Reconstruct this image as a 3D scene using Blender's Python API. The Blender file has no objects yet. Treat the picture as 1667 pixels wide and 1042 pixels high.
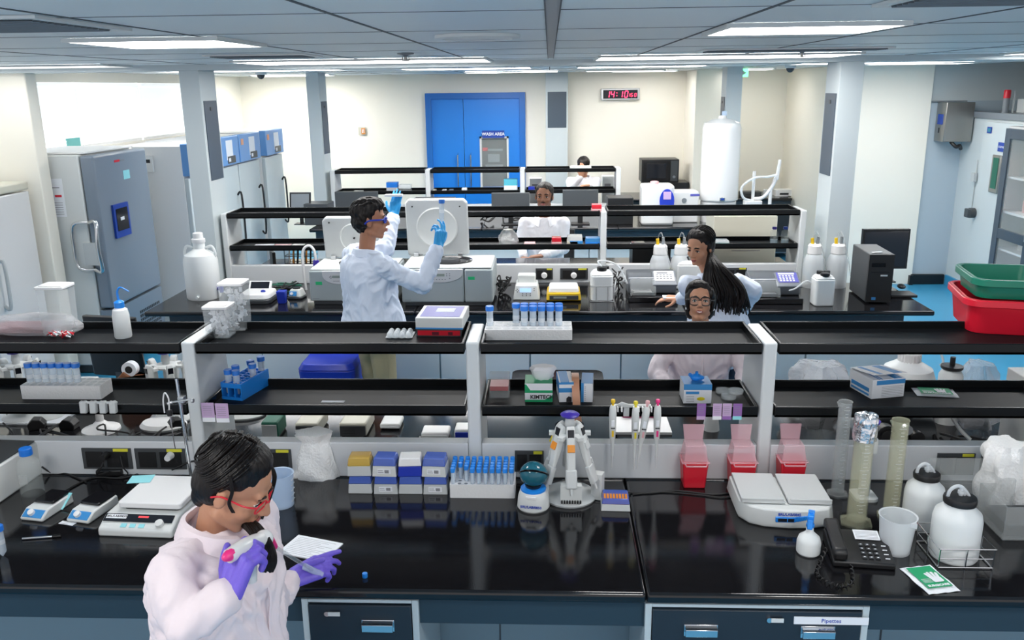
import bpy, math, random
from mathutils import Vector, Matrix, noise
PI=math.pi; R=math.radians
random.seed(7)
S=bpy.context.scene; COL=S.collection
# ---------------------------------------------------------------- camera
FP,PITCH,YAW,ROLL=1400.0,0.26478,-0.0455,-0.01256
CAMZ=2.5
_f=Vector((math.sin(YAW)*math.cos(PITCH),math.cos(YAW)*math.cos(PITCH),-math.sin(PITCH)))
_r0=Vector((math.cos(YAW),-math.sin(YAW),0)); _u0=_r0.cross(_f)
_r=math.cos(ROLL)*_r0+math.sin(ROLL)*_u0; _u=-math.sin(ROLL)*_r0+math.cos(ROLL)*_u0
cam=bpy.data.cameras.new('camera'); co=bpy.data.objects.new('camera',cam); COL.objects.link(co)
cam.sensor_width=36; cam.sensor_fit='HORIZONTAL'; cam.lens=FP/1667*36; cam.clip_start=.05; cam.clip_end=100
co.matrix_world=Matrix.Translation((0,0,CAMZ))@Matrix((( _r.x,_u.x,-_f.x,0),(_r.y,_u.y,-_f.y,0),(_r.z,_u.z,-_f.z,0),(0,0,0,1)))
S.camera=co
def _ray(px,py): return _r*((px-833.5)/FP)+_u*((521-py)/FP)+_f
def P(px,py,z=.9):
    "where the sight line through a photo pixel meets the horizontal surface at height z"
    d=_ray(px,py); return Vector((0,0,CAMZ))+d*((z-CAMZ)/d.z)
def PY(px,py,Y):
    d=_ray(px,py); return Vector((0,0,CAMZ))+d*(Y/d.y)
def PX(px,py,X):
    d=_ray(px,py); return Vector((0,0,CAMZ))+d*(X/d.x)
# ---------------------------------------------------------------- world, exposure
S.view_settings.view_transform='Standard'; S.view_settings.look='None'
S.view_settings.gamma=1; S.view_settings.use_curve_mapping=False
S.view_settings.exposure=0.6
W=bpy.data.worlds.new('world'); S.world=W; W.use_nodes=True
W.node_tree.nodes['Background'].inputs[0].default_value=(.97,.97,1,1)
W.node_tree.nodes['Background'].inputs[1].default_value=.62
LIGHT_E=14.0
# ---------------------------------------------------------------- materials
MT={}
def mat(name,col,rough=.5,metal=0,spec=.5,alpha=1,trans=0,emit=None,es=1,coat=0,bump=None,var=None,sss=0):
    m=bpy.data.materials.new(name); m.use_nodes=True; nt=m.node_tree; b=nt.nodes['Principled BSDF']
    c=(*col,1) if len(col)==3 else col
    b.inputs['Base Color'].default_value=c; b.inputs['Roughness'].default_value=rough
    b.inputs['Metallic'].default_value=metal; b.inputs['Specular IOR Level'].default_value=spec
    b.inputs['Alpha'].default_value=alpha; b.inputs['Transmission Weight'].default_value=trans
    b.inputs['Coat Weight'].default_value=coat
    if sss: b.inputs['Subsurface Weight'].default_value=sss; b.inputs['Subsurface Radius'].default_value=(.01,.005,.003)
    if emit: b.inputs['Emission Color'].default_value=(*emit,1); b.inputs['Emission Strength'].default_value=es
    if bump or var:
        tc=nt.nodes.new('ShaderNodeTexCoord')
        if bump:
            sc,st,stretch=bump
            mp=nt.nodes.new('ShaderNodeMapping'); mp.inputs['Scale'].default_value=stretch
            n=nt.nodes.new('ShaderNodeTexNoise'); n.inputs['Scale'].default_value=sc; n.inputs['Detail'].default_value=4
            bp=nt.nodes.new('ShaderNodeBump'); bp.inputs['Strength'].default_value=st; bp.inputs['Distance'].default_value=.01
            nt.links.new(tc.outputs['Object'],mp.inputs[0]); nt.links.new(mp.outputs[0],n.inputs['Vector'])
            nt.links.new(n.outputs[0],bp.inputs['Height']); nt.links.new(bp.outputs[0],b.inputs['Normal'])
        if var:
            sc,amt=var
            n=nt.nodes.new('ShaderNodeTexNoise'); n.inputs['Scale'].default_value=sc; n.inputs['Detail'].default_value=5
            mx=nt.nodes.new('ShaderNodeMix'); mx.data_type='RGBA'
            mx.inputs[6].default_value=tuple(max(0,x*(1-amt)) for x in c[:3])+(1,); mx.inputs[7].default_value=tuple(min(1,x*(1+amt)) for x in c[:3])+(1,)
            nt.links.new(tc.outputs['Object'],n.inputs['Vector']); nt.links.new(n.outputs[0],mx.inputs[0]); nt.links.new(mx.outputs[2],b.inputs['Base Color'])
    MT[name]=m; return m
mat('wall_cream',(.93,.89,.79),.6,var=(1.5,.03))
mat('wall_white',(.58,.63,.64),.5)
mat('wall_bluegrey',(.46,.54,.60),.45)
mat('column_paint',(.54,.60,.62),.45)
mat('cabinet_pale',(.80,.82,.81),.4)
mat('panel_slate',(.05,.075,.105),.4)
mat('ceiling',(.74,.79,.80),.45,bump=(3,.12,(.2,1,1)))
mat('joint',(.06,.07,.08),.6)
mat('floor_blue',(.045,.30,.52),.3,var=(.8,.08))
mat('black_trim',(.008,.01,.012),.4)
mat('granite',(.0075,.0075,.009),.07,spec=.55,var=(30,.5),bump=(220,.02,(1,1,1)))
mat('shelf_black',(.007,.008,.0095),.42,spec=.07,bump=(60,.02,(.2,1,1)))
mat('shelf_lip',(.007,.008,.009),.2,spec=.22)
mat('lip_edge',(.25,.26,.27),.25)
mat('upright_white',(.66,.69,.70),.35)
mat('navy',(.018,.040,.060),.45)
mat('drawer_navy',(.014,.024,.036),.42)
mat('steel_blue',(.24,.34,.40),.45)
mat('frame_grey',(.50,.58,.61),.35)
mat('raceway',(.66,.68,.70),.28)
mat('white',(.80,.80,.80),.4)
mat('white_gloss',(.70,.70,.70),.2)
mat('offwhite',(.66,.68,.67),.38)
mat('cream_plastic',(.62,.60,.50),.45)
mat('light_grey',(.56,.58,.58),.4)
mat('grey_plastic',(.42,.47,.48),.4)
mat('mid_grey',(.20,.22,.24),.4)
mat('dark_grey',(.05,.055,.06),.45)
mat('black',(.008,.008,.009),.4)
mat('black_gloss',(.008,.008,.01),.12)
mat('rubber',(.012,.012,.013),.6)
mat('chrome',(.72,.73,.75),.15,metal=1)
mat('steel',(.55,.56,.57),.3,metal=1,bump=(40,.05,(1,1,20)))
mat('brushed',(.38,.37,.35),.32,metal=1)
mat('silver_paint',(.22,.235,.26),.3,metal=.5)
mat('blue_cap',(.015,.19,.72),.35)
mat('blue_bright',(.015,.25,.80),.35)
mat('door_blue',(.012,.215,.72),.35)
mat('door_blue_dark',(.008,.14,.50),.35)
mat('sign_blue',(.006,.05,.35),.4)
mat('header_blue',(.13,.32,.66),.4)
mat('cobalt',(.01,.035,.42),.4)
mat('violet_cap',(.04,.02,.32),.35)
mat('teal',(.04,.28,.34),.4)
mat('cyan_paper',(.28,.68,.74),.6)
mat('cyan_tint',(.10,.50,.66),.4)
mat('green',(.01,.35,.14),.45)
mat('green_sticker',(.02,.55,.20),.5)
mat('green_dark',(.01,.13,.08),.5)
mat('tub_green',(.008,.20,.125),.3)
mat('tub_red',(.72,.012,.035),.3)
mat('red',(.65,.012,.03),.35)
mat('red_liq',(.55,.005,.02),.25)
mat('pink',(.80,.03,.22),.35)
mat('pink_pale',(.72,.40,.42),.5)
mat('magenta',(.35,.01,.10),.5)
mat('orange',(.80,.28,.02),.4)
mat('peach',(.72,.36,.22),.5)
mat('yellow',(.75,.62,.02),.4)
mat('amber',(.78,.50,.01),.35)
mat('yellow_tag',(.70,.66,.04),.5)
mat('purple',(.28,.12,.40),.5)
mat('lilac',(.55,.38,.60),.5)
mat('paper',(.82,.84,.88),.6)
mat('ink',(.02,.02,.025),.6)
mat('ink_grey',(.25,.25,.27),.6)
mat('ink_blue',(.02,.06,.40),.6)
mat('card_blue',(.04,.26,.60),.5)
mat('card_violet',(.10,.10,.42),.4)
mat('brown',(.22,.08,.03),.6)
mat('maroon',(.12,.01,.025),.4)
mat('skin',(.50,.245,.145),.5,sss=.08)
mat('skin_dark',(.27,.115,.062),.5,sss=.05)
mat('skin_mid',(.42,.19,.11),.5,sss=.06)
mat('lips',(.36,.10,.08),.4)
mat('hair',(.008,.0055,.005),.42,spec=.28,bump=(90,.5,(1,1,.12)))
mat('eye_white',(.75,.73,.70),.2)
mat('coat',(.80,.79,.83),.75,bump=(11,.7,(1,1,.6)))
mat('coat_pink',(.78,.68,.71),.75,bump=(11,.7,(1,1,.6)))
mat('coat_blue',(.70,.77,.90),.75,bump=(11,.7,(1,1,.6)))
mat('glove_violet',(.17,.11,.62),.45,bump=(60,.35,(1,1,.4)))
mat('glove_blue',(.02,.33,.72),.45,bump=(60,.35,(1,1,.4)))
mat('trousers',(.42,.35,.20),.8)
mat('jeans',(.02,.03,.06),.8)
mat('foam',(.80,.80,.80),.8,bump=(120,.3,(1,1,1)))
mat('foil',(.80,.80,.82),.22,metal=1,bump=(28,1.0,(1,1,1)))
mat('screen_dark',(.012,.014,.02),.08)
mat('lcd',(.30,.34,.30),.3)
mat('lcd_blue',(.25,.45,.80),.3,emit=(.4,.6,1),es=.6)
mat('led_red',(.8,.02,.05),.4,emit=(1,.03,.10),es=3.2)
mat('led_red2',(.4,.01,.03),.4,emit=(1,.1,.1),es=.6)
mat('exit_green',(.1,.8,.3),.4,emit=(.15,1,.35),es=2)
mat('lamp_panel',(1,1,1),.5,emit=(1,.975,.955),es=LIGHT_E)
mat('lamp_panel_back',(1,1,1),.5,emit=(1,.975,.94),es=LIGHT_E*1.3)
mat('lamp_soft',(1,1,1),.5,emit=(1,.975,.95),es=LIGHT_E*.45)
mat('lamp_mid',(1,1,1),.5,emit=(1,.975,.95),es=LIGHT_E*.6)
mat('lamp_dim',(1,1,1),.5,emit=(1,.98,.96),es=LIGHT_E*.2)
mat('window_light',(1,1,1),.5,emit=(.97,1,1),es=2.6)
mat('sky_glow',(1,1,1),.5,emit=(.93,.98,1),es=1.7)
mat('blind',(.9,.92,.92),.7,emit=(.95,.99,1),es=.35)  # emission puts the glow of daylight through the cloth into its colour
mat('teal_glass',(.18,.55,.52),.15)
def clear(name,col,a,rough=.1,spec=.5):   # thin clear plastic or glass wall
    m=mat(name,col,rough,alpha=a,spec=spec); return m
clear('clear',(.85,.90,.92),.24,.06); clear('clear_grey',(.55,.58,.58),.30,.1); clear('glass',(.75,.82,.80),.14,.03)
clear('clear_yellow',(.62,.62,.44),.26,.08); clear('clear_blue',(.08,.16,.62),.72,.1); clear('clear_teal',(.02,.14,.20),.86,.04)
clear('frost',(.82,.86,.89),.55,.35); clear('frost_blue',(.55,.70,.90),.62,.35); clear('hdpe',(.84,.87,.87),.93,.35)
clear('lens',(.7,.8,.85),.03,.2,.15); clear('bag',(.97,.97,.96),.93,.4); clear('bag_clear',(.80,.80,.83),.40,.15); clear('clear_red',(.72,.05,.10),.55,.12); clear('clear_pink',(.86,.52,.58),.38,.15)
clear('amber_clear',(.65,.42,.12),.6,.1); clear('water',(.60,.75,.85),.35,.05); clear('tube',(.74,.85,.95),.45,.1)
for n in ('bag','bag_clear'):
    nt=MT[n].node_tree; b=nt.nodes['Principled BSDF']; nn=nt.nodes.new('ShaderNodeTexNoise'); nn.inputs['Scale'].default_value=22
    bp=nt.nodes.new('ShaderNodeBump'); bp.inputs['Strength'].default_value=.45; bp.inputs['Distance'].default_value=.02
    nt.links.new(nn.outputs[0],bp.inputs['Height']); nt.links.new(bp.outputs[0],b.inputs['Normal'])
# ---------------------------------------------------------------- mesh collector
class MB:
    def __init__(s): s.v=[]; s.f=[]; s.m=[]; s.cur=0; s.T=Matrix()
    def _add(s,vs,fs):
        b=len(s.v); T=s.T; s.v+= [tuple(T@Vector(p)) for p in vs]
        for f in fs: s.f.append(tuple(b+i for i in f)); s.m.append(s.cur)
        return s
    def mt(s,i): s.cur=i; return s
    def at(s,x=0,y=0,z=0,rz=0,rx=0,ry=0):
        s.T=Matrix.Translation((x,y,z))@Matrix.Rotation(rz,4,'Z')@Matrix.Rotation(ry,4,'Y')@Matrix.Rotation(rx,4,'X'); return s
    def I(s): s.T=Matrix(); return s
    def box(s,x0,x1,y0,y1,z0,z1):
        return s._add([(x0,y0,z0),(x1,y0,z0),(x1,y1,z0),(x0,y1,z0),(x0,y0,z1),(x1,y0,z1),(x1,y1,z1),(x0,y1,z1)],
          [(0,3,2,1),(4,5,6,7),(0,1,5,4),(1,2,6,5),(2,3,7,6),(3,0,4,7)])
    def frus(s,a,b,z0,z1,dx=0,dy=0):  # a=(hx,hy) at bottom, b at top
        return s._add([(-a[0],-a[1],z0),(a[0],-a[1],z0),(a[0],a[1],z0),(-a[0],a[1],z0),(dx-b[0],dy-b[1],z1),(dx+b[0],dy-b[1],z1),(dx+b[0],dy+b[1],z1),(dx-b[0],dy+b[1],z1)],
          [(0,3,2,1),(4,5,6,7),(0,1,5,4),(1,2,6,5),(2,3,7,6),(3,0,4,7)])
    def prism(s,pts,a0,a1,ax='z'):   # pts 2D outline extruded along ax
        n=len(pts)
        if ax=='z': q=lambda p,a:(p[0],p[1],a)
        elif ax=='y': q=lambda p,a:(p[0],a,p[1])
        else: q=lambda p,a:(a,p[0],p[1])
        vs=[q(p,a0) for p in pts]+[q(p,a1) for p in pts]
        return s._add(vs,[tuple(range(n))[::-1],tuple(range(n,2*n))]+[(i,(i+1)%n,n+(i+1)%n,n+i) for i in range(n)])
    def rbox(s,hx,hy,z0,z1,r,n=4,top=None):   # rounded-corner block
        pts=rrect(hx,hy,r,n)
        if top is None: return s.prism(pts,z0,z1)
        p2=rrect(top[0],top[1],r,n); k=len(pts)
        return s._add([(p[0],p[1],z0) for p in pts]+[(p[0],p[1],z1) for p in p2],[tuple(range(k))[::-1],tuple(range(k,2*k))]+[(i,(i+1)%k,k+(i+1)%k,k+i) for i in range(k)])
    def lathe(s,prof,n=24,cx=0,cy=0,cap=True,sx=1,sy=1):
        vs=[];fs=[];k=len(prof)
        for r,z in prof:
            for i in range(n):
                a=2*PI*i/n; vs.append((cx+sx*r*math.cos(a),cy+sy*r*math.sin(a),z))
        for j in range(k-1):
            for i in range(n):
                i2=(i+1)%n; fs.append((j*n+i,j*n+i2,(j+1)*n+i2,(j+1)*n+i))
        if cap:
            if prof[0][0]>1e-5: fs.append(tuple(range(n))[::-1])
            if prof[-1][0]>1e-5: fs.append(tuple(range((k-1)*n,k*n)))
        return s._add(vs,fs)
    def cyl(s,p0,p1,r0,r1=None,n=16,cap=True):
        if r1 is None:r1=r0
        p0=Vector(p0);p1=Vector(p1);d=(p1-p0)
        q=d.to_track_quat('Z','Y').to_matrix()
        vs=[]
        for p,r in((p0,r0),(p1,r1)):
            for i in range(n):
                a=2*PI*i/n; vs.append(tuple(p+q@Vector((r*math.cos(a),r*math.sin(a),0))))
        fs=[(i,(i+1)%n,n+(i+1)%n,n+i) for i in range(n)]
        if cap: fs+=[tuple(range(n))[::-1],tuple(range(n,2*n))]
        return s._add(vs,fs)
    def tube(s,pts,r,n=8,cap=True,sm=True):
        pts=[Vector(p) for p in pts]
        if sm and len(pts)>2: pts=crom(pts)
        m=len(pts); rr=r if callable(r) else (lambda t:r)
        vs=[];up=Vector((0,0,1)); t0=(pts[1]-pts[0]).normalized()
        nrm=t0.cross(up); nrm=nrm.normalized() if nrm.length>1e-3 else Vector((1,0,0))
        for i,p in enumerate(pts):
            t=(pts[min(i+1,m-1)]-pts[max(i-1,0)]).normalized()
            nrm=(nrm-t*nrm.dot(t)); nrm=nrm.normalized() if nrm.length>1e-4 else Vector((1,0,0)); b=t.cross(nrm)
            q=rr(i/(m-1))
            for k in range(n):
                a=2*PI*k/n; vs.append(tuple(p+nrm*(q*math.cos(a))+b*(q*math.sin(a))))
        fs=[(j*n+k,j*n+(k+1)%n,(j+1)*n+(k+1)%n,(j+1)*n+k) for j in range(m-1) for k in range(n)]
        if cap: fs+=[tuple(range(n))[::-1],tuple(range((m-1)*n,m*n))]
        return s._add(vs,fs)
    def ball(s,c,r,n=16,k=10,rot=None):
        r=(r,r,r) if not hasattr(r,'__len__') else r
        vs=[];fs=[];c=Vector(c)
        for j in range(1,k):
            t=PI*j/k
            for i in range(n):
                a=2*PI*i/n; v=Vector((r[0]*math.sin(t)*math.cos(a),r[1]*math.sin(t)*math.sin(a),r[2]*math.cos(t)))
                if rot: v=rot@v
                vs.append(tuple(c+v))
        top=len(vs); v=Vector((0,0,r[2])); w=Vector((0,0,-r[2]))
        if rot: v=rot@v; w=rot@w
        vs+= [tuple(c+v),tuple(c+w)]
        for j in range(k-2):
            for i in range(n): fs.append((j*n+i,(j+1)*n+i,(j+1)*n+(i+1)%n,j*n+(i+1)%n))
        for i in range(n):
            fs.append((top,i,(i+1)%n)); fs.append((top+1,(k-2)*n+(i+1)%n,(k-2)*n+i))
        return s._add(vs,fs)
    def quad(s,a,b,c,d): return s._add([a,b,c,d],[(0,1,2,3)])
    def text(s,txt,size,M,ext=.0006,align='CENTER',bold=0):
        cu=bpy.data.curves.new('lettering','FONT'); cu.body=txt; cu.size=size; cu.extrude=ext; cu.align_x=align; cu.align_y='CENTER'; cu.resolution_u=2; cu.offset=bold
        o=bpy.data.objects.new('lettering',cu); COL.objects.link(o)
        dg=bpy.context.evaluated_depsgraph_get(); me=bpy.data.meshes.new_from_object(o.evaluated_get(dg))
        vs=[tuple(M@v.co) for v in me.vertices]; fs=[tuple(p.vertices) for p in me.polygons]
        s._add(vs,fs); bpy.data.objects.remove(o); bpy.data.curves.remove(cu); bpy.data.meshes.remove(me); return s
def rrect(hx,hy,r,n=4):
    pts=[]
    for cx,cy,a0 in((hx-r,hy-r,0),(-hx+r,hy-r,90),(-hx+r,-hy+r,180),(hx-r,-hy+r,270)):
        for i in range(n+1):
            a=R(a0+90*i/n); pts.append((cx+r*math.cos(a),cy+r*math.sin(a)))
    return pts
def crom(pts,k=5):
    out=[]; m=len(pts)
    for i in range(m-1):
        a=pts[max(i-1,0)];b=pts[i];c=pts[i+1];d=pts[min(i+2,m-1)]
        for j in range(k):
            t=j/k; out.append(.5*((2*b)+(c-a)*t+(2*a-5*b+4*c-d)*t*t+(3*b-a-3*c+d)*t**3))
    out.append(pts[-1]); return out
FRONT=Matrix.Rotation(PI/2,4,'X')      # text plane facing -Y
def TM(x,y,z,tilt=PI/2,rz=0): return Matrix.Translation((x,y,z))@Matrix.Rotation(rz,4,'Z')@Matrix.Rotation(tilt,4,'X')
def obj(name,b,mats,parent=None,bev=0,smooth=True,seg=2):
    me=bpy.data.meshes.new(name); me.from_pydata(b.v,[],b.f)
    if isinstance(mats,str): mats=[mats]
    for m in mats: me.materials.append(MT[m])
    me.polygons.foreach_set('material_index',b.m)
    import bmesh
    bm=bmesh.new(); bm.from_mesh(me); bmesh.ops.recalc_face_normals(bm,faces=bm.faces); bm.to_mesh(me); bm.free()
    if smooth:
        me.polygons.foreach_set('use_smooth',[True]*len(me.polygons)); me.set_sharp_from_angle(angle=R(38))
    me.update(); o=bpy.data.objects.new(name,me); COL.objects.link(o)
    if parent: o.parent=parent
    if bev:
        md=o.modifiers.new('bevel','BEVEL'); md.width=bev; md.segments=seg; md.limit_method='ANGLE'; md.angle_limit=R(40)
    return o
def thing(name,label,cat,loc=(0,0,0),rz=0,group=None):
    o=bpy.data.objects.new(name,None); COL.objects.link(o); o.empty_display_size=.05
    o.location=loc; o.rotation_euler=(0,0,rz); o['label']=label; o['category']=cat
    if group:o['group']=group
    return o
def tag(o,label,cat,group=None,kind=None,loc=None,rz=None):
    o['label']=label;o['category']=cat
    if group:o['group']=group
    if kind:o['kind']=kind
    if loc is not None:o.location=loc
    if rz is not None:o.rotation_euler=(0,0,rz)
    return o
def struct(name,b,mats,bev=0):
    o=obj(name,b,mats,bev=bev,smooth=False); o['kind']='structure'; return o
def kids(o): return [c for c in bpy.data.objects if c.parent==o]
def dup(o,loc,rz=None,label=None,group=None):
    def cp(s,par):
        c=s.copy(); COL.objects.link(c)
        if par: c.parent=par
        for k in kids(s): cp(k,c)
        return c
    c=cp(o,None); c.location=loc
    if rz is not None:c.rotation_euler=(0,0,rz)
    if label:c['label']=label
    if group:c['group']=group
    return c
# ================================================================ room
CZ=2.70; FARY=13.5; LX=-4.75; RX=5.05
b=MB(); b.box(-6,6,-.6,14,-.1,0); struct('floor',b,'floor_blue')
# ceilings of planks with joints
b=MB(); b.box(-6,6,-.6,7.0,CZ,CZ+.12)
b.mt(1)
for x in (-4.2,-2.72,-1.33,-.6,.6,1.33,2.72,4.2): b.box(x-.006,x+.006,-.6,7.0,CZ-.002,CZ)
for y in [i*.82 for i in range(0,9)]: b.box(-6,6,y-.0025,y+.0025,CZ-.0012,CZ)
b.box(-.014,-.010,-.6,6.6,CZ-.004,CZ).box(.026,.030,-.6,6.6,CZ-.004,CZ); b.mt(2).box(-.010,.026,-.6,6.6,CZ-.002,CZ)
struct('ceiling',b,['ceiling','joint','mid_grey'])
b=MB(); b.box(-6,6,7.35,14,CZ,CZ+.12); b.mt(1)
for x in (-2.4,-1.2,0,1.2,2.4): b.box(x-.005,x+.005,7.35,13.5,CZ-.002,CZ)
for y in (8.2,9.4,10.6,11.8): b.box(-6,6,y-.004,y+.004,CZ-.002,CZ)
struct('ceiling',b,['ceiling','joint'])
b=MB(); b.box(-6,6,7.0,7.35,CZ-.045,CZ+.12); struct('trim_1',b,['column_paint'],.003)
# walls
b=MB(); b.box(-5.2,6,FARY,FARY+.15,0,CZ); struct('wall_back',b,['wall_cream'])
# left wall with a window band
WZ0,WZ1,WY0,WY1=1.95,2.60,7.3,11.6
b=MB()
b.box(LX-.15,LX,7.15,FARY,0,WZ0); b.box(LX-.15,LX,7.15,FARY,WZ1,CZ); b.box(LX-.15,LX,WY1,FARY,WZ0,WZ1)
struct('wall_left',b,['wall_cream'])
b=MB(); b.box(-6,-4.28,7.12,7.28,0,CZ); struct('wall_left_return',b,['wall_cream'],.01)
b=MB(); b.box(LX-.9,LX-.88,6.6,12.6,.5,3.2); o=struct('window_2',b,['sky_glow'])   # glowing sheet stands in for the bright sky beyond the panes
for i,(y0,y1) in enumerate(((7.3,8.72),(8.78,10.1),(10.16,11.6))):
    w=MB()
    for a in ((y0,y0+.035),(y1-.035,y1)): w.box(LX-.1,LX-.03,a[0],a[1],WZ0,WZ1)
    w.box(LX-.1,LX-.03,y0+.035,y1-.035,WZ0,WZ0+.035); w.box(LX-.1,LX-.03,y0+.035,y1-.035,WZ1-.035,WZ1)
    o=struct('window_1' if i==0 else 'window_%d'%(i+2),w,['white'])
    g=MB(); g.box(LX-.07,LX-.06,y0+.035,y1-.035,WZ0+.035,WZ1-.035); obj('pane',g,['glass'],o)
    g=MB(); zb=2.03 if i==0 else WZ0+.04; g.box(LX-.022,LX-.016,y0,y1,zb,WZ1-.05); g.cyl((LX-.019,y0,zb),(LX-.019,y1,zb),.012,n=8); g.cyl((LX-.019,y0,WZ1-.03),(LX-.019,y1,WZ1-.03),.025,n=10)
    tag(obj('roller_blind',g,['blind']),['white roller blind on the left window, not drawn fully down','white roller blind on the middle window above the freezers','white roller blind nearest the column, partly hidden by it'][i],'blind')
g=MB(); g.box(LX-.014,LX-.006,8.45,8.70,1.86,2.06); tag(obj('window_film',g,'teal_glass'),'small teal film square at the foot of the left window','film')
# right side walls
b=MB(); b.box(3.55,4.62,10.95,13.5,0,CZ); struct('wall_right_block',b,['wall_cream'],.004)
b=MB(); b.box(4.62,RX+.9,11.0,11.12,2.27,CZ); struct('wall_right_upper',b,['wall_white'])
b=MB(); b.box(4.62,RX+.9,10.98,11.12,0,2.27); b.mt(1).box(4.62,RX,10.96,10.98,2.255,2.275); struct('wall_right_panel',b,['wall_bluegrey','mid_grey'])
b=MB(); b.box(RX,RX+.12,3.0,10.98,0,2.08); b.mt(1).box(RX-.02,RX+.5,3.0,10.98,2.08,2.15); struct('wall_right',b,['wall_white','mid_grey'],.003)
b=MB(); b.box(RX+.75,RX+.87,3.0,11.0,0,CZ); struct('wall_right_outer',b,['wall_white'])
b=MB(); b.box(4.60,RX-.03,10.93,10.975,0,.13); struct('baseboard_back',b,['black_trim'],.01)
b=MB(); b.box(RX-.03,RX,3.0,9.75,0,.13); b.mt(1); b.box(RX-.03,RX,9.75,10.93,0,.13); struct('baseboard_right',b,['black_trim','floor_blue'],.005)
b=MB(); b.box(4.575,4.62,10.9,10.95,0,.12); struct('baseboard_block',b,['black_trim'])
# service columns rising at the ends of the racks
def column(x0,x1,y0,y1,side,z0=0,panel=(1.9,2.42)):
    b=MB(); b.box(x0,x1,y0,y1,z0,2.655 if y1<7.4 else CZ)
    b.mt(1); w=y1-y0
    if side>0: b.box(x1,x1+.006,y0+.04,y1-.03,*panel); b.mt(2).box(x1+.006,x1+.012,y0+.15,y0+.19,panel[1]-.08,panel[1]-.05)
    elif side<0: b.box(x0-.006,x0,y0+.04,y1-.03,*panel); b.mt(2).box(x0-.012,x0-.006,y0+.15,y0+.19,panel[1]-.08,panel[1]-.05)
    else: b.box(x0+.03,x1-.02,y0-.006,y0,*panel)
    return b
k=0
for a in ((-2.95,-2.79,7.0,7.34,1),(2.24,2.42,7.0,7.34,-1),(-3.02,-2.86,10.95,11.3,1),(2.14,2.33,10.9,11.2,-1)):
    k+=1; struct('wall_column_%d'%k,column(*a,panel=(1.78,2.42) if k<3 else (1.7,2.35)),['column_paint','panel_slate','dark_grey'],.004)
b=column(-.06,.27,13.2,13.5,0,panel=(1.9,2.42)); struct('wall_column_5',b,['column_paint','panel_slate','dark_grey'],.004)
b=MB(); b.box(2.05,2.45,12.6,13.5,0,CZ); struct('wall_column_6',b,['wall_cream'],.01)
# ---- ceiling lamps
def lamp(x0,x1,y0,y1,label,z=CZ,frame=.02,name='ceiling_light',e='lamp_panel'):
    t=thing(name,label,'ceiling light',((x0+x1)/2,(y0+y1)/2,z-.004),group='recessed ceiling lights'); hx=(x1-x0)/2;hy=(y1-y0)/2
    f=MB(); f.box(-hx-frame,hx+frame,-hy-frame,-hy,-.012,.003).box(-hx-frame,hx+frame,hy,hy+frame,-.012,.003).box(-hx-frame,-hx,-hy,hy,-.012,.003).box(hx,hx+frame,-hy,hy,-.012,.003)
    obj('frame',f,'offwhite',t); d=MB(); d.box(-hx,hx,-hy,hy,-.004,.002); obj('diffuser',d,e,t,smooth=False); return t
lamp(-1.85,-1.28,3.40,3.96,'square ceiling light at left above the near bench, photo top left')
lamp(.62,1.20,3.12,3.58,'square ceiling light at right above the near bench, photo top right')
lamp(-2.2,-.45,6.15,6.85,'long ceiling light before the beam, left of the centre',e='lamp_mid')
lamp(.35,2.1,6.15,6.85,'long ceiling light before the beam, right of the centre',e='lamp_mid')
lamp(-4.7,-3.3,6.45,6.9,'long ceiling light at far left before the beam',e='lamp_dim')
lamp(3.4,4.7,6.45,6.9,'long ceiling light at far right before the beam')
lamp(-3.9,-2.1,8.6,9.2,'ceiling light beyond the beam, near the left windows',e='lamp_soft')
lamp(-1.5,-.2,9.0,9.6,'ceiling light beyond the beam, before the blue door',e='lamp_panel_back')
lamp(.3,1.6,9.2,9.7,'ceiling light beyond the beam, before the digital clock',e='lamp_panel_back')
lamp(2.5,4.0,8.9,9.5,'ceiling light beyond the beam, behind the right column',e='lamp_soft')
lamp(-1.1,.1,11.6,12.1,'farthest ceiling light, near the blue door',e='lamp_panel_back')
lamp(.5,1.5,11.8,12.2,'farthest ceiling light, near the white column at right',e='lamp_soft')
lamp(-4.2,-3.1,12.4,12.8,'ceiling light nearest the back wall, left of the last lab fridge',e='lamp_panel_back')
lamp(.9,1.8,12.7,13.0,'ceiling light nearest the back wall, above the microwave oven',e='lamp_soft')
lamp(2.5,3.05,12.3,12.8,'ceiling light nearest the back wall, behind the right column',e='lamp_soft')
lamp(3.5,4.5,9.7,10.1,'added fill light on the ceiling beyond the beam, before the cream wall at right',e='lamp_mid')  # added fill panel to brighten the cream wall, not a known fitting
# lamps over the camera's end of the room
lamp(-2.1,-1.5,.6,1.2,'ceiling light above the aisle, left of the camera',e='lamp_panel_back'); lamp(.8,1.4,.6,1.2,'ceiling light above the aisle, right of the camera',e='lamp_panel_back')
# ---- ceiling bits
def sprinkler(px,py,label):
    p=P(px,py,CZ); t=thing('sprinkler',label,'sprinkler',(p.x,p.y,CZ-.03)); b=MB(); b.lathe([(.05,.028),(.05,.022),(.018,.016),(.012,.008)],16)
    obj('rosette',b,'mid_grey',t); b=MB(); b.cyl((0,0,-.012),(0,0,.012),.009).cyl((0,0,-.016),(0,0,-.012),.022); b.tube([(-.018,0,.01),(-.02,0,-.012)],.003); b.tube([(.018,0,.01),(.02,0,-.012)],.003); obj('head',b,'brushed',t)
sprinkler(660,86,'small ceiling sprinkler left of the round diffuser'); sprinkler(1306,80,'dark ceiling sprinkler before the right column')
def dome(px,py,label):
    p=P(px,py,CZ); t=thing('dome_camera',label,'camera',(p.x,p.y,CZ-.06)); b=MB(); b.lathe([(.06,.06),(.062,.03),(.055,.022)],18); obj('base',b,'offwhite',t)
    b=MB(); b.lathe([(.045,.022),(.04,0),(.022,-.02),(.0,-.026)],16); obj('dome',b,'dark_grey',t)
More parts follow.
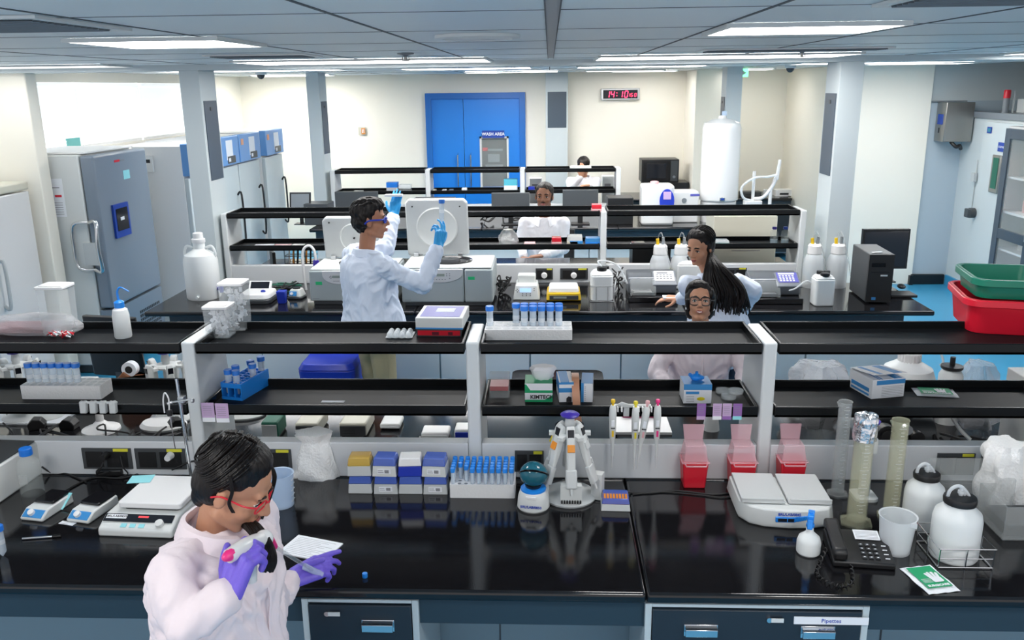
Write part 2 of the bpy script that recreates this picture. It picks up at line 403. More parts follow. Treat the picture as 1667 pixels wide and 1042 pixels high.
dome(424,116,'dome security camera between the two left columns'); dome(1287,105,'dome security camera left of the right column')
b=MB(); b.lathe([(.17,.0),(.17,-.012),(.14,-.016),(.13,-.004),(.10,-.014),(.0,-.018)],32); b2=P(777,57,CZ)
o=obj('air_diffuser',b,['offwhite']); tag(o,'round white air diffuser in the middle of the ceiling','diffuser',loc=(b2.x,b2.y,CZ-.001))
def grille(x0,x1,y0,y1,label):
    t=thing('air_grille',label,'grille',((x0+x1)/2,(y0+y1)/2,CZ-.002)); hx=(x1-x0)/2;hy=(y1-y0)/2
    b=MB(); b.box(-hx,hx,-hy,-hy+.03,-.008,.001).box(-hx,hx,hy-.03,hy,-.008,.001).box(-hx,-hx+.03,-hy+.03,hy-.03,-.008,.001).box(hx-.03,hx,-hy+.03,hy-.03,-.008,.001); obj('frame',b,'offwhite',t)
    b=MB(); n=int((2*hy-.06)/.035)
    for i in range(n): b.at(0,-hy+.045+i*.035,-.006,rx=R(35)).box(-hx+.03,hx-.03,-.012,.012,-.001,.001)
    obj('slats',b,'mid_grey',t)
grille(-1.95,-1.36,2.35,2.9,'slatted ceiling air grille at the top left corner'); grille(.85,1.5,2.0,2.45,'slatted ceiling air grille at the top right')
grille(-2.0,-1.4,5.1,5.5,'slim ceiling air grille before the left beam light'); grille(.9,2.0,5.3,5.6,'slim ceiling air grille before the right beam light')
# ---- far wall fittings
dL=PY(692,152,13.45).x; dR=PY(855,151,13.45).x; DT=2.42
b=MB(); b.box(dL,dL+.09,13.40,13.5,0,DT).box(dR-.09,dR,13.40,13.5,0,DT).box(dL+.09,dR-.09,13.40,13.5,DT-.09,DT)
struct('trim_2',b,'door_blue_dark',.004)
mid=PY(755,200,13.45).x
b=MB(); b.box(dL+.09,mid-.004,13.43,13.48,.01,DT-.09); o=struct('door_1',b,'door_blue'); h=MB(); h.tube([(mid-.1,13.43,1.0),(mid-.1,13.37,1.02),(mid-.1,13.37,1.5),(mid-.1,13.43,1.52)],.012,8,sm=False); obj('door_handle',h,'chrome',o)
x0=PY(781,225,13.45).x; x1=PY(828,225,13.45).x; z1=PY(800,222,13.45).z
b=MB(); b.box(mid+.004,x0,13.43,13.48,.01,DT-.09).box(x1,dR-.09,13.43,13.48,.01,DT-.09).box(x0,x1,13.43,13.48,z1,DT-.09).box(x0,x1,13.43,13.48,.01,1.0)
o=struct('door_2',b,'door_blue')
h=MB(); h.tube([(mid+.1,13.43,1.0),(mid+.1,13.37,1.02),(mid+.1,13.37,1.5),(mid+.1,13.43,1.52)],.012,8,sm=False); obj('door_handle',h,'chrome',o)
h=MB(); h.box(x0,x0+.03,13.41,13.45,1,z1).box(x1-.03,x1,13.41,13.45,1,z1).box(x0,x1,13.41,13.45,z1-.03,z1); obj('window_frame',h,'offwhite',o)
h=MB(); h.box(x0+.03,x1-.03,13.44,13.446,1,z1-.03); obj('pane',h,'glass',o)
h=MB(); h.box(x0,x1,13.475,13.49,1,z1); h.mt(1); 
for a,c,d,e in ((.08,.35,1.3,1.34),(.1,.35,1.55,1.58),(.12,.3,1.38,1.5)): h.box(x0+a,x0+c,13.465,13.475,d,e)
h.mt(2).box(x0+.04,x0+.12,13.465,13.475,1.55,1.6)
obj('wash_room_view',h,['dark_grey','mid_grey','red'],o)
b=MB(); b.box(-.17,.17,-.008,0,-.055,.055); b.mt(1).text('WASH AREA',.062,TM(0,-.009,0),bold=.002); p=PY(803,219.5,13.4)
tag(obj('door_sign',b,['sign_blue','paper']),'small blue sign above the door window reading WASH AREA','sign',loc=(p.x,13.40,p.z+.01))
# digital clock
p=PY(1010,153.5,13.4); t=thing('digital_clock','red digital wall clock showing the time 14:10:50','clock',(p.x,13.49,p.z))
b=MB(); b.box(-.29,.29,-.05,0,-.085,.085); obj('case',b,'steel',t,.006); b=MB(); b.box(-.255,.26,-.056,-.05,-.062,.062); obj('display',b,'screen_dark',t)
SEG={'0':'abcdef','1':'bc','4':'fgbc','5':'afgcd'}
def digit(b,ch,x,z,h):
    w=h*.5;t_=h*.12
    sx=lambda zz:.12*zz
    q={'a':(0,h/2,w,0),'d':(0,-h/2,w,0),'g':(0,0,w,0),'f':(-w/2,h/4,0,h/2),'b':(w/2,h/4,0,h/2),'e':(-w/2,-h/4,0,h/2),'c':(w/2,-h/4,0,h/2)}
    for s_ in SEG[ch]:
        cx,cz,ww,hh=q[s_]; hw=max(ww/2-t_*.3,t_/2); hz=max(hh/2-t_*.3,t_/2); X=x+cx+sx(cz); Z=z+cz
        b.prism([(X-hw-sx(hz),Z-hz),(X+hw-sx(hz),Z-hz),(X+hw+sx(hz),Z+hz),(X-hw+sx(hz),Z+hz)],-.061,-.056,'y')
b=MB()
for ch,x in (('1',-.185),('4',-.115),('1',.01),('0',.09)): digit(b,ch,x,0,.09)
for ch,x in (('5',.172),('0',.228)): digit(b,ch,x,-.012,.05)
for x,z in ((-.05,.02),(-.05,-.02),(.145,.0),(.145,-.025)): b.box(x-.006,x+.006,-.061,-.056,z-.006,z+.006)
obj('lit_time',b,'led_red',t); b=MB(); b.box(-.285,-.26,-.057,-.05,-.06,.06); obj('label_strip',b,'paper',t)
p=PY(588,214,13.4); t=thing('fire_alarm','small orange fire alarm on a white plate, left of the blue door','alarm',(p.x,13.49,p.z)); b=MB(); b.box(-.06,.06,-.01,0,-.06,.06); obj('plate',b,'cream_plastic',t)
b=MB(); b.box(-.01,.045,-.03,-.01,-.045,.045); b.mt(1).box(0,.012,-.032,-.03,-.03,.03).box(.022,.034,-.032,-.03,-.03,.03); obj('unit',b,['orange','paper'],t)
p=PY(1205,120,11.3); b=MB(); b.box(-.10,.10,0,.03,-.05,.05); b.mt(1).box(-.06,.04,-.003,0,-.012,.012).prism([(.03,-.03),(.08,0),(.03,.03)],-.003,0,'y'); tag(obj('exit_sign',b,['exit_green','white']),'green lit exit sign with an arrow hanging from the ceiling','sign',loc=(p.x,p.y,p.z+.01))
# ---- steel box, beacon, cold room door, cabinet at right
p0=PY(1578,167,10.95); t=thing('steel_box','stainless steel wall box with a small label, high in the right corner','box',(4.87,10.96,1.80))
b=MB(); b.box(-.17,.16,-.26,0,0,.46); obj('body',b,'brushed',t,.006); b=MB(); b.box(-.174,-.17,-.2,-.06,.2,.32); b.mt(1).box(-.1725,-.17,-.13,-.1,.1,.16); obj('sticker',b,['sign_blue','black'],t)
b=MB(); b.tube([(-.05,-.2,.0),(0,-.24,-.06),(.06,-.2,-.05),(.1,-.15,-.09)],.022,8); obj('hose',b,'black',t)
t=thing('warning_beacon','red and grey warning beacon on top of the cold room','beacon',(RX+.08,10.2,2.15)); b=MB(); b.lathe([(.035,0),(.035,.16)],14); obj('stem',b,'mid_grey',t); b=MB(); b.lathe([(.037,.16),(.037,.24),(.03,.25)],14); obj('lens',b,'red',t)
b=MB(); b.lathe([(.012,0),(.012,.22),(.004,.24)],8); tag(obj('antenna',b,'light_grey'),'thin grey rod standing beside the warning beacon','rod',loc=(RX+.16,10.2,2.15))
b=MB(); b.box(-.1,.12,-.1,.1,0,.15); tag(obj('control_box',b,'light_grey',bev=.006),'pale control box on the cold room roof, at the right edge','box',loc=(RX+.30,10.1,2.15))
# cold room door on right wall
b=MB(); b.box(RX-.05,RX-.002,9.45,10.36,.05,2.05); o=struct('door_3',b,'wall_white',.01)
h=MB(); h.at(RX-.05,9.95,1.50).box(-.02,0,-.1,.1,-.22,.20); obj('window_frame',h,'brushed',o,.06,seg=3); h=MB(); h.at(RX-.05,9.95,1.50).box(-.024,-.02,-.06,.06,-.17,.17); obj('pane',h,'green_dark',o,.03)
h=MB(); h.at(RX-.05,10.33,1.0).cyl((-.07,0,0),(0,0,0),.06,n=14).box(-.1,-.06,-.05,.05,-.05,.05); obj('door_latch',h,'dark_grey',o,.008)
h=MB(); h.at(RX-.01,10.5,1.0).tube([(0,0,.02),(0,0,.6)],.006); h.box(-.04,0,-.04,.04,.35,.45); tag(obj('switch_plate',h,'light_grey',bev=.004),'small grey switch with conduit beside the cold room door','switch')
h=MB(); h.box(-.006,0,-.1,.1,-.05,.05); h.mt(1).text('COLD ROOM',.03,TM(-.007,0,.0,PI/2,-PI/2),bold=.0006); tag(obj('door_sign',h,['sign_blue','paper']),'small blue sign on the cold room door reading COLD ROOM','sign',loc=(RX-.052,9.88,1.79))
h=MB(); h.box(-.006,0,-.05,.05,-.035,.035); h.mt(1).box(-.007,-.006,-.03,.03,-.02,.02);tag(obj('sticker',h,['sign_blue','teal']),'dark square sticker at the top of the cold room door','sticker',loc=(RX-.052,10.22,1.96))
# glass cabinet
t=thing('glass_cabinet','tall white cabinet with dark framed glass doors and white shelves, right edge','cabinet',(4.6,8.31,0))
L=.72;Hh=2.06;b=MB(); b.box(0,.43,-L,-L+.02,0,Hh).box(0,.43,L-.02,L,0,Hh).box(.41,.43,-L+.02,L-.02,0,Hh).box(0,.41,-L+.02,L-.02,Hh-.03,Hh).box(0,.41,-L+.02,L-.02,0,.08); obj('body',b,'white_gloss',t,.003)
for z in (.45,.82,1.2,1.55): b=MB(); b.box(.02,.41,-L+.02,L-.02,z,z+.02); obj('shelf',b,'white',t)
for s_ in (0,1):
    y0=-L+.01+s_*(L); y1=y0+L-.02; b=MB(); b.box(-.03,0,y0,y0+.1,.08,Hh-.02).box(-.03,0,y1-.1,y1,.08,Hh-.02).box(-.03,0,y0+.1,y1-.1,.08,.2).box(-.03,0,y0+.1,y1-.1,Hh-.12,Hh-.02).box(-.03,0,y0+.1,y1-.1,.95,1.05)
    d=obj('door',b,'panel_slate',t,.003); g=MB(); g.box(-.018,-.012,y0+.1,y1-.1,.2,Hh-.12); obj('pane',g,'glass',d)
    yy=y1-.05 if s_==0 else y0+.05; g=MB(); g.box(-.05,-.03,yy-.015,yy+.015,1.0,1.25); obj('handle',g,'steel',d,.004)
k=0
for z in (.47,.84,1.22,1.57):
    for j in range(5):
        y=-.55+j*.26; m_=random.choice(['red','white','offwhite','pink_pale','clear_grey','orange','paper']); g=MB(); w=.05+.03*random.random(); h_=.12+.1*random.random(); g.lathe([(w,0),(w,h_*.7),(w*.5,h_*.85),(w*.5,h_)],12)
        tag(obj('storage_jar',g,m_),'storage jar on a shelf inside the glass cabinet','jar',group='jars inside the glass cabinet',loc=(4.6+.2,8.31+y,z))
# ================================================================ benches
def tray(w,d=.345,lip=.046):
    "black shelf tray, origin left-front-bottom"
    b=MB(); t=.012
    b.box(0,w,0,d,0,.014)
    b.mt(1); b.box(0,w,0,t,.0,lip).box(0,w,d-t,d,0,lip).box(0,t,t,d-t,0,lip).box(w-t,w,t,d-t,0,lip)
    return b
def rack(name,xs,Y,label,z1=1.45,z2=1.18,uw=.055,trays=(1,1),group=None,ends=(True,True),x0=None,x1=None):
    t=thing(name,label,'shelf rack',((xs[0]+xs[-1])/2,Y,0.9)); cx=(xs[0]+xs[-1])/2
    n=len(xs)
    for i,x in enumerate(xs):
        if (i==0 and not ends[0]) or (i==n-1 and not ends[1]): continue
        b=MB(); X=x-cx
        # deep white upright, slightly tapering
        b.prism([(.0,0),(.36,0),(.36,.30),(.33,.50),(.315,.595),(.0,.6)],X-uw/2,X+uw/2,'x')
        obj('upright',b,'upright_white',t,.009,seg=3)
    for i in range(n-1):
        w=xs[i+1]-xs[i]-uw-.012; X=xs[i]-cx+uw/2+.006
        for z in (z1,z2):
            b=tray(w); o=obj('shelf',b,['shelf_black','shelf_lip'],t,.0035); o.location=(X,0,z-.9)
        for z in (z1,z2):
            for xx in (X+.03,X+w-.03): pass
    return t
# --- bench 1
Y1=3.33
def counter(name,label,x0,x1,y0,y1,joints=()):
    b=MB(); xs=[x0]+list(joints)+[x1]
    for a,c in zip(xs[:-1],xs[1:]): b.box(a+(.0002 if a!=x0 else 0),c-(.0002 if c!=x1 else 0),y0,y1,.862,.9)
    return tag(obj(name,b,'granite',bev=.012,seg=3),label,'countertop')
counter('countertop','glossy black countertop of the nearest bench, in front of its rack',-4.3,3.6,2.485,Y1-.002,(.315,))
counter('countertop','glossy black countertop on the far side of the nearest bench',-4.3,3.6,Y1+.0,4.42,(.315,))
def raceway(xs,Y,label,sock=(),uw=.055,ends=(0,0)):
    x0,x1=xs[0],xs[-1]
    t=thing('cable_raceway',label,'raceway',((x0+x1)/2,Y,.9)); cx=(x0+x1)/2
    for a,c in zip(xs[:-1],xs[1:]):
        b=MB(); b.box(a-cx+uw/2+.001,c-cx-uw/2-.001,.012,.075,0,.156); obj('body',b,'raceway',t,.004)
    for (xa,xb) in sock:
        f=MB(); f.box(xa-cx,xb-cx,.006,.012,.03,.125); w=(xb-xa)
        f.mt(1); f.box(xa-cx+w*.08,xa-cx+w*.42,.002,.006,.04,.11).box(xa-cx+w*.5,xa-cx+w*.92,.002,.006,.04,.11)
        f.mt(2); f.box(xa-cx+w*.65,xa-cx+w*.95,.0025,.006,.112,.124)
        f.mt(3)
        for k_ in(.6,.7,.8): f.box(xa-cx+w*k_,xa-cx+w*k_+.008,.0015,.002,.06,.08)
        obj('socket_panel',f,['dark_grey','black','yellow_tag','rubber'],t,.001)
    return t
XR1=[-3.92,-2.72,-1.495,-.315,.885,2.33]; XR2=[-2.74,-1.15,.445,2.07]; XR3=[-2.77,-1.55,-.345,.865]
s1=[PY(a,740,Y1).x for a in (132,212,218,300,838,885,1528,1590,1600,1650)]
raceway(XR1,Y1,'long white cable raceway under the nearest rack',sock=((s1[0],s1[1]),(s1[2],s1[3]),(s1[4],s1[5]),(s1[6],s1[7]),(s1[8],s1[9]),(-1.28,-1.10)))
rack1=rack('shelf_rack',XR1,Y1+.005,'two-tier black tray rack of the nearest bench on broad white uprights')
# under-bench: apron, back panels, drawers
b=MB(); b.box(-4.3,3.6,2.52,2.54,.755,.862); tag(obj('apron_board',b,'navy',bev=.002),'dark blue apron board under the front edge of the near worktop','board')
for i,x in enumerate([-4.2,-3.0,-1.93,-1.2,-.6,.0,.6,1.2,1.9,2.7]):
    w=[-3.0,-1.93,-1.2,-.6,.0,.6,1.2,1.9,2.7,3.6][i]-x; 
    if i in (9,): pass
bp=MB()
xs=[-4.2,-3.3,-2.45,-1.62,-.82,-.2,.62,1.3,2.1,2.9,3.6]
bp.box(-4.2,3.6,3.0,3.02,.02,.86); bp.mt(1)
for x in xs[1:-1]: bp.box(x-.003,x+.003,2.997,3.0,.02,.86)
tag(obj('back_panel',bp,['steel_blue','joint']),'pale steel-blue panelling under the near worktop','panel')
def drawer_cab(x0,x1,label,handles,tagtxt=None,y=2.50):
    t=thing('drawer_cabinet',label,'cabinet',((x0+x1)/2,y,0.08)); hw=(x1-x0)/2
    b=MB(); b.box(-hw,-hw+.022,0,.48,0,.775).box(hw-.022,hw,0,.48,0,.775).box(-hw+.022,hw-.022,0,.48,.762,.775).box(-hw+.022,hw-.022,.46,.48,0,.762).box(-hw+.022,hw-.022,0,.46,0,.02); obj('body',b,'frame_grey',t,.002)
    zs=[.757,.575,.39,.205,.022]
    for i in range(4):
        d=MB(); d.box(-hw+.024,hw-.024,-.006,.02,zs[i+1]+.006,zs[i]); o=obj('drawer',d,'drawer_navy',t,.003)
        for hx in handles:
            h=MB(); zc=zs[i]-.075; h.box(hx-.055,hx+.055,-.009,-.006,zc-.022,zc+.022); h.prism([(-.006,zc+.02),(-.026,zc+.012),(-.026,zc-.014),(-.02,zc-.014),(-.02,zc+.006),(-.006,zc+.012)],hx-.052,hx+.052,'x'); obj('handle',h,'chrome',o,.001)
        if i==0:
            lk=MB(); lx=handles[0]-.17 if len(handles)==1 else (handles[0]+handles[1])/2+.03; lk.cyl((lx,-.014,zs[0]-.03),(lx,-.006,zs[0]-.03),.009); obj('lock',lk,'chrome',o); lk=MB(); lk.box(lx+.005,lx+.045,-.016,-.012,zs[0]-.036,zs[0]-.022); obj('key',lk,'offwhite',o)
            if tagtxt: 
                g=MB(); g.box(.12,.36,-.009,-.006,zs[0]-.045,zs[0]-.018); g.mt(1).text(tagtxt,.02,TM(.24,-.0095,zs[0]-.0315)); obj('name_strip',g,['paper','ink_blue'],o)
    return t
drawer_cab(P(480,972,.9).x+.0,P(680,975,.9).x-.01,'dark navy drawer cabinet under the near worktop, behind the woman holding the pipette',[.06])
drawer_cab(P(1052,982,.87).x,P(1423,982,.87).x-.01,'wider dark navy drawer cabinet at right with a strip reading Pipettes',[-.18,.2],'Pipettes')
drawer_cab(2.75,3.5,'dark navy drawer cabinet under the near worktop, farthest right',[0])
# cabinets on the far side of bench 1 and bench 2 front, seen over the racks
def base_run(x0,x1,y0,y1,mat_='offwhite',n=6,label='',top=.862,navy=True):
    t=thing('base_cabinet',label,'cabinet',((x0+x1)/2,y0,0.0)); hw=(x1-x0)/2
    b=MB(); b.box(-hw,hw,0.03,y1-y0,.08,top-.005); obj('body',b,'steel_blue',t,.002)
    if navy: b=MB(); b.box(-hw,hw,.0,.03,top-.115,top-.005); obj('drawer_band',b,'navy',t,.002)
    w=2*hw/n
    for i in range(n):
        d=MB(); d.box(-hw+i*w+.006,-hw+(i+1)*w-.006,0.008,.03,.1,top-.125); o=obj('door',d,mat_,t,.003)
        h=MB(); xx=-hw+(i+.5)*w; h.box(xx-.04,xx+.04,0.0,.008,top-.16,top-.15); obj('handle',h,'dark_grey',o)
    return t
base_run(-2.9,2.6,6.22,6.9,'cabinet_pale',8,'row of pale base cabinets under the middle bench')
# bench 2
Y2=7.08
counter('countertop','black countertop of the middle bench, holding the centrifuges',-3.05,2.78,6.13,Y2-.002,(-1.0,1.0))
counter('countertop','black countertop on the far side of the middle bench',-2.75,2.2,Y2,8.2,(-.8,.8))
raceway(XR2,Y2,'white cable raceway of the middle bench',uw=.05,sock=[(PY(a,455,Y2).x,PY(c,455,Y2).x) for a,c in((872,900),(912,957),(1060,1100),(1180,1215))])
rack2=rack('shelf_rack',[-2.74,-1.15,.445,2.07],Y2+.005,'two-tier black tray rack of the middle bench, beside the open centrifuges',z1=1.46,z2=1.185,uw=.05)
base_run(-2.7,2.2,7.46,8.15,'light_grey',6,'base cabinets under the far side of the middle bench')
# bench 3
Y3=10.95
counter('countertop','black countertop of the farthest bench, carrying the monitors',-2.85,2.2,10.0,Y3-.002,(-.8,.8))
counter('countertop','black countertop on the far side of the farthest bench',-2.85,2.1,Y3,12.0,(0,))
raceway(XR3,Y3,'white cable raceway of the farthest bench',uw=.06)
rack3=rack('shelf_rack',[-2.77,-1.55,-.345,.865],Y3+.005,'two-tier black tray rack of the farthest bench, before the blue door',z1=1.455,z2=1.19,uw=.06)
base_run(-2.8,2.1,10.1,10.7,'light_grey',6,'base cabinets under the farthest bench')
# far right bench with dark drawers
counter('countertop','black countertop along the back wall, right of the water tank',2.5,3.5,12.6,13.45)
t=base_run(2.5,3.5,12.65,13.4,'drawer_navy',2,'dark drawer unit against the back wall at right')
counter('countertop','black countertop under the microwave oven',.95,2.0,12.6,13.45); base_run(1.0,1.95,12.65,13.4,'light_grey',2,'pale base cabinet under the microwave oven')
# blue top cover of far wall? blue floor bins
def bin_(x,y,label,w=.2,bag=False):
    t=thing('waste_bin',label,'bin',(x,y,0)); b=MB(); b.rbox(w*.8,w*.8,0,.62,.05,4,top=(w,w)); obj('body',b,'cobalt',t,.01); b=MB()
    if bag:
        b.rbox(w*1.04,w*1.04,.56,.66,.06,6,top=(w*1.15,w*1.15)); o=obj('liner',b,'black_gloss',t)
    else: b.rbox(w*1.02,w*1.02,.62,.66,.06,6,top=(w*.9,w*.9)); obj('lid',b,'cobalt',t,.006)
bin_(-1.55,5.78,'blue waste bin behind the standing man'); bin_(.05,5.2,'blue waste bin lined with a black bag, under the middle of the near rack',.26,True)
# ================================================================ things on the near worktop
Z=.9
def loc(px,py,z=.9): p=P(px,py,z); return (p.x,p.y,z)
def cable(label,pts,r=.004,m='rubber',name='power_cable',cat='cable'):
    b=MB(); b.tube(pts,r,7); return tag(obj(name,b,m),label,cat)
def tp(px,py,z=.904): p=P(px,py,z); return (p.x,p.y,p.z)
# ---- tubes with caps
def tube50(cap='blue_cap'):
    t=thing('centrifuge_tube','','tube'); b=MB(); b.lathe([(.002,0),(.006,.006),(.0145,.018),(.0145,.108)],14); b.mt(1).lathe([(.0147,.05),(.0147,.068)],14,cap=False); obj('body',b,['tube','frost'],t)
    b=MB(); b.lathe([(.0172,.1),(.0175,.118),(.0165,.12)],18); obj('cap',b,cap,t); return t
T50=tube50()
_used=[False]
def put50(x,y,z,label,group=None,rx=0):
    if not _used[0]: o=T50; _used[0]=True; o.location=(x,y,z)
    else: o=dup(T50,(x,y,z))
    o['label']=label
    if group: o['group']=group
    elif 'group' in o: del o['group']
    o.rotation_euler=(rx,0,0); return o
def foam_rack(x,y,z,w,d,h,nx,ny,r,label,rz=0,lift=0):
    t=thing('foam_rack',label,'tube rack',(x,y,z),rz); b=MB(); b.rbox(w/2,d/2,0,h,.006,3)
    b.mt(1)
    for i in range(nx):
        for j in range(ny): b.lathe([(r,h+.0004),(0,h+.0005)],14,cx=-w/2+w*(i+.5)/nx,cy=-d/2+d*(j+.5)/ny)
    obj('block',b,['foam','mid_grey' if lift else 'light_grey'],t); 
    return lambda i,j:(x+math.cos(rz)*(-w/2+w*(i+.5)/nx)-math.sin(rz)*(-d/2+d*(j+.5)/ny),y+math.sin(rz)*(-w/2+w*(i+.5)/nx)+math.cos(rz)*(-d/2+d*(j+.5)/ny))
# ---- 15 ml tube rack on the worktop (blue caps)
a=loc(732,812); c_=loc(838,815); w=c_[0]-a[0]
ry=a[1]+.07
slot=foam_rack((a[0]+c_[0])/2,ry,Z,w,.125,.058,10,5,.0075,'white foam rack full of slim blue-capped tubes on the near worktop',lift=1)
t15=thing('slim_tube','slim clear tube with a blue cap standing in the foam rack on the near worktop','tube',group='slim blue-capped tubes in the near foam rack')
b=MB(); b.lathe([(.002,0),(.0075,.016),(.0075,.10)],10); obj('body',b,'tube',t15); b=MB(); b.lathe([(.0096,.094),(.0096,.11),(.0088,.112)],12); obj('cap',b,'blue_bright',t15)
first=True
for j in range(5):
    for i in range(10):
        if j==0 and i in(1,2) or (j==1 and i==1): continue
        x,y=slot(i,j); zz=Z+.014+ (0.0 if j<4 else .004)
        if first: t15.location=(x,y,zz); first=False
        else: dup(t15,(x,y,zz))
# ---- pipette tip boxes
def tipbox(label,top='clear_blue',base='light_grey',w=.118,d=.085,h=.068,inner='cobalt',tag_=True):
    t=thing('tip_box',label,'tip box'); b=MB(); b.frus((w/2,d/2),(w/2*.93,d/2*.93),0,h*.55)
    if tag_: b.mt(1).box(-w*.28,w*.28,-d/2*1.0-.001,-d/2*.97,h*.15,h*.42); b.mt(2).box(w*.02,w*.2,-d/2*1.0-.0018,-d/2*1.0-.001,h*.2,h*.38); b.box(-w*.25,-w*.02,-d/2*1.0-.0018,-d/2*1.0-.001,h*.22,h*.25).box(-w*.25,-w*.05,-d/2*1.0-.0018,-d/2*1.0-.001,h*.32,h*.35)
    obj('base',b,[base,'paper','ink_grey'],t,.003)
    b=MB(); b.box(-w*.44,w*.44,-d*.44,d*.44,h*.551,h*.72); obj('tip_tray',b,inner,t)
    b=MB(); b.frus((w/2*.96,d/2*.96),(w/2*.85,d/2*.82),h*.56,h); obj('lid',b,top,t,.004); return t
spec=[(606,'light_grey','amber_clear','yellow','amber lidded'),(647,'offwhite','clear_blue','light_grey','violet lidded'),(689,'cobalt','white','cobalt','white lidded blue'),(729,'offwhite','clear_blue','light_grey','blue lidded labelled')]
bw=.099
xs_=[loc(586,805)[0],loc(628,805)[0],loc(668,806)[0],loc(708,808)[0]]
yb=loc(650,805)[1]+.045
for i,(a_,bs,tp_,inn,nm) in enumerate(spec):
    lo=tipbox('grey %s pipette tip box, bottom of the %s stack of tip boxes'%(['plain','labelled','plain','labelled'][i],['leftmost','second','third','rightmost'][i]),'clear_blue','light_grey',w=bw,d=.085,h=.075,inner='mid_grey',tag_=(i in(1,3)))
    lo.location=(xs_[i],yb,Z); lo['group']='stacked pipette tip boxes'
    up=tipbox('%s pipette tip box on top of the %s stack of tip boxes'%(nm,['leftmost','second','third','rightmost'][i]),tp_,bs,w=bw,d=.085,h=.078,inner=inn,tag_=(i in(1,3)))
    up.location=(xs_[i]-.002,yb+.004,Z+.0755); up.rotation_euler=(0,0,R([2,-2,4,-3][i])); up['group']='stacked pipette tip boxes'
a=loc(1003,833); o=tipbox('single tip box with violet lid and orange tip rows beside the pipette carousel','clear_blue','offwhite',w=.115,d=.1,h=.05,inner='orange',tag_=False); b=MB(); [b.box(-.046+k*.0118,-.038+k*.0118,-.038,.0,.050,.0515) for k in range(8)]; obj('tip_rows',b,'orange',o); o.location=(a[0],a[1]+.05,Z); o.rotation_euler=(0,0,R(-2))
# ---- mini centrifuge
a=loc(868,838); t=thing('mini_centrifuge','small round white mini centrifuge with a dark teal dome lid','centrifuge',(a[0],a[1]+.065,Z),R(-8)); 
b=MB(); b.lathe([(.058,0),(.064,.008),(.060,.05),(.052,.075),(.046,.08)],28); b.mt(1); b.text('BRL/LAB/0850',.014,TM(0,-.0645,.03,R(84)),bold=.0004); b.mt(2).box(-.02,.02,-.062,-.055,.062,.07); obj('body',b,['offwhite','ink_blue','white'],t)
b=MB(); b.lathe([(.05,.075),(.05,.084),(.03,.088)],28); obj('rotor_bowl',b,'blue_bright',t); b=MB(); b.lathe([(.028,.085),(.034,.1),(.012,.105)],16); obj('rotor',b,'black',t)
b=MB(); b.at(0,.012,.135,rx=R(-38)); b.ball((0,0,0),(.056,.056,.05),24,14); b.mt(1); b.lathe([(.057,-.004),(.061,0),(.057,.004)],28); obj('dome_lid',b,['clear_teal','black_gloss'],t)
# ---- pipettes
def pipette(accent,screen=False,name='pipette'):
    "hanging pipette, origin at the hook height, body downwards, front faces -Y"
    t=thing(name,'','pipette'); b=MB()
    b.prism([(-.012,-.005),(.014,-.005),(.018,.03),(.012,.05),(-.006,.055),(-.018,.035)],-.011,.011,'x') if False else None
    b.lathe([(.006,-.19),(.007,-.15),(.0085,-.12),(.012,-.11),(.0145,-.06),(.0155,-.01),(.0135,.02),(.009,.03)],14,sx=1,sy=1.15)
    obj('body',b,'offwhite',t)
    b=MB(); b.lathe([(.0025,-.245),(.0035,-.215),(.0055,-.17),(.006,-.115)],10); obj('shaft',b,'white_gloss',t)
    b=MB(); b.lathe([(.005,.03),(.005,.04),(.009,.042),(.0092,.052),(.007,.055)],14); obj('plunger',b,accent,t)
    b=MB(); b.box(-.006,.006,-.0195,-.016,-.055,-.03); b.mt(1).box(-.004,.004,-.0195,-.0155,-.1,-.075); b.mt(2).box(-.0085,.0085,-.0185,-.012,-.066,-.062); obj('window',b,['paper',accent,'ink'],t)
    b=MB(); b.tube([(0,.012,.012),(0,.03,.018),(0,.038,.0)],.005,8); obj('finger_hook',b,'offwhite',t)
    return t
for px,py,acc,lab in ((998,655,'amber','pipette with an amber button, leftmost of those hanging on the shelf lip'),(1035,658,'yellow','pipette with a yellow button hanging second on the shelf lip'),(1052,657,'pink_pale','slightly tilted pipette with a pale pink button hanging on the shelf lip'),(1071,655,'pink','pipette with a deep pink button, rightmost of those on the shelf lip')):
    p=PY(px,py,Y1-.045); o=pipette(acc); o['label']=lab; o['group']='pipettes hanging on the shelf lip'; o.location=(p.x,p.y,p.z-.0425)
    if px==1052: o.rotation_euler=(0,R(7),0)
p=PY(1020,668,Y1-.02); t=thing('pipette_hanger','white hook rail clipped over the lower shelf lip holding pipettes','holder',(p.x,Y1-.002,p.z)); b=MB(); b.box(-.05,.1,-.02,0,.012,.022).box(-.012,.012,-.012,0,-.03,.012); b.prism([(-.045,.02),(-.02,.035),(.02,.022),(-.045,.012)],-.02,-.01,'y'); obj('clip',b,'light_grey',t,.002)
for x in (-.03,.035,.055,.09): b=MB(); b.box(x-.01,x-.004,-.04,-.02,0,.02); b.box(x+.006,x+.012,-.04,-.02,0,.02); obj('fork',b,'white',t,.001)
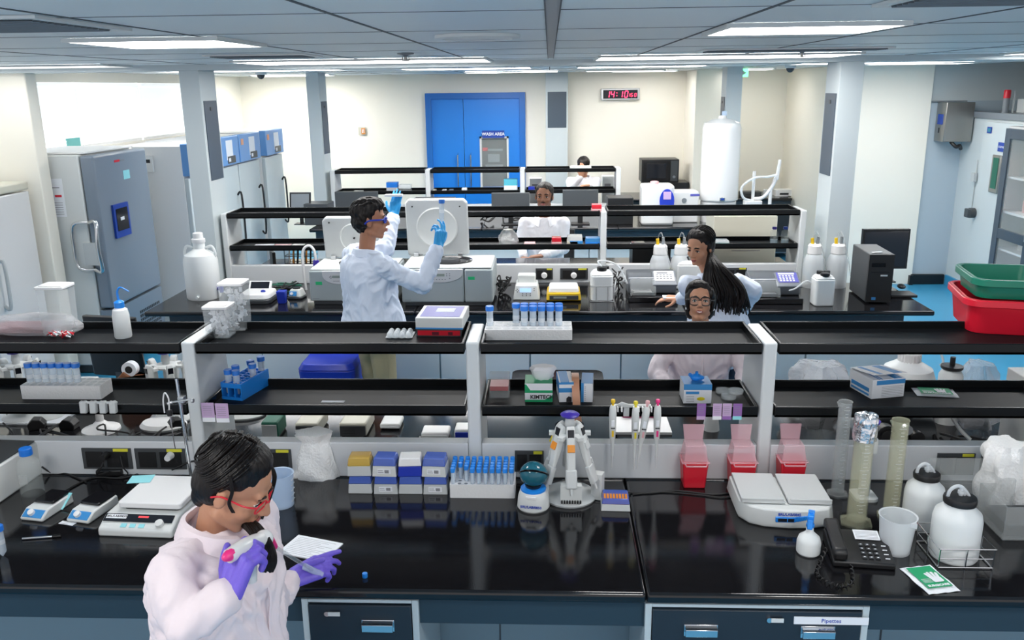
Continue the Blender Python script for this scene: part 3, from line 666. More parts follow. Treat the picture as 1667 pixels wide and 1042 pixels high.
# ---- carousel stand with big pipettes
def carousel(x,y,z,label,rz=0,full=True,scale=1,stand='light_grey',accents=('orange','orange','yellow','orange','light_grey','yellow')):
    t=thing('pipette_carousel',label,'pipette stand',(x,y,z),rz); b=MB(); b.lathe([(.105,0),(.108,.008),(.1,.02),(.06,.034),(.03,.045)],36); obj('base',b,stand,t)
    b=MB(); b.lathe([(.022,.04),(.018,.06),(.018,.30),(.022,.31),(.016,.345)],18); obj('post',b,stand,t)
    b=MB(); b.lathe([(.016,.34),(.034,.347),(.038,.354),(.03,.36),(0,.362)],24); obj('knob',b,'violet_cap',t)
    b=MB(); b.lathe([(.022,.262),(.05,.27),(.056,.28),(.05,.288),(.022,.29)],24)
    for k in range(6): b.at(rz=k*PI/3).box(.03,.082,-.012,.012,.27,.283)
    b.I(); obj('holder_ring',b,'offwhite',t); t.scale=(scale,)*3
    return t
def big_pip(acc):
    t=thing('electronic_pipette','','pipette'); b=MB()
    # curved body leaning outwards
    b.prism([(-.012,.02),(.004,.05),(.02,.055),(.028,.03),(.026,-.03),(.018,-.075),(.012,-.12),(-.004,-.125),(-.008,-.07),(-.006,-.02)],-.017,.017,'x')
    obj('body',b,'offwhite',t,.007,seg=3)
    b=MB(); b.at(0,.0265,.022,rx=R(-10)).box(-.0125,.0125,-.002,.003,-.022,.018); obj('screen',b,'screen_dark',t,.001)
    b=MB(); b.at(0,.026,-.03,rx=R(6)).rbox(.015,.004,-.018,.012,.003,3); obj('keypad',b,acc,t,.002)
    b=MB(); b.box(-.022,.022,-.006,.016,-.19,-.115); obj('tip_cone_housing',b,'light_grey',t,.006)
    b=MB(); b.cyl((0,.005,-.19),(0,.005,-.215),.006,.004); obj('nozzle',b,'offwhite',t)
    return t
a=loc(928,828); cx,cy=a[0],a[1]+.105
carousel(cx,cy,Z,'round pipette carousel with violet knob loaded with electronic pipettes, near worktop centre')
desc=['facing the camera','at the front right of the carousel','at the back right of the carousel','behind the post of the carousel','at the back left of the carousel, with a yellow keypad','at the front left of the carousel']
for k in range(6):
    ang=-PI/2+k*PI/3+R(3); o=big_pip(['orange','light_grey','light_grey','light_grey','yellow','orange'][k])
    o['label']='white electronic pipette '+desc[k]; o['group']='electronic pipettes on the carousel'
    r_=.078; r_=.040; o.location=(cx+r_*math.cos(ang),cy+r_*math.sin(ang),Z+.262)
    o.rotation_euler=(Matrix.Rotation(ang-PI/2,4,'Z')@Matrix.Rotation(R(20),4,'X')).to_euler()
# multichannel head on the front pipette
b=MB(); b.box(-.042,.042,-.014,.014,0,.075); b.mt(1)
for k in range(8): b.cyl((-.036+k*.0103,-.016,-.0),(-.036+k*.0103,-.016,.014),.0035,n=8)
tag(obj('multichannel_head',b,['offwhite','black'],bev=.004),'white eight-channel pipette head resting on the carousel base','pipette head',loc=(cx+.004,cy-.092,Z+.022))
for (dx,dy,lab) in((-.11,-.035,'left of the post'),(.112,-.015,'right of the post')):
    b=MB(); b.box(-.022,.022,-.02,.02,0,.11); b.mt(1).box(-.015,.015,-.0215,-.02,.01,.09); tag(obj('multichannel_head',b,['offwhite','light_grey'],bev=.006),'white narrow multichannel head standing '+lab,'pipette head',loc=(cx+dx,cy+dy,Z+.002),rz=R(20 if dx<0 else -20))
# ---- sharps containers
def sharps(px,py,label,part=1):
    a=loc(px,py); t=thing('sharps_container',label,'sharps bin',(a[0],a[1]+.05,Z)); b=MB(); b.frus((.044,.042),(.052,.05),0,.115); obj('red_bin',b,'red',t,.006)
    b=MB(); b.frus((.057,.055),(.057,.055),.113,.12); b.frus((.05,.048),(.04,.036),.12,.185); o=obj('lid_collar',b,'clear_pink',t,.003)
    b=MB(); b.at(0,-.058,.12).tube([(-.045,0,.0),(-.04,-.006,-.012),(.04,-.006,-.012),(.045,0,.0)],.0035,8,sm=False); obj('handle',b,'clear_pink',t)
    b=MB(); b.at(0,.034,.185,rx=R(-8)); b.frus((.038,.004),(.044,.004),0,.065); obj('flap',b,'clear_pink',t,.002)
    return t
sharps(1131,797,'red sharps bin with pink clear lid, left of the white upright'); sharps(1209,797,'red sharps bin with pink clear lid, directly before the white upright'); sharps(1290,796,'red sharps bin standing farthest right, behind the platform shaker')
# ---- rocking shaker
a=loc(1195,835);c_=loc(1348,835); cx=(a[0]+c_[0])/2; w=(c_[0]-a[0]); cy=loc(1275,866)[1]+.17
t=thing('platform_shaker','white platform shaker with a blue swoosh, right of the sharps bins','shaker',(cx,cy,Z),R(-2)); hw=w/2
b=MB()
pts=[(-hw,.15)]+[(-hw*.98,-.07),(-hw*.8,-.12)]+[(-hw*.5,-.145),(0,-.155),(hw*.5,-.15),(hw*.85,-.13),(hw*.98,-.09),(hw,.15)]
k=len(pts); b._add([(x*.94,y*.95,0) for x,y in pts]+[(x,y,.02) for x,y in pts]+[(x*.96,y*.96,.075) for x,y in pts],[tuple(range(k))[::-1],tuple(range(2*k,3*k))]+[(i,(i+1)%k,k+(i+1)%k,k+i) for i in range(k)]+[(k+i,k+(i+1)%k,2*k+(i+1)%k,2*k+i) for i in range(k)]); obj('body',b,'offwhite',t,.006)
b=MB(); b.box(-hw*.92,-.006,-.1,.14,.078,.09).box(.006,hw*.92,-.1,.14,.078,.09); 
for sx in (-1,1): b.box(-hw*.92 if sx<0 else .012,-.012 if sx<0 else hw*.92,-.1,-.092,.09,.098)
obj('platform',b,'light_grey',t,.002)
b=MB(); 
for i in range(14):
    x=-.02+i*.0085-.03; y=-.1535 if abs(x)<.03 else -.152; b.box(x,x+.009,-.154,-.146,.03-.00*i+.012*((i-6)/7)**2,.045+.004*i*.2)
b.at(0,0,0).box(-.05,.02,-.156,-.147,.03,.05)
obj('swoosh',b,'blue_bright',t,.002); b=MB(); b.box(-.042,-.01,-.158,-.156,.034,.046).box(-.006,.016,-.158,-.156,.034,.046); obj('display',b,'screen_dark',t)
b=MB(); b.text('BRL/LAB/0845',.014,TM(0,-.152,.06,R(80)),bold=.0003); b.mt(1).rbox(.012,.002,0,.001,.001); obj('lettering',b,['ink_blue','green'],t)
# ---- spray bottle
a=loc(1320,908); t=thing('spray_bottle','squat white spray bottle with a blue trigger head beside the telephone','bottle',(a[0],a[1]+.035,Z),R(160)); b=MB(); b.lathe([(.036,0),(.041,.006),(.041,.045),(.036,.062),(.018,.078),(.013,.085),(.012,.105)],22); obj('body',b,'hdpe',t)
b=MB(); b.cyl((0,0,.1),(0,0,.115),.014).box(-.011,.011,-.035,.02,.125,.15).box(-.008,.008,-.008,.012,.112,.128); b.at(0,-.03,.137,rx=R(-60)).box(-.007,.007,-.004,.004,-.0,.035); b.at(0,.028,.128,rx=R(20)).box(-.009,.009,-.003,.006,-.022,.012); obj('trigger_head',b,'blue_bright',t,.003)
# ---- telephone
a=loc(1392,905); t=thing('telephone','black desk telephone with a coiled cord and a white number card','telephone',(a[0]+.01,a[1]+.01,Z),R(-8))
b=MB(); b.prism([(-.095,0),(-.095,.022),(.075,.052),(.095,.045),(.095,0)],-.10,.105,'x'); obj('body',b,'black',t,.006)
b=MB(); b.at(.03,-.01,.0405,rx=R(10)).box(-.035,.05,.035,.085,-.001,.002)
b.mt(1)
for i in range(6): b.box(-.03,.045,.040+i*.007,.0415+i*.007,.002,.0025)
obj('number_card',b,['paper','ink_grey'],t)
b=MB(); b.at(.03,-.01,.0385,rx=R(10))
for r_ in range(4):
    for c in range(3): b.box(-.03+c*.022,-.016+c*.022,-.065+r_*.022,-.054+r_*.022,0,.004)
b.mt(1)
for r_ in range(4):
    for c in range(3): b.box(-.026+c*.022,-.020+c*.022,-.061+r_*.022,-.058+r_*.022,.004,.0045)
for r_ in range(4): b.box(.045,.06,-.062+r_*.022,-.059+r_*.022,0,.003)
obj('keypad',b,['dark_grey','paper'],t,.001)
b=MB(); b.at(-.078,0,.05,rx=R(8)); b.prism([(-.1,-.01),(-.102,.02),(-.085,.032),(-.045,.026),(.045,.026),(.085,.032),(.102,.02),(.1,-.01),(.06,-.008),(.05,.006),(-.05,.006),(-.06,-.008)],-.023,.023,'x'); obj('handset',b,'black',t,.008,seg=3)
t.rotation_euler=(0,0,R(-6))
b=MB(); A=[tp(1345,895,.93),tp(1335,915),tp(1330,935),tp(1345,948),tp(1370,955),tp(1388,945),tp(1385,925),tp(1380,912)]
path=crom([Vector(p) for p in A],14); co_=[]
for i,p in enumerate(path):
    d=(path[min(i+1,len(path)-1)]-path[max(i-1,0)]).normalized(); n1=d.cross(Vector((0,0,1))).normalized(); an=i*1.35; co_.append(p+n1*(.0055*math.cos(an))+Vector((0,0,.0055*math.sin(an)+.003)))
b.tube(co_,.0022,6); obj('coiled_cord',b,'black',t).matrix_parent_inverse=(Matrix.Translation(t.location)@t.rotation_euler.to_matrix().to_4x4()).inverted()
# ---- graduated cylinders
def gcyl(x,y,h,r,label,m='clear_yellow',foot=True,foil=False,lip=True):
    t=thing('graduated_cylinder',label,'measuring cylinder',(x,y,Z)); b=MB(); b.lathe([(r,.012),(r,h),(r*1.07,h+.004),(r*.93,h+.002),(r*.9,h-.01),(r*.9,.02),(0,.018)],26,cap=False); obj('wall',b,m,t)
    b=MB(); b.prism([(r*1.75*math.cos(PI/3*k+.3),r*1.75*math.sin(PI/3*k+.3)) for k in range(6)],0,.012) if foot else b.lathe([(r*1.4,0),(r*1.4,.006),(r,.014)],24); obj('foot',b,m,t,.003)
    b=MB()
    n=int(h/.014)
    for k in range(3,n-1):
        L_=.9 if k%5==0 else .45; z=.02+k*.014
        q=[(r*1.012*math.cos(-PI/2+a_*L_),r*1.012*math.sin(-PI/2+a_*L_)) for a_ in (-.5,-.25,0,.25,.5)]
        for i in range(4): b.quad((*q[i],z),(*q[i+1],z),(*q[i+1],z+.0013),(*q[i],z+.0013))
    obj('graduations',b,'paper',t)
    if foil:
        b=MB(); n_=28; vs=[];rings=[(r*1.13,h-.085),(r*1.16,h-.06),(r*1.12,h-.03),(r*1.17,h-.008),(r*1.1,h+.010),(r*.6,h+.014),(0.001,h+.011)]
        random.seed(4); jit=lambda:1+random.uniform(-.05,.05)
        for (q,z) in rings:
            for i in range(n_): a_=2*PI*i/n_; k_=jit(); vs.append((q*k_*math.cos(a_),q*k_*math.sin(a_),z+random.uniform(-.004,.004)))
        b._add(vs,[(j*n_+i,j*n_+(i+1)%n_,(j+1)*n_+(i+1)%n_,(j+1)*n_+i) for j in range(len(rings)-1) for i in range(n_)]); obj('foil_cover',b,'foil',t,smooth=False)
    elif lip: b=MB(); b.prism([(-.012,0),(0,-.014),(.012,0)],h-.005,h+.004) if False else b.cyl((-r*.95,-.004,h-.012),(-r*1.3,-.006,h+.004),.006,.004); obj('spout',b,m,t)
    return t
def gplace(pxb,pyb,pyt,r,label,**k):
    p=P(pxb,pyb,Z); y=p.y+r*1.3; top=PY(pxb,pyt,y).z; return gcyl(PY(pxb,pyb,y).x,y,max(.2,top-Z),r,label,**k)
gplace(1362,812,655,.0255,'tall clear measuring cylinder, leftmost behind the telephone',m='clear_grey')
gplace(1392,862,680,.036,'wide measuring cylinder with its mouth wrapped in crumpled foil',foil=True)
gplace(1448,850,685,.030,'tall yellowish measuring cylinder right of the foil-topped one')
# ---- second carousel stand (upright post with violet top)
a=loc(1418,832); t=thing('pipette_stand','tall white stand with a violet top, between the measuring cylinders','stand',(a[0]+.012,a[1]+.12,Z))
b=MB(); b.rbox(.045,.05,0,.012,.02); b.lathe([(.022,.012),(.02,.30),(.024,.31)],18); b.box(-.024,.024,-.03,.03,.2,.26); obj('post',b,'offwhite',t); b=MB(); b.lathe([(.018,.31),(.034,.318),(.036,.326),(.0,.334)],22); obj('knob',b,'violet_cap',t)
# ---- beakers
def beaker(px,py,h,r0,r1,label,m='frost',handle=False,rz=0,z=.9):
    a=loc(px,py,z); t=thing('plastic_beaker',label,'beaker',(a[0],a[1]+r0,z),rz); b=MB(); b.lathe([(0,.0),(r0,.0),(r1,h),(r1+.003,h+.002),(r1-.003,h),(r0-.003,.006),(0,.005)],34,cap=False); obj('wall',b,m,t)
    b=MB(); b.prism([(-.014,r1-.003),(.014,r1-.003),(0,r1+.016)],h-.016,h+.002); obj('spout',b,m,t,.002)
    b=MB()
    for k in range(5): b.box(-.018,.018,-r0-(r1-r0)*(k+1)/6-.0012,-r0-(r1-r0)*(k+1)/6+.004,h*(k+1)/6,h*(k+1)/6+.0012)
    obj('graduations',b,'light_grey',t); return t
beaker(1465,908,.135,.050,.062,'large translucent plastic beaker beside the telephone','frost',rz=R(180+30))
beaker(452,831,.135,.050,.056,'bluish translucent plastic beaker behind the woman with the pipette','frost_blue',rz=R(90))
# ---- carboys in wire baskets
def jar(px,py,label,r=.068,h=.155,z=.9,rz=0):
    a=loc(px,py,z); t=thing('white_carboy',label,'carboy',(a[0],a[1]+r,z),rz); b=MB(); b.lathe([(r*.93,0),(r,.01),(r,h*.72),(r*.93,h*.86),(r*.62,h*.98),(r*.58,h*1.02),(r*.58,h*1.08)],32); obj('body',b,'hdpe',t)
    b=MB(); b.lathe([(r*.66,h*1.04),(r*.68,h*1.12),(r*.64,h*1.16),(r*.2,h*1.18)],28); obj('cap',b,'black',t)
    b=MB(); b.cyl((0,0,h*1.16),(0,0,h*1.35),.007); b.cyl((.012,0,h*1.16),(.014,0,h*1.28),.005); b.cyl((0,0,h*1.22),(0,0,h*1.27),.011); obj('fitting',b,'frost',t)
    b=MB(); b.tube([(-r*.5,0,h*.98),(-r*.5,-.0,h*1.25),(-.01,0,h*1.36),(r*.3,0,h*1.2),(r*.5,0,h*.98)],.006,8); obj('carry_handle',b,'frost',t)
    return t
jar(1568,924,'white round carboy with a black screw collar, nearest the glove packet',.080,.195)
jar(1512,868,'white round carboy with a black lid standing behind another carboy',.070,.18)
a=loc(1585,925); 
def basket(x,y,w,d,h,label,m='chrome'):
    t=thing('wire_basket',label,'basket',(x,y,Z)); 
    b=MB()
    for z,s_ in((.004,1),(h,1.04)): b.tube([(-w*s_,-d*s_,z),(w*s_,-d*s_,z),(w*s_,d*s_,z),(-w*s_,d*s_,z),(-w*s_,-d*s_,z)],.0024,6,sm=False)
    b.tube([(-w,-d,h*.5),(w,-d,h*.5),(w,d,h*.5),(-w,d,h*.5),(-w,-d,h*.5)],.0018,6,sm=False)
    for k in (-1,0,1): b.tube([(k*w,-d*1.04,h),(k*w,-d,0.004),(k*w,d,.004),(k*w,d*1.04,h)],.0022,6,sm=False)
    for k in (-1,1): b.tube([(k*w*1.04,0,h),(k*w,0,.004)],.0022,6,sm=False)
    obj('wires',b,m,t); return t
p_=P(1568,924); basket(p_.x+.002,p_.y+.080,.090,.088,.075,'chrome wire basket around the front white carboy at right')
# wire rack handle
# ---- glove packets
def packet(x,y,z,w,h,label,rz=0,txt='SURGICARE'):
    t=thing('glove_packet',label,'glove packet',(x,y,z),rz); b=MB(); n=8
    vs=[];fs=[]
    for j in range(n+1):
        for i in range(n+1):
            u=i/n-.5;v=j/n-.5; vs.append((u*w,v*h,.006*(1-4*u*u)*(1-4*v*v)+.002+.0015*math.sin(i*2.1+j*1.3)))
    k=len(vs); vs+= [(p[0],p[1],0) for p in vs[:k]]
    fs=[(j*(n+1)+i,j*(n+1)+i+1,(j+1)*(n+1)+i+1,(j+1)*(n+1)+i) for j in range(n) for i in range(n)]
    fs+=[(k+a_[3],k+a_[2],k+a_[1],k+a_[0]) for a_ in fs]
    b._add(vs,fs); obj('pouch',b,'paper',t)
    b=MB(); b.box(-w*.38,w*.38,-h*.36,h*.40,.009,.0098); b.mt(1)
    M_=Matrix.Translation((0,-h*.30,.0105)); b.text(txt,w*.125,M_,.0003,bold=.0006)
    for (fx,fy,l,an) in ((-.02,.02,.05,10),(-.008,.03,.06,2),(.006,.03,.058,-5),(.02,.02,.045,-14)):
        b.at(w*.12+fx*.75,h*.02,.0105+abs(an)*.00004+fx*.01,rz=R(an)); b.rbox(.0045,l*.42,0,.0006,.004); b.I()
    b.at(w*.12,h*-.12,.0122); b.rbox(.018,.014,0,.0006,.006); b.I()
    for k_ in range(4): b.box(-w*.33,-w*.05,-h*.18+k_*h*.04,-h*.17+k_*h*.04,.0105,.0108)
    obj('print',b,['green','paper'],t); return t
p=P(1513,944); packet(p.x,p.y,Z,.115,.16,'green and white surgical glove packet lying on the near worktop edge',R(12))
# ---- plastic bag over a clear box at far right
def lumpy(label,x,y,z,rx,ry,h,m,name='plastic_bag',cat='plastic bag',seed=1,amp=.22,top=.3,n=36,rings=22,rz=0,flare=0):
    random.seed(seed); b=MB(); vs=[]
    for j in range(rings+1):
        v=j/rings; s=(1-(v**3)*(1-top))*(.86+.14*math.sin(min(1,v*2.2)*PI/2))
        if v>.93 and not flare: s*=.9
        if flare: s=(1-.42*min(1,v/.8)**2) if v<.8 else .58+.28*(v-.8)/.2
        for i in range(n):
            a_=2*PI*i/n; q=noise.noise(Vector((math.cos(a_)*2.2,math.sin(a_)*2.2,v*2.6+seed*9)))*amp+noise.noise(Vector((math.cos(a_)*7,math.sin(a_)*7,v*4+seed*5)))*amp*.45
            vs.append((rx*s*(1+q)*math.cos(a_),ry*s*(1+q)*math.sin(a_),h*v+(h*.06*noise.noise(Vector((a_,v*3,seed))) if v>0 else 0)))
    b._add(vs,[(j*n+i,j*n+(i+1)%n,(j+1)*n+(i+1)%n,(j+1)*n+i) for j in range(rings) for i in range(n)]+[tuple(range(n))[::-1],tuple(range(rings*n,(rings+1)*n))])
    return tag(obj(name,b,m),label,cat,loc=(x,y,z),rz=rz)
a=loc(512,784); lumpy('crumpled white plastic bag standing behind the woman with the pipette',a[0],a[1]+.06,Z,.095,.06,.20,'bag',seed=3,top=.8,amp=.25,flare=1)
a=P(1655,880); t=thing('clear_box','clear plastic box under the draped bag at the right edge','box',(a.x+.06,a.y+.1,Z)); b=MB(); b.box(-.11,.11,-.1,-.096,0,.13).box(-.11,.11,.096,.1,0,.13).box(-.11,-.106,-.096,.096,0,.13).box(.106,.11,-.096,.096,0,.13).box(-.11,.11,-.1,.1,0,.004); obj('box',b,'clear_grey',t)
b=MB(); b.box(-.09,.09,-.08,.08,.006,.05); obj('rack_insert',b,'dark_grey',t,.004)
a=P(1630,790,1.0); lumpy('large crumpled translucent plastic bag draped at the right end of the near worktop',a.x+.02,a.y+.02,Z+.0,.10,.09,.27,'bag',seed=8,top=.75,amp=.35)
a=P(1600,850); b=MB(); b.box(-.12,.12,-.1,.1,0,.16); tag(obj('grey_box',b,'clear_grey',bev=.006),'grey translucent box behind the carboys at the right','box',loc=(a.x-.0,a.y+.13,Z))
# black meter box hidden under bag
# ---- left cluster : hotplate stirrer
a=loc(155,875);c_=loc(278,877); w=c_[0]-a[0]; t=thing('hotplate_stirrer','large white hotplate stirrer with a square top and dark control panel','hotplate',((a[0]+c_[0])/2+.015,a[1]+.15,Z),R(-3))
hw=w/2; b=MB(); b.prism([(-.15,0),(-.15,.03),(-.085,.062),(.16,.06),(.165,0)],-hw,hw,'x'); obj('body',b,'offwhite',t,.008)
sl=math.atan2(.032,.065); 
b=MB(); b.at(0,-.118,.0465,rx=sl).box(-hw*.95,hw*.92,.0,.034,0,.0035); b.mt(1).box(-hw*.9,-hw*.35,.012,.03,.0035,.0042); b.mt(3).text('BRL/LAB/0839',.014,Matrix.Translation((0,-.118,.0465))@Matrix.Rotation(sl,4,'X')@Matrix.Translation((-hw*.62,.021,.0043)),bold=.0003) if False else b
b.mt(2).box(-.005,.035,.018,.026,.0035,.0042); obj('control_panel',b,['screen_dark','paper','led_red2'],t,.002)
b=MB(); b.mt(0); M_=Matrix.Translation((0,-.118,.0465))@Matrix.Rotation(sl,4,'X'); b.text('BRL/LAB/0839',.013,M_@Matrix.Translation((-hw*.62,.021,.0045)),ext=.0002,bold=.0003); obj('lettering',b,'ink',t)
b=MB(); b.at(0,-.118,.0465,rx=sl)
for k in (-.06,-.025,.01): b.box(k*1.0,k+.022,-.024,-.008,0,.002)
obj('keys',b,'cyan_paper',t); b=MB(); b.at(hw*.62,-.125,.044,rx=sl).lathe([(.016,0),(.015,.014),(.006,.016)],20); obj('knob',b,'offwhite',t)
b=MB(); b.rbox(.125,.12,.075,.098,.015,5); b.mt(1).rbox(.11,.105,.062,.075,.015,4); o=obj('top_plate',b,['white','dark_grey'],t,.004); o.location=(.02,.055,0)
b=MB(); 
n_=obj('cyan_note',MB().box(-.045,.045,-.035,.035,0,.0015),'cyan_paper'); tag(n_,'cyan printed note lying on the corner of the hotplate top','note',loc=(t.location.x-.105,t.location.y+.135,Z+.1),rz=R(8))
# stand rod with clamp and temperature probe
a=PY(312,750,3.26); t=thing('clamp_stand','steel rod clamp stand rising behind the hotplate, with clamp and probe','stand',(PY(312,775,3.2).x,3.2,Z))
top=PY(287,616,3.2); bx=t.location.x
b=MB(); b.cyl((0,0,0),(top.x-bx,.0,top.z-Z),.0065,n=12); obj('rod',b,'chrome',t); b=MB(); b.rbox(.05,.035,0,.01,.01); obj('foot',b,'mid_grey',t)
cl=PY(296,650,3.2); b=MB(); b.at(cl.x-bx,0,cl.z-Z); b.box(-.012,.012,-.014,.014,-.012,.012); b.cyl((-.03,-.02,-.005),(.05,-.015,.006),.004); b.cyl((.045,-.015,0),(.055,-.015,.0),.009); b.cyl((-.05,-.025,-.01),(-.03,-.02,-.005),.006); obj('clamp',b,'steel',t,.001)
pr_=PY(276,672,3.17); b=MB(); b.at(pr_.x-bx,-.03,pr_.z-Z); b.lathe([(.010,-.012),(.012,0),(.010,.012)],14); obj('probe_grip',b,'black',t)
b=MB(); b.at(pr_.x-bx,-.03,pr_.z-Z); b.tube([(0,0,-.01),(.004,0,-.12),(.006,-.0,-.155)],.0022,6); obj('probe',b,'chrome',t)
b=MB(); b.at(pr_.x-bx,-.03,pr_.z-Z); b.tube([(0,0,.012),(.003,0,.06),(-.01,0,.085),(-.02,0,.05),(-.02,0,.0)],.0028,6); obj('probe_lead',b,'white',t)
# small stirrers
def stirrer(px,py,label,rz):
    a=loc(px,py); t=thing('magnetic_stirrer',label,'stirrer',(a[0],a[1]+.075,Z),rz); b=MB(); b.prism([(-.085,0),(-.09,.012),(-.05,.038),(.085,.042),(.09,0)],-.05,.05,'x'); obj('body',b,'offwhite',t,.006)
    s_=math.atan2(.026,.04); b=MB(); b.at(0,-.07,.025,rx=s_).box(-.043,.043,-.018,.018,-.0005,.002); obj('front_panel',b,'card_blue',t,.001)
    b=MB(); b.at(-.008,-.07,.026,rx=s_).lathe([(.0135,0),(.0125,.012),(.004,.014)],18); obj('knob',b,'white',t)
    b=MB(); b.rbox(.044,.05,.041,.052,.008,4); o=obj('top_plate',b,'black_gloss',t,.003); o.location=(0,.035,0); return t
stirrer(60,847,'small magnetic stirrer with blue front panel, left of its twin',R(-10)); stirrer(136,850,'small magnetic stirrer with blue front panel, nearest the hotplate',R(-12))
def card(px,py,w,d,label,m='cyan_paper',rz=0,z=.9,name='note_card',cat='note',lines=4,tilt=0):
    p=P(px,py,z); b=MB(); b.box(-w/2,w/2,-d/2,d/2,0,.0012); b.mt(1)
    for k in range(lines): b.box(-w*.4,w*(.1+.3*((k*7)%3)/2),d*(-.35+.7*k/max(1,lines-1))-.001,d*(-.35+.7*k/max(1,lines-1))+.001,.0012,.0014)
    return tag(obj(name,b,[m,'ink_grey']),label,cat,loc=(p.x,p.y,z),rz=rz)
o=card(100,806,.05,.075,'cyan tag hanging between the two small stirrers',rz=R(-20),z=.95); o.rotation_euler=(R(35),0,R(-12)); o.location.z=.925
card(110,852,.065,.022,'white label strip on the worktop below the small stirrers',m='paper',rz=R(-14),lines=2)
t=thing('pen','slim silver pen lying on the near worktop at left','pen',(P(67,877).x,P(67,877).y,Z+.0055),R(10)); b=MB(); b.cyl((-.065,0,0),(.04,0,0),.0045,n=10); obj('barrel',b,'steel',t); b=MB(); b.cyl((.04,0,0),(.07,0,0),.0048,n=10).box(.045,.072,-.001,.001,.004,.007); obj('cap',b,'black',t)
# glass bottle with blue cap
def labbottle(x,y,z,r,h,label,cap='blue_cap',m='glass',liq=None,group=None,s=1):
    t=thing('lab_bottle',label,'bottle',(x,y,z),group=group); b=MB(); b.lathe([(r*.93,0),(r,.006),(r,h*.62),(r*.85,h*.74),(r*.42,h*.84),(r*.40,h*.92)],24); b.mt(1).box(-r*.4,r*.4,-r*1.02,-r*.99,h*.3,h*.5); obj('body',b,[m,'clear_grey'],t)
    if liq: b=MB(); b.lathe([(r*.9,.004),(r*.94,.008),(r*.94,h*liq)],24); obj('contents',b,'water',t)
    b=MB(); b.lathe([(r*.55,h*.86),(r*.57,h*.88),(r*.55,h*1.0),(r*.5,h*1.01)],24); obj('cap',b,cap,t); return t
a=loc(42,812); labbottle(a[0],a[1]+.05,Z,.045,.20,'glass laboratory bottle with a blue cap at the left end of the near worktop')
put50(*P(5,905).to_tuple()[:2],Z,'blue-capped tube standing alone at the lower left edge of the photo')
# equipment at left edge
a=P(20,810); t=thing('water_bath','white boxy instrument with a dark top, cut by the left edge of the photo','instrument',(a.x-.16,a.y+.10,Z),R(-3)); b=MB(); b.frus((.15,.15),(.15,.14),0,.15); obj('body',b,'offwhite',t,.008); b=MB(); b.box(-.14,.14,-.1,.13,.151,.156); obj('top',b,'dark_grey',t); b=MB(); b.at(.1,-.152,.08,rx=R(-8)).box(-.04,.03,-.002,0,-.035,.02); obj('note',b,'cyan_paper',t)
# adapter + cables
t=thing('power_adapter','black power adapter block on the worktop below the left sockets','adapter',(P(178,775).x,P(178,775).y+.02,Z),R(5)); b=MB(); b.box(-.055,.055,-.03,.03,0,.03); obj('body',b,'black',t,.006)
for i,(lab,pp,r_) in enumerate([
 ('black cable looping from the left socket down to the adapter',[PY(172,742,Y1-.0).to_tuple(),tp(165,760,.96),tp(160,772,.92),tp(178,768,.93)],.004),
 ('thin black cable hanging below the second socket',[PY(196,742,Y1-.0).to_tuple(),tp(200,760,.95),tp(208,772,.91),tp(190,778)],.003),
 ('black cable behind the small stirrers running to the left',[tp(140,785),tp(110,772),tp(85,770),tp(68,760,.94)],.004),
 ('black cable curling between stirrer and hotplate',[tp(105,800),tp(150,778),tp(200,778),tp(250,765),tp(300,760,.93)],.004),
 ('bundle cable hanging beside the left white upright',[PY(300,700,3.3).to_tuple(),tp(310,740,.96),tp(298,760,.93),tp(330,770),tp(360,775)],.0045),
 ('second cable crossing behind the clamp stand',[tp(280,765,.93),tp(320,750,.97),tp(350,765,.92),tp(375,778)],.004),
 ('black cable running along the raceway foot past the tip box',[tp(960,802),tp(1000,800),tp(1050,803),tp(1100,799),tp(1160,805),tp(1200,800)],.0035),
 ('second black cable in front of the sharps bins',[tp(1030,805),tp(1080,801),tp(1140,806),tp(1180,810),tp(1215,803)],.003),
 ]): cable(lab,pp,r_)
for px,lab in ((172,'black plug in the left socket panel'),(277,'round white plug in the second socket panel')):
    p=PY(px,742,Y1-.005); b=MB(); b.cyl((0,0,0),(0,-.035,0),.017,.013,n=16); tag(obj('power_plug',b,'black' if px==172 else 'white'),lab,'plug',loc=(p.x,Y1-.0,p.z))
# cap on the worktop
a=loc(593,943); b=MB(); b.lathe([(.0085,0),(.0092,.002),(.0092,.015),(.008,.016)],22); tag(obj('tube_cap',b,'blue_bright'),'single small blue tube cap lying alone on the near worktop','cap',loc=(a[0],a[1]+.012,Z))
# ================================================================ near lower shelf
SL=1.18+.0145; SU=1.45+.0145
def onl(px,py,z=SL): p=P(px,py,z); return p
# hanging four-slot holder + small stand at left
p=PY(160,662,Y1-.02); t=thing('pipette_holder','four-fingered white pipette holder hooked at the left of the lower shelf lip','holder',(p.x,p.y,p.z))
for k in range(4):
    b=MB(); b.prism([(-.014,-.028),(.014,-.028),(.016,.02),(.008,.026),(-.004,.022),(-.012,.026)],-.012,.012,'y'); o=obj('clip',b,'light_grey',t,.004); o.location=((k-1.5)*.042,0,0)
b=MB(); b.box(-.08,.08,.0,.012,.012,.02); obj('rail',b,'offwhite',t,.002)
a=P(160,704,.9); t=thing('round_stand','white round-footed stand behind the raceway at left','stand',(a.x,a.y+.03,Z)); b=MB(); b.lathe([(.09,0),(.088,.01),(.04,.03),(.02,.05)],28); obj('base',b,'white',t); b=MB(); b.lathe([(.019,.05),(.017,.16)],16); obj('post',b,'white',t)
# foam rack with 50ml tubes, left
a=onl(100,650); slot=foam_rack(a.x,a.y+.055,SL,.36,.11,.062,10,3,.015,'white foam rack with seven blue-capped tubes on the lower shelf at left')
for k in range(7): x,y=slot(k if k<6 else 6,1 if k<6 else 1); put50(x,y,SL+.03,'blue-capped 50 millilitre tube in the foam rack on the lower shelf at left','tubes in the left lower foam rack')
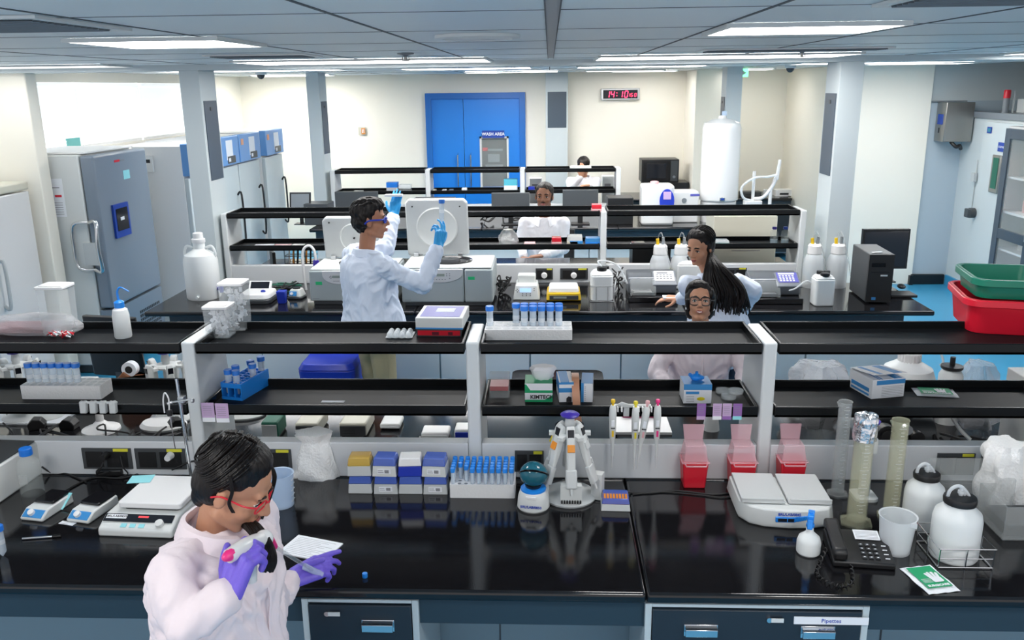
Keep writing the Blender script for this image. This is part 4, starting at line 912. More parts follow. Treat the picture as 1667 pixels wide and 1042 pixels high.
# blue rack
a=onl(382,653); t=thing('tube_rack','bright blue lattice tube rack holding large tubes, left on the lower shelf','tube rack',(a.x+.01,a.y+.12,SL),R(-14))
b=MB(); w,d,h=.05,.11,.075
for k in range(4): b.box(-w+.002+k*.032,-w+.006+k*.032,-d,d,0,h)
for k in range(8): y=-d+k*(2*d-.006)/7; b.box(-w,w,y,y+.006,h-.02,h); b.box(-w,w,y,y+.006,0,.012)
for k in range(15):
    y=-d+.004+k*.0152; b.box(-w,-w+.003,y,y+.006,.01,h).box(w-.003,w,y,y+.006,.01,h)
b.box(-w,-w+.004,-d,d,h-.006,h+.002).box(w-.004,w,-d,d,h-.006,h+.002); obj('lattice',b,'blue_bright',t)
for k,(dx,dy) in enumerate(((-.028,-.08),(.012,-.08),(.03,.02),(-.005,.06),(-.03,-.02),(.03,.09))):
    a_=R(-14); x=t.location.x+dx*math.cos(a_)-dy*math.sin(a_); y=t.location.y+dx*math.sin(a_)+dy*math.cos(a_)
    put50(x,y,SL+.008+(.012 if k==5 else 0),'blue-capped large tube standing in the blue lattice rack','tubes in the blue lattice rack')
# cards taped to the shelf lip
def lipcard(px,py,w,h,label,mats=('lilac','paper'),group=None,z=1.18):
    p=PY(px,py,Y1-.004); b=MB(); b.box(-w/2,w/2,-.0012,0,-h/2,h/2); b.mt(1).box(-w/2,w/2,-.0016,-.0012,-h/2,-h*.28); b.mt(2)
    for k in range(5): b.box(-w*.38,w*.3,-.0016,-.0012,h*(-.15+.11*k),h*(-.13+.11*k))
    o=tag(obj('tag_card',b,[*mats,'ink_grey']),label,'card',group=group); o.location=(p.x,Y1+.002,p.z); return o
lipcard(338,672,.055,.085,'lilac printed card taped to the lower shelf lip, left of the pair'); lipcard(361,673,.055,.085,'lilac printed card taped to the lower shelf lip, right of the pair')
for px,m_,lb in((1142,('purple','lilac'),'first purple printed card taped below the glove box'),(1168,('lilac','paper'),'lilac card with dark bars taped below the glove box'),(1184,('lilac','purple'),'middle purple card taped on the lower shelf lip'),(1201,('purple','cyan_paper'),'purple and cyan card taped to the shelf lip near the right upright')): lipcard(px,671,.036,.07,lb,m_)
card(542,654,.10,.022,'white plastic strip lying on the empty lower shelf','paper',0,SL,'plastic_strip','strip',0)
# boxes on lower shelf
def carton(px,py,w,d,h,label,mats,z=SL,rz=0,name='carton',cat='box',deco=None,lid=None,bev=.0015):
    p=P(px,py,z); t=thing(name,label,cat,(p.x,p.y+d/2,z),rz); b=MB(); b.box(-w/2,w/2,-d/2,d/2,0,h)
    obj('box',b,mats[0],t,bev)
    if deco: 
        g=MB(); deco(g,w,d,h); obj('print',g,mats[1:],t)
    return t
def dk(g,w,d,h):
    g.box(-w/2,w/2,-d/2-.0012,-d/2,h*.02,h*.14); g.box(-w/2,w/2,-d/2-.0012,-d/2,h*.5,h*.64); g.prism([(-w*.5,h*.64),(-w*.3,h*.64),(-w*.45,h*.95),(-w*.5,h*.95)],-d/2-.0012,-d/2,'y'); g.prism([(w*.1,h*.02),(w*.5,h*.02),(w*.5,h*.4)],-d/2-.0010,-d/2,'y')
    g.mt(1).text('KIMTECH',.024,TM(w*.12,-d/2-.0015,h*.28),.0003,bold=.0008)
    g.mt(0).box(-w/2,w/2,-d/2,d/2,h,h+.001)
t=carton(877,655,.118,.115,.085,'green and white tissue box with a tissue pulled out of its top',['paper','green','ink'],deco=dk)
b=MB(); vs=[];n=14
for j in range(6):
    for i in range(n): a_=2*PI*i/n; q=(.03+.022*math.sin(j/5*PI*.75))*(1+.3*noise.noise(Vector((math.cos(a_)*2,math.sin(a_)*2,j*.6)))); vs.append((.018+q*math.cos(a_)*1.05,q*.6*math.sin(a_),.086+j*.012))
b._add(vs,[(j*n+i,j*n+(i+1)%n,(j+1)*n+(i+1)%n,(j+1)*n+i) for j in range(5) for i in range(n)]+[tuple(range(5*n,6*n))]); obj('tissue',b,'paper',t)
def db(g,w,d,h):
    g.box(-w/2-.0008,w/2,-d/2-.0012,-d/2,h*.5,h*.72); g.box(-w/2,w/2,-d/2-.0012,-d/2,h*.9,h); g.box(-w/2-.0012,-w/2,-d/2,d/2,h*.45,h); g.box(-w*.4,w*.2,-d/2,d/2,h,h+.001); g.mt(1).prism([(0,h*.02),(w*.35,h*.02),(w*.35,h*.25),(w*.15,h*.3),(0,h*.2)],-d/2-.0012,-d/2,'y')
carton(920,655,.062,.15,.09,'narrow white and blue carton with its top flap open, beside the orange strip',['paper','card_blue','ink'],deco=db,rz=R(4))
b=MB(); p=onl(937,655); b.tube([(0,.12,.085),(0,.06,.1),(0,.01,.085),(.003,-.016,.03),(.006,-.03,-.05),(.012,-.028,-.085)],.016,8); b2=MB()
pts=crom([Vector(q) for q in [(0,.10,.092),(0,.05,.1),(0,.01,.092),(0,-.03,.055),(.003,-.045,.0),(.008,-.045,-.06),(.012,-.035,-.10)]],5)
for i in range(len(pts)-1): b2._add([tuple(pts[i]+Vector((-.016,0,0))),tuple(pts[i]+Vector((.016,0,0))),tuple(pts[i+1]+Vector((.016,0,0))),tuple(pts[i+1]+Vector((-.016,0,0))),tuple(pts[i]+Vector((-.016,.002,.002))),tuple(pts[i]+Vector((.016,.002,.002))),tuple(pts[i+1]+Vector((.016,.002,.002))),tuple(pts[i+1]+Vector((-.016,.002,.002)))],[(0,1,2,3),(4,7,6,5),(0,3,7,4),(1,5,6,2)])
tag(obj('paper_strip',b2,'peach'),'orange perforated paper strip hanging over the lower shelf edge','strip',loc=(p.x,p.y+.015,SL))
def dc(g,w,d,h):
    g.box(-w/2,-w/2+.012,-d/2-.0012,-d/2,0,h); g.box(-w/2,w/2,-d/2,d/2,h,h+.001)
    g.mt(1)
    for k in range(8): g.box(-w/2+.016,-w*.1,-d/2-.0012,-d/2,h*(.1+.1*k),h*(.13+.1*k))
carton(957,655,.05,.14,.085,'slim white carton with blue edge, right of the orange strip',['paper','card_blue','ink_grey'],deco=dc,rz=R(-4))
t=thing('slide_box','grey translucent box with red contents, left end of the second shelf bay','box',(onl(812,652).x,onl(812,652).y+.07,SL)); b=MB(); b.box(-.045,.045,-.05,.05,0,.095); obj('box',b,'clear_grey',t,.006); b=MB(); b.box(-.04,.04,-.045,.045,.035,.055); obj('contents',b,'red',t)
def dg(g,w,d,h):
    g.box(-w/2,w/2,-d/2-.0012,-d/2,h*.72,h); g.box(-w/2,w/2,-d/2,d/2,h,h+.001); g.box(-w*.42,w*.05,-d/2-.0016,-d/2-.0012,h*.5,h*.64)
    g.mt(1); g.rbox(.001,.001,0,.0001,.0002); g.lathe([(.0,0)],3,cap=False) if 0 else g; g.prism([(w*.12+.017*math.cos(k*PI/5),h*.25+.008*math.sin(k*PI/5)) for k in range(10)],-d/2-.0015,-d/2,'y')
    g.mt(2)
    for k in range(4): g.box(-w*.4,-w*.12,-d/2-.0016,-d/2-.0012,h*(.1+.09*k),h*(.12+.09*k))
t=carton(1135,657,.118,.11,.085,'white and blue glove dispenser box with a blue glove sticking out',['paper','card_blue','yellow','ink_grey'],deco=dg)
b=MB(); b.ball((-.0,0,.10),(.026,.02,.016),12,8); b.ball((.02,.0,.098),(.016,.014,.010),10,6); b.tube([(-.01,0,.10),(-.03,-.01,.115)],.008,8); b.tube([(.005,0,.10),(.0,-.008,.125)],.007,8); obj('glove_tip',b,'blue_bright',t)
for k,(dx,dy,lb) in enumerate(((0,0,'front left'),(.035,.02,'right'),(-.01,.06,'back'))):
    p=onl(1190,655); b=MB(); b.lathe([(.031,0),(.031,.012),(.029,.012),(.029,.003),(0,.002)],28); b.lathe([(.032,.005),(.032,.015),(.0,.0155)],28); tag(obj('petri_dish',b,'clear'),'clear petri dish, %s of the three on the lower shelf'%lb,'dish',loc=(p.x+dx,p.y+.05+dy*1.2,SL+(.0 if k!=1 else .016)))
def dm(g,w,d,h):
    g.box(-w/2+.02,w/2,-d/2-.0012,-d/2,h*.72,h*.95); g.prism([(-w*.42,h),(-w*.2,h),(-w*.1,h)],0,.0001,'y') if 0 else g
    for k in (-.3,-.22): g.box(w*k,w*(k+.03),-d/2,d/2,h,h+.001)
    g.box(w*.15,w*.4,-d/2,d/2,h,h+.001); g.box(-w/2-.0012,-w/2,-d/2+.02,d/2-.02,h*.3,h*.5); g.box(-w/2-.0012,-w/2,-d/2+.02,d/2-.02,h*.1,h*.2)
    g.mt(1)
    for k in range(7): g.box(-w*.2,w*.45,-d/2-.0012,-d/2,h*(.08+.085*k),h*(.092+.085*k))
t=carton(1437,648,.155,.17,.085,'white and blue face mask box with its lid slightly lifted on the right lower shelf',['paper','card_blue','ink_grey'],deco=dm,rz=R(14))
b=MB(); b.at(0,.085,.087,rx=R(-7)).box(-.078,.078,-.175,0,0,.002); b.mt(1).box(-.05,-.03,-.17,-.01,.002,.0026).box(.02,.06,-.17,-.01,.002,.0026); obj('lid',b,['paper','card_blue'],t)
p=onl(1522,640); packet(p.x,p.y+.0,SL+.001,.17,.10,'green and white surgical glove packet lying on the right lower shelf',R(-8))
# ================================================================ near upper shelf
def clearbox(x,y,z,w,d,h,label,fill=None,group=None):
    t=thing('clear_canister',label,'canister',(x,y,z),group=group); b=MB(); q=.0025
    b.frus((w/2*.92,d/2*.92),(w/2,d/2),0,h); b.box(-w*.44,w*.44,-d*.44,d*.44,.004,.006); obj('jar',b,'clear',t,.006)
    for sx in(-1,1):
        for sy in (-1,1): pass
    b=MB(); b.rbox(w/2+.004,d/2+.004,h,h+.012,.008,3); b.rbox(w/2-.008,d/2-.008,h+.012,h+.016,.008,3); obj('lid',b,'white',t,.002)
    if fill:
        b=MB(); random.seed(5)
        for k in range(70): 
            xx=random.uniform(-.33,.33)*w;yy=random.uniform(-.33,.33)*d;zz=random.uniform(.01,fill); b.at(xx,yy,zz,random.random()*3,random.random()*3,random.random()*3).box(-.010,.010,-.007,.007,-.003,.003)
        o=obj('contents',b,'paper',t); 
    return t
p=P(82,552,SU); clearbox(p.x,p.y+.09,SU,.12,.10,.21,'tall empty clear canister with a white lid on the upper shelf at left')
p=P(352,553,SU); clearbox(p.x,p.y+.06,SU,.105,.095,.13,'shorter clear canister of plastic caps, in front of the tall one',fill=.11)
p=P(362,552,SU); clearbox(p.x+.005,p.y+.175,SU,.105,.10,.205,'tall clear canister of plastic vials standing behind the shorter one',fill=.18)
# bag of swabs
p=P(40,552,SU); o=lumpy('clear plastic bag of white wooden swabs on the upper shelf at far left',p.x-.02,p.y+.12,SU,.22,.085,.075,'bag_clear',seed=12,top=.7,amp=.12)
for k in range(26): 
    random.seed(50+k); b=MB(); L_=random.uniform(-.18,-.14); b.cyl((L_,0,0),(.10,random.uniform(-.01,.01),0),.0022,n=6); b.mt(1).ball((.10,0,0),(.008,.005,.005),8,6)
    tag(obj('cotton_swab',b,['pink_pale','paper']),'pale cotton swab lying inside the clear bag at far left','swab',group='cotton swabs in the clear bag',loc=(p.x-.02,p.y+.06+(k%9)*.014,SU+.012+.012*(k//9)))
b=MB(); random.seed(3)
for k in range(60): b.at(random.uniform(-.05,.05),random.uniform(-.02,.02),.006+random.random()*.018,random.random()*3,random.random(),random.random()).box(-.010,.010,-.003,.003,-.001,.001); b.mt(k%2)
tag(obj('twist_ties',b,['red','paper'],smooth=False),'heap of red and white twist ties beside the swab bag','ties',kind='stuff',loc=(P(95,552,SU).x,P(95,552,SU).y+.03,SU))
# wash bottle
p=P(194,553,SU); t=thing('wash_bottle','white squeeze wash bottle with a blue cap and bent blue spout','bottle',(p.x,p.y+.04,SU)); b=MB(); b.lathe([(.034,0),(.036,.006),(.035,.10),(.030,.125),(.018,.134),(.016,.14)],24); obj('body',b,'hdpe',t)
b=MB(); b.lathe([(.021,.134),(.021,.158),(.017,.162),(.006,.168)],22); obj('cap',b,'blue_bright',t); b=MB(); b.tube([(0,0,.165),(-.002,0,.2),(.006,0,.218),(.02,0,.222),(.05,0,.205)],lambda t_:.0055-.003*t_,8); obj('spout',b,'blue_bright',t)
# boxes with red band
def dr(g,w,d,h): g.box(-w*.42,w*.42,-d*.40,d*.42,h,h+.001); g.mt(1).box(-w*.15,w*.25,-d*.05,d*.25,h+.001,h+.0016); g.mt(2).box(-w/2,w/2,-d/2-.001,-d/2,0,h*.14)
p=P(716,551,SU); t=thing('reagent_kit','white and violet kit box lying on a red-windowed box, upper shelf','box',(p.x,p.y+.13,SU+.035),R(-2)); w,d,h=.205,.22,.05
b=MB(); b.box(-w/2,w/2,-d/2,d/2,0,h); obj('box',b,'offwhite',t,.003); b=MB(); dr(b,w,d,h); obj('print',b,['card_violet','paper','card_blue'],t)
t=thing('reagent_tray','dark box with red vial windows under the violet kit box','box',(p.x-.003,p.y+.13,SU),R(-2)); b=MB(); b.box(-.098,.098,-.105,.105,0,.034); b.mt(1).box(-.092,.092,-.1062,-.105,.006,.028); b.mt(2).box(-.03,.0,-.1068,-.1062,.008,.022).box(.04,.06,-.1068,-.1062,.008,.022); obj('box',b,['dark_grey','red','maroon'],t,.002)
p=P(650,552,SU); t=thing('bubble_tray','crumpled translucent moulded plastic tray left of the kit box','tray',(p.x,p.y+.05,SU)); b=MB()
for i in range(4):
    for j in range(3): b.ball((-.045+i*.027,-.03+j*.028,.01),(.013,.013,.018),10,6)
b.box(-.06,.055,-.045,.045,.003,.006); obj('moulding',b,'frost',t)
# foam rack with tubes (centre)
p=P(860,555,SU); slot=foam_rack(p.x,p.y+.08,SU,.37,.14,.045,10,3,.016,'white foam rack with blue-capped tubes at the centre of the upper shelf')
for i,j in ((0,1),(3,2),(4,2),(5,2),(6,2),(7,2),(8,2),(4,1),(5,1),(6,1),(7,1),(8,1)):
    if (i,j)==(8,1): x,y=slot(8,1)
    x,y=slot(i,j); put50(x,y,SU+.012,'blue-capped tube in the central foam rack on the upper shelf','tubes in the central upper foam rack') if i else put50(x,y,SU+.012,'lone blue-capped tube at the left end of the central foam rack')
# tubs
def tub(x,y,z,hx,hy,h,label,m,rz=0,flare=1.12,rim=.03):
    t=thing('plastic_tub',label,'tub',(x,y,z),rz); b=MB(); k=len(rrect(1,1,.3,6)); r_=.06
    A=[(p[0],p[1],0) for p in rrect(hx,hy,r_,6)]; B=[(p[0],p[1],h) for p in rrect(hx*flare,hy*flare,r_,6)]; C_=[(p[0],p[1],h) for p in rrect(hx*flare-.006,hy*flare-.006,r_,6)]; D=[(p[0],p[1],.006) for p in rrect(hx-.006,hy-.006,r_,6)]
    k=len(A); fs=[tuple(range(k))[::-1]]
    for q in range(3): fs+=[(q*k+i,q*k+(i+1)%k,(q+1)*k+(i+1)%k,(q+1)*k+i) for i in range(k)]
    fs.append(tuple(range(3*k,4*k))); b._add(A+B+C_+D,fs); obj('body',b,m,t,.002)
    b=MB(); o_=[(p[0],p[1]) for p in rrect(hx*flare+.014,hy*flare+.014,r_+.01,6)]; i_=[(p[0],p[1]) for p in rrect(hx*flare,hy*flare,r_,6)]
    vs=[(*p_,h-rim) for p_ in o_]+[(*p_,h) for p_ in o_]+[(*p_,h) for p_ in i_]+[(*p_,h-rim) for p_ in i_]
    b._add(vs,[(q*k+i,q*k+(i+1)%k,((q+1)%4)*k+(i+1)%k,((q+1)%4)*k+i) for q in range(4) for i in range(k)]); obj('rim',b,m,t,.003); return t
p=P(1590,548,SU); tub(p.x+.18,p.y+.19,SU,.155,.17,.15,'red plastic tub on the right end of the upper shelf','tub_red',R(-12))
tub(p.x+.19,p.y+.19,SU+.15,.15,.16,.085,'green plastic tub stacked on top of the red tub','tub_green',R(-10),1.08,.03)
# ================================================================ far side of the near bench, seen under the shelves
ZB=.9
def instr(px,py,w,d,h,label,m='cream_plastic',name='power_supply',cat='power supply',deco=True,rz=0,z=ZB,m2='dark_grey'):
    p=P(px,py,z); t=thing(name,label,cat,(p.x,p.y+d/2,z),rz); b=MB(); b.box(-w/2,w/2,-d/2,d/2,.006,h); obj('case',b,m,t,.008)
    b=MB(); b.box(-w/2+.004,w/2-.004,-d/2-.006,-d/2,.008,h-.012)
    if deco:
        b.mt(1)
        for k in range(5): b.box(-w*.38,w*.1,-d/2-.008,-d/2-.006,h*(.2+.11*k),h*(.23+.11*k))
    obj('rear_panel',b,[m2,'black'],t,.002); b=MB(); b.box(-w*.45,-w*.35,-d*.4,d*.4,0,.006).box(w*.35,w*.45,-d*.4,d*.4,0,.006); obj('foot_rail',b,'rubber',t); return t
instr(500,712,.11,.2,.07,'beige box instrument with dark back, left of two behind the raceway'); instr(575,712,.13,.2,.07,'beige box instrument with dark back, right of two behind the raceway')
b=MB(); b.box(.066,.0675,-.05,-.02,.02,.05); 
instr(440,715,.08,.14,.085,'green-topped instrument with a pale side, behind the beaker',m='green_dark',name='gel_tank',cat='instrument',m2='light_grey',deco=False)
t=instr(635,700,.10,.12,.03,'small white tray box behind the raceway',m='offwhite',name='white_box',cat='box',m2='offwhite',deco=False)
instr(708,716,.13,.10,.035,'white lidded box behind the raceway, left of the middle upright',m='white',name='white_box',cat='box',m2='offwhite',deco=False)
instr(752,716,.07,.10,.05,'white box with dark blue base beside the middle upright',m='white',name='white_box',cat='box',m2='cobalt',deco=False)
# flat-panel light pad and crimson mat
p=P(1045,705,ZB); b=MB(); b.box(-.14,.14,-.1,.1,0,.012); tag(obj('white_board',b,'white'),'bright white flat board lying behind the raceway under the pipettes','board',loc=(p.x,p.y+.08,ZB))
b=MB(); b.box(-.09,.09,-.04,.04,0,.02); tag(obj('crimson_case',b,'magenta',bev=.006),'crimson flat case on the white board under the pipettes','case',loc=(p.x+.01,p.y+.2,ZB+.0125))
p=P(1165,715,ZB); t=thing('vortex_mixer','small vortex mixer with dark cup between the first two sharps bins','mixer',(p.x,p.y+.12,ZB)); b=MB(); b.lathe([(.04,0),(.035,.04),(.03,.08)],18); obj('body',b,'light_grey',t); b=MB(); b.lathe([(.018,.08),(.022,.11),(.026,.115),(.018,.118)],16); obj('cup',b,'violet_cap',t)
# vacuum pump at right
p=P(1500,775,ZB); t=thing('vacuum_pump','black vacuum pump with gauge and hoses behind the carboys','pump',(p.x,3.62,ZB)); b=MB(); b.at(0,0,.1,ry=R(90)).lathe([(.0,-.12),(.075,-.12),(.08,-.1),(.08,.1),(.075,.12),(0,.12)],26); b.I().box(-.13,.13,-.06,.06,0,.03); obj('motor',b,'dark_grey',t,.003)
b=MB(); b.at(-.1,-.02,.12).cyl((0,0,0),(0,-.07,.0),.045).cyl((-.0,-.07,0),(0,-.085,0),.03); b.I().cyl((.02,-.09,.12),(.02,-.12,.12),.03).cyl((.02,0,.18),(.02,0,.23),.02); obj('head',b,'black',t,.002)
b=MB(); b.cyl((-.03,-.1,.16),(-.03,-.125,.16),.022); obj('gauge',b,'chrome',t)
b=MB(); b.tube([(.02,0,.22),(.08,0,.26),(.16,-.04,.22),(.22,-.06,.14),(.26,-.08,.1)],.008,8); b.tube([(-.1,-.08,.12),(-.14,-.1,.06),(-.08,-.12,.03),(-.04,-.1,.05)],.006,8); obj('hose',b,'light_grey',t)
p=P(1640,720,ZB); t=thing('white_rack_box','white perforated metal box at the right end behind the shelf','box',(p.x+.12,3.62,ZB)); b=MB(); b.box(-.13,.13,-.05,.2,0,.34); obj('case',b,'offwhite',t,.004); b=MB()
for i in range(2):
    for j in range(7): b.cyl((-.1+i*.03,-.052,.05+j*.035),(-.1+i*.03,-.05,.05+j*.035),.004,n=8)
obj('holes',b,'black',t)
# bags and carboy tops on far side, seen between the right shelves
for px,lab,sd,rx_ in ((1340,'crumpled clear plastic bag seen between the right shelves, left one',21,.16),(1600,'crumpled clear plastic bag seen between the right shelves, right one',23,.10)):
    p=PY(px,616,3.95); lumpy(lab,p.x,4.0,.9,rx_,.14,p.z-.9+.06,'bag_clear',seed=sd,top=.55,amp=.5)
p=PY(1485,610,4.0); t=thing('large_carboy','large white carboy with ribbed screw cap, seen between the right shelves','carboy',(p.x,4.05,.9)); b=MB(); b.lathe([(.12,0),(.13,.01),(.13,.2),(.11,.26),(.045,.3)],30); obj('body',b,'hdpe',t); b=MB(); b.lathe([(.05,.29),(.05,.335),(.044,.34)],24); b.mt(1).cyl((-.01,0,.34),(-.01,0,.36),.012).cyl((.02,0,.34),(.02,0,.355),.008)
for k in range(24): a_=2*PI*k/24; b.mt(0).at(.05*math.cos(a_),.05*math.sin(a_),.292,rz=a_).box(0,.003,-.003,.003,0,.04); b.I()
obj('cap',b,['white','orange'],t); b=MB(); b.tube([(.02,0,.35),(.06,0,.40),(.12,.02,.38),(.16,0,.3),(.15,0,.27)],.006,8); obj('tubing',b,'frost',t)
p=PY(1548,612,4.0); t=thing('lidded_jar','white jar with a flat black lid beside the large carboy','jar',(p.x,4.0,.9)); b=MB(); b.lathe([(.055,0),(.055,.24),(.04,.27)],24); obj('body',b,'hdpe',t); b=MB(); b.lathe([(.045,.27),(.05,.275),(.05,.287),(.012,.29),(.012,.33)],24); obj('lid',b,'black',t)
# equipment on far side at left
for px,lab in ((20,'pipette carousel with violet knob seen at the left edge above the lower shelf'),(265,'pipette carousel seen behind the left upright above the lower shelf')):
    p=PY(px,615,3.95); carousel(p.x,4.0,.9,lab,scale=1.0,full=False)
    for k in range(5):
        o=big_pip('light_grey'); a_=k*PI*2/5+.3; o.location=(p.x+.078*math.cos(a_),4.0+.078*math.sin(a_),.9+.255); o.rotation_euler=(0,0,a_-PI/2); o['label']=('white electronic pipette on the carousel at the left edge' if px<50 else 'white electronic pipette on the carousel behind the left upright'); o['group']='pipettes of the '+('edge' if px<50 else 'upright')+' carousel'
p=PY(215,611,4.2); t=thing('tape_dispenser','brown desk tape dispenser with a white roll, seen at left between the shelves','tape dispenser',(p.x,4.25,.9)); b=MB(); b.box(-.1,.1,-.03,.03,0,.13); b.prism([(-.1,.13),(-.06,.17),(-.02,.14),(.06,.14),(.08,.175),(.1,.13)],-.03,.03,'y'); obj('body',b,'brown',t,.006); b=MB(); b.cyl((-.03,-.02,.18),(-.03,.02,.18),.04,n=24); b.mt(1).cyl((-.03,-.021,.18),(-.03,.021,.18),.02); obj('roll',b,['paper','black'],t)
p=PY(145,606,4.2); b=MB(); b.box(-.11,.11,-.1,.1,0,.12); b.box(-.04,.06,-.06,.04,.12,.16); tag(obj('bench_meter',b,'offwhite',bev=.01),'white bench meter seen at left between the shelves','meter',loc=(p.x,4.15,.9))
p=P(30,690,.9); b=MB(); b.box(-.22,.22,-.12,.12,0,.01); tag(obj('paper_stack',b,'paper'),'sheet of white paper on the bench behind the raceway at far left','paper',loc=(p.x,p.y+.1,ZB+.001))
p=P(90,690,.9); t=thing('bench_scale','white round bench device with cables behind the raceway, left of the stand','instrument',(p.x-.08,p.y+.08,ZB)); b=MB(); b.lathe([(.08,0),(.078,.015),(.05,.03)],24); obj('body',b,'offwhite',t)
p=P(380,690,.9); b=MB(); b.lathe([(.12,0),(.125,.01),(.1,.03),(.02,.035)],28,sy=.7); tag(obj('round_tray',b,'offwhite'),'pale round tray behind the raceway right of the left upright','tray',loc=(p.x,p.y+.12,ZB))
p=P(255,705,.9); b=MB(); b.lathe([(.11,0),(.115,.012),(.1,.03),(.02,.035)],28,sy=.75); tag(obj('round_tray',b,'white'),'white round tray behind the raceway left of the left upright','tray',loc=(p.x,p.y+.08,ZB))
random.seed(11)
for k in range(12):
    x0=P(20+k*26,700,.9).x; pts=[(x0+random.uniform(-.1,.1),3.5+random.uniform(0,.3),.905+random.uniform(0,.05)) for _ in range(5)]
    cable('black cable tangled on the bench behind the raceway at left',pts,.0045).__setitem__('group','tangled cables behind the left raceway')
for k in range(4):
    pts=[(P(640+k*18,700,.9).x+random.uniform(-.06,.06),3.5+random.uniform(0,.2),.905+random.uniform(0,.05)) for _ in range(4)]
    cable('cable lying between the boxes behind the raceway, left of the middle upright',pts,.004,['rubber','light_grey'][k%2]).__setitem__('group','cables between the boxes behind the raceway')
for k in range(7):
    x0=P(1450+k*22,740,.9).x; pts=[(x0+random.uniform(-.1,.1),3.45+random.uniform(0,.12),.905+random.uniform(0,.12)) for _ in range(5)]
    cable('black hose or cable around the vacuum pump at right',pts,.006).__setitem__('group','hoses around the vacuum pump')
for i,(px,lab) in enumerate(((103,'black plug block behind the raceway, far left'),(50,'black adapter beside the bench device, far left'),(280,'black adapter behind the clamp stand'))):
    p=P(px,705,.9); b=MB(); b.prism([(-.035,0),(-.04,.03),(-.015,.055),(.02,.05),(.04,.025),(.035,0)],-.03,.03,'y'); tag(obj('power_adapter',b,'black',bev=.004),lab,'adapter',loc=(p.x,p.y+.06,ZB),rz=R(20*i))
for px,py,lab in ((880,782,'black plug block between mini centrifuge and carousel'),):
    p=P(px,py); 
# ================================================================ middle bench, front side
def L2(px,py,z=.9): p=P(px,py,z); return p
# white big carboy at left
p=L2(325,489); t=thing('large_carboy','large white carboy with shoulder handles standing at the left end of the middle bench','carboy',(p.x,p.y+.1,Z)); b=MB(); b.lathe([(.125,0),(.132,.012),(.132,.30),(.118,.35),(.06,.385),(.045,.40),(.045,.45)],32); b.cyl((0,-.115,.03),(0,-.15,.03),.012); obj('body',b,'hdpe',t)
b=MB(); b.lathe([(.05,.445),(.052,.45),(.052,.475),(.04,.48),(.038,.52),(.03,.525)],24); obj('cap',b,'white',t)
for s_ in (-1,1): b=MB(); b.tube([(s_*.05,0,.40),(s_*.1,0,.415),(s_*.125,0,.36),(s_*.115,0,.33)],.011,8); obj('handle',b,'hdpe',t)
b=MB(); b.cyl((.13,-.03,.08),(.16,-.04,.08),.014).box(.15,.17,-.055,-.02,.05,.11); obj('tap',b,'cobalt',t,.003)
# balance with sloping hood
p=L2(412,496); t=thing('digital_balance','white rounded digital balance with a dark display, left end of the middle bench','balance',(p.x,p.y+.14,Z)); b=MB(); b.rbox(.13,.14,0,.035,.05,6); b.mt(1).rbox(.125,.135,.035,.075,.05,6,top=(.115,.12)); obj('body',b,['dark_grey','white'],t,.008)
b=MB(); b.at(-.02,.12,.09,rx=R(50)).box(-.09,.09,-.04,.04,-.01,.01); b.mt(1).box(-.075,.075,-.03,.03,.01,.012); obj('display',b,['white','screen_dark'],t,.006)
b=MB(); b.ball((.05,-.03,.08),(.02,.012,.012),14,8); obj('scoop',b,'cobalt',t)
b=MB(); p=L2(458,495); t=thing('blue_cup','dark blue square cup between balance and vortex mixer','cup',(p.x,p.y+.03,Z)); b.frus((.028,.028),(.035,.035),0,.10); obj('cup',b,'cobalt',t,.006)
p=L2(480,488); t=thing('vortex_mixer','small white mixer with blue front panel, left of the small centrifuge','mixer',(p.x,p.y+.07,Z),R(-6)); b=MB(); b.rbox(.06,.065,0,.018,.02,4); b.mt(1).rbox(.058,.06,.018,.075,.02,4,top=(.04,.045)); obj('body',b,['dark_grey','offwhite'],t,.006)
b=MB(); b.at(-.01,-.056,.045,rx=R(70)).box(-.03,.03,-.018,.018,0,.003); b.mt(1).cyl((-.008,0,.003),(-.008,0,.012),.012); obj('panel',b,['card_blue','white'],t); b=MB(); b.lathe([(.03,.075),(.032,.085),(0,.088)],18); obj('cup_head',b,'black',t)
# box instrument behind and racks on left
p=L2(455,455); t=thing('power_supply','beige box instrument with yellow sticker behind the balance','power supply',(p.x+.02,p.y+.05,Z)); b=MB(); b.box(-.12,.12,-.05,.05,0,.09); b.mt(1).box(.0,.04,-.052,-.05,.03,.07); b.mt(2).box(-.18,-.12,-.045,.045,0,.08); obj('case',b,['cream_plastic','yellow','dark_grey'],t,.006)
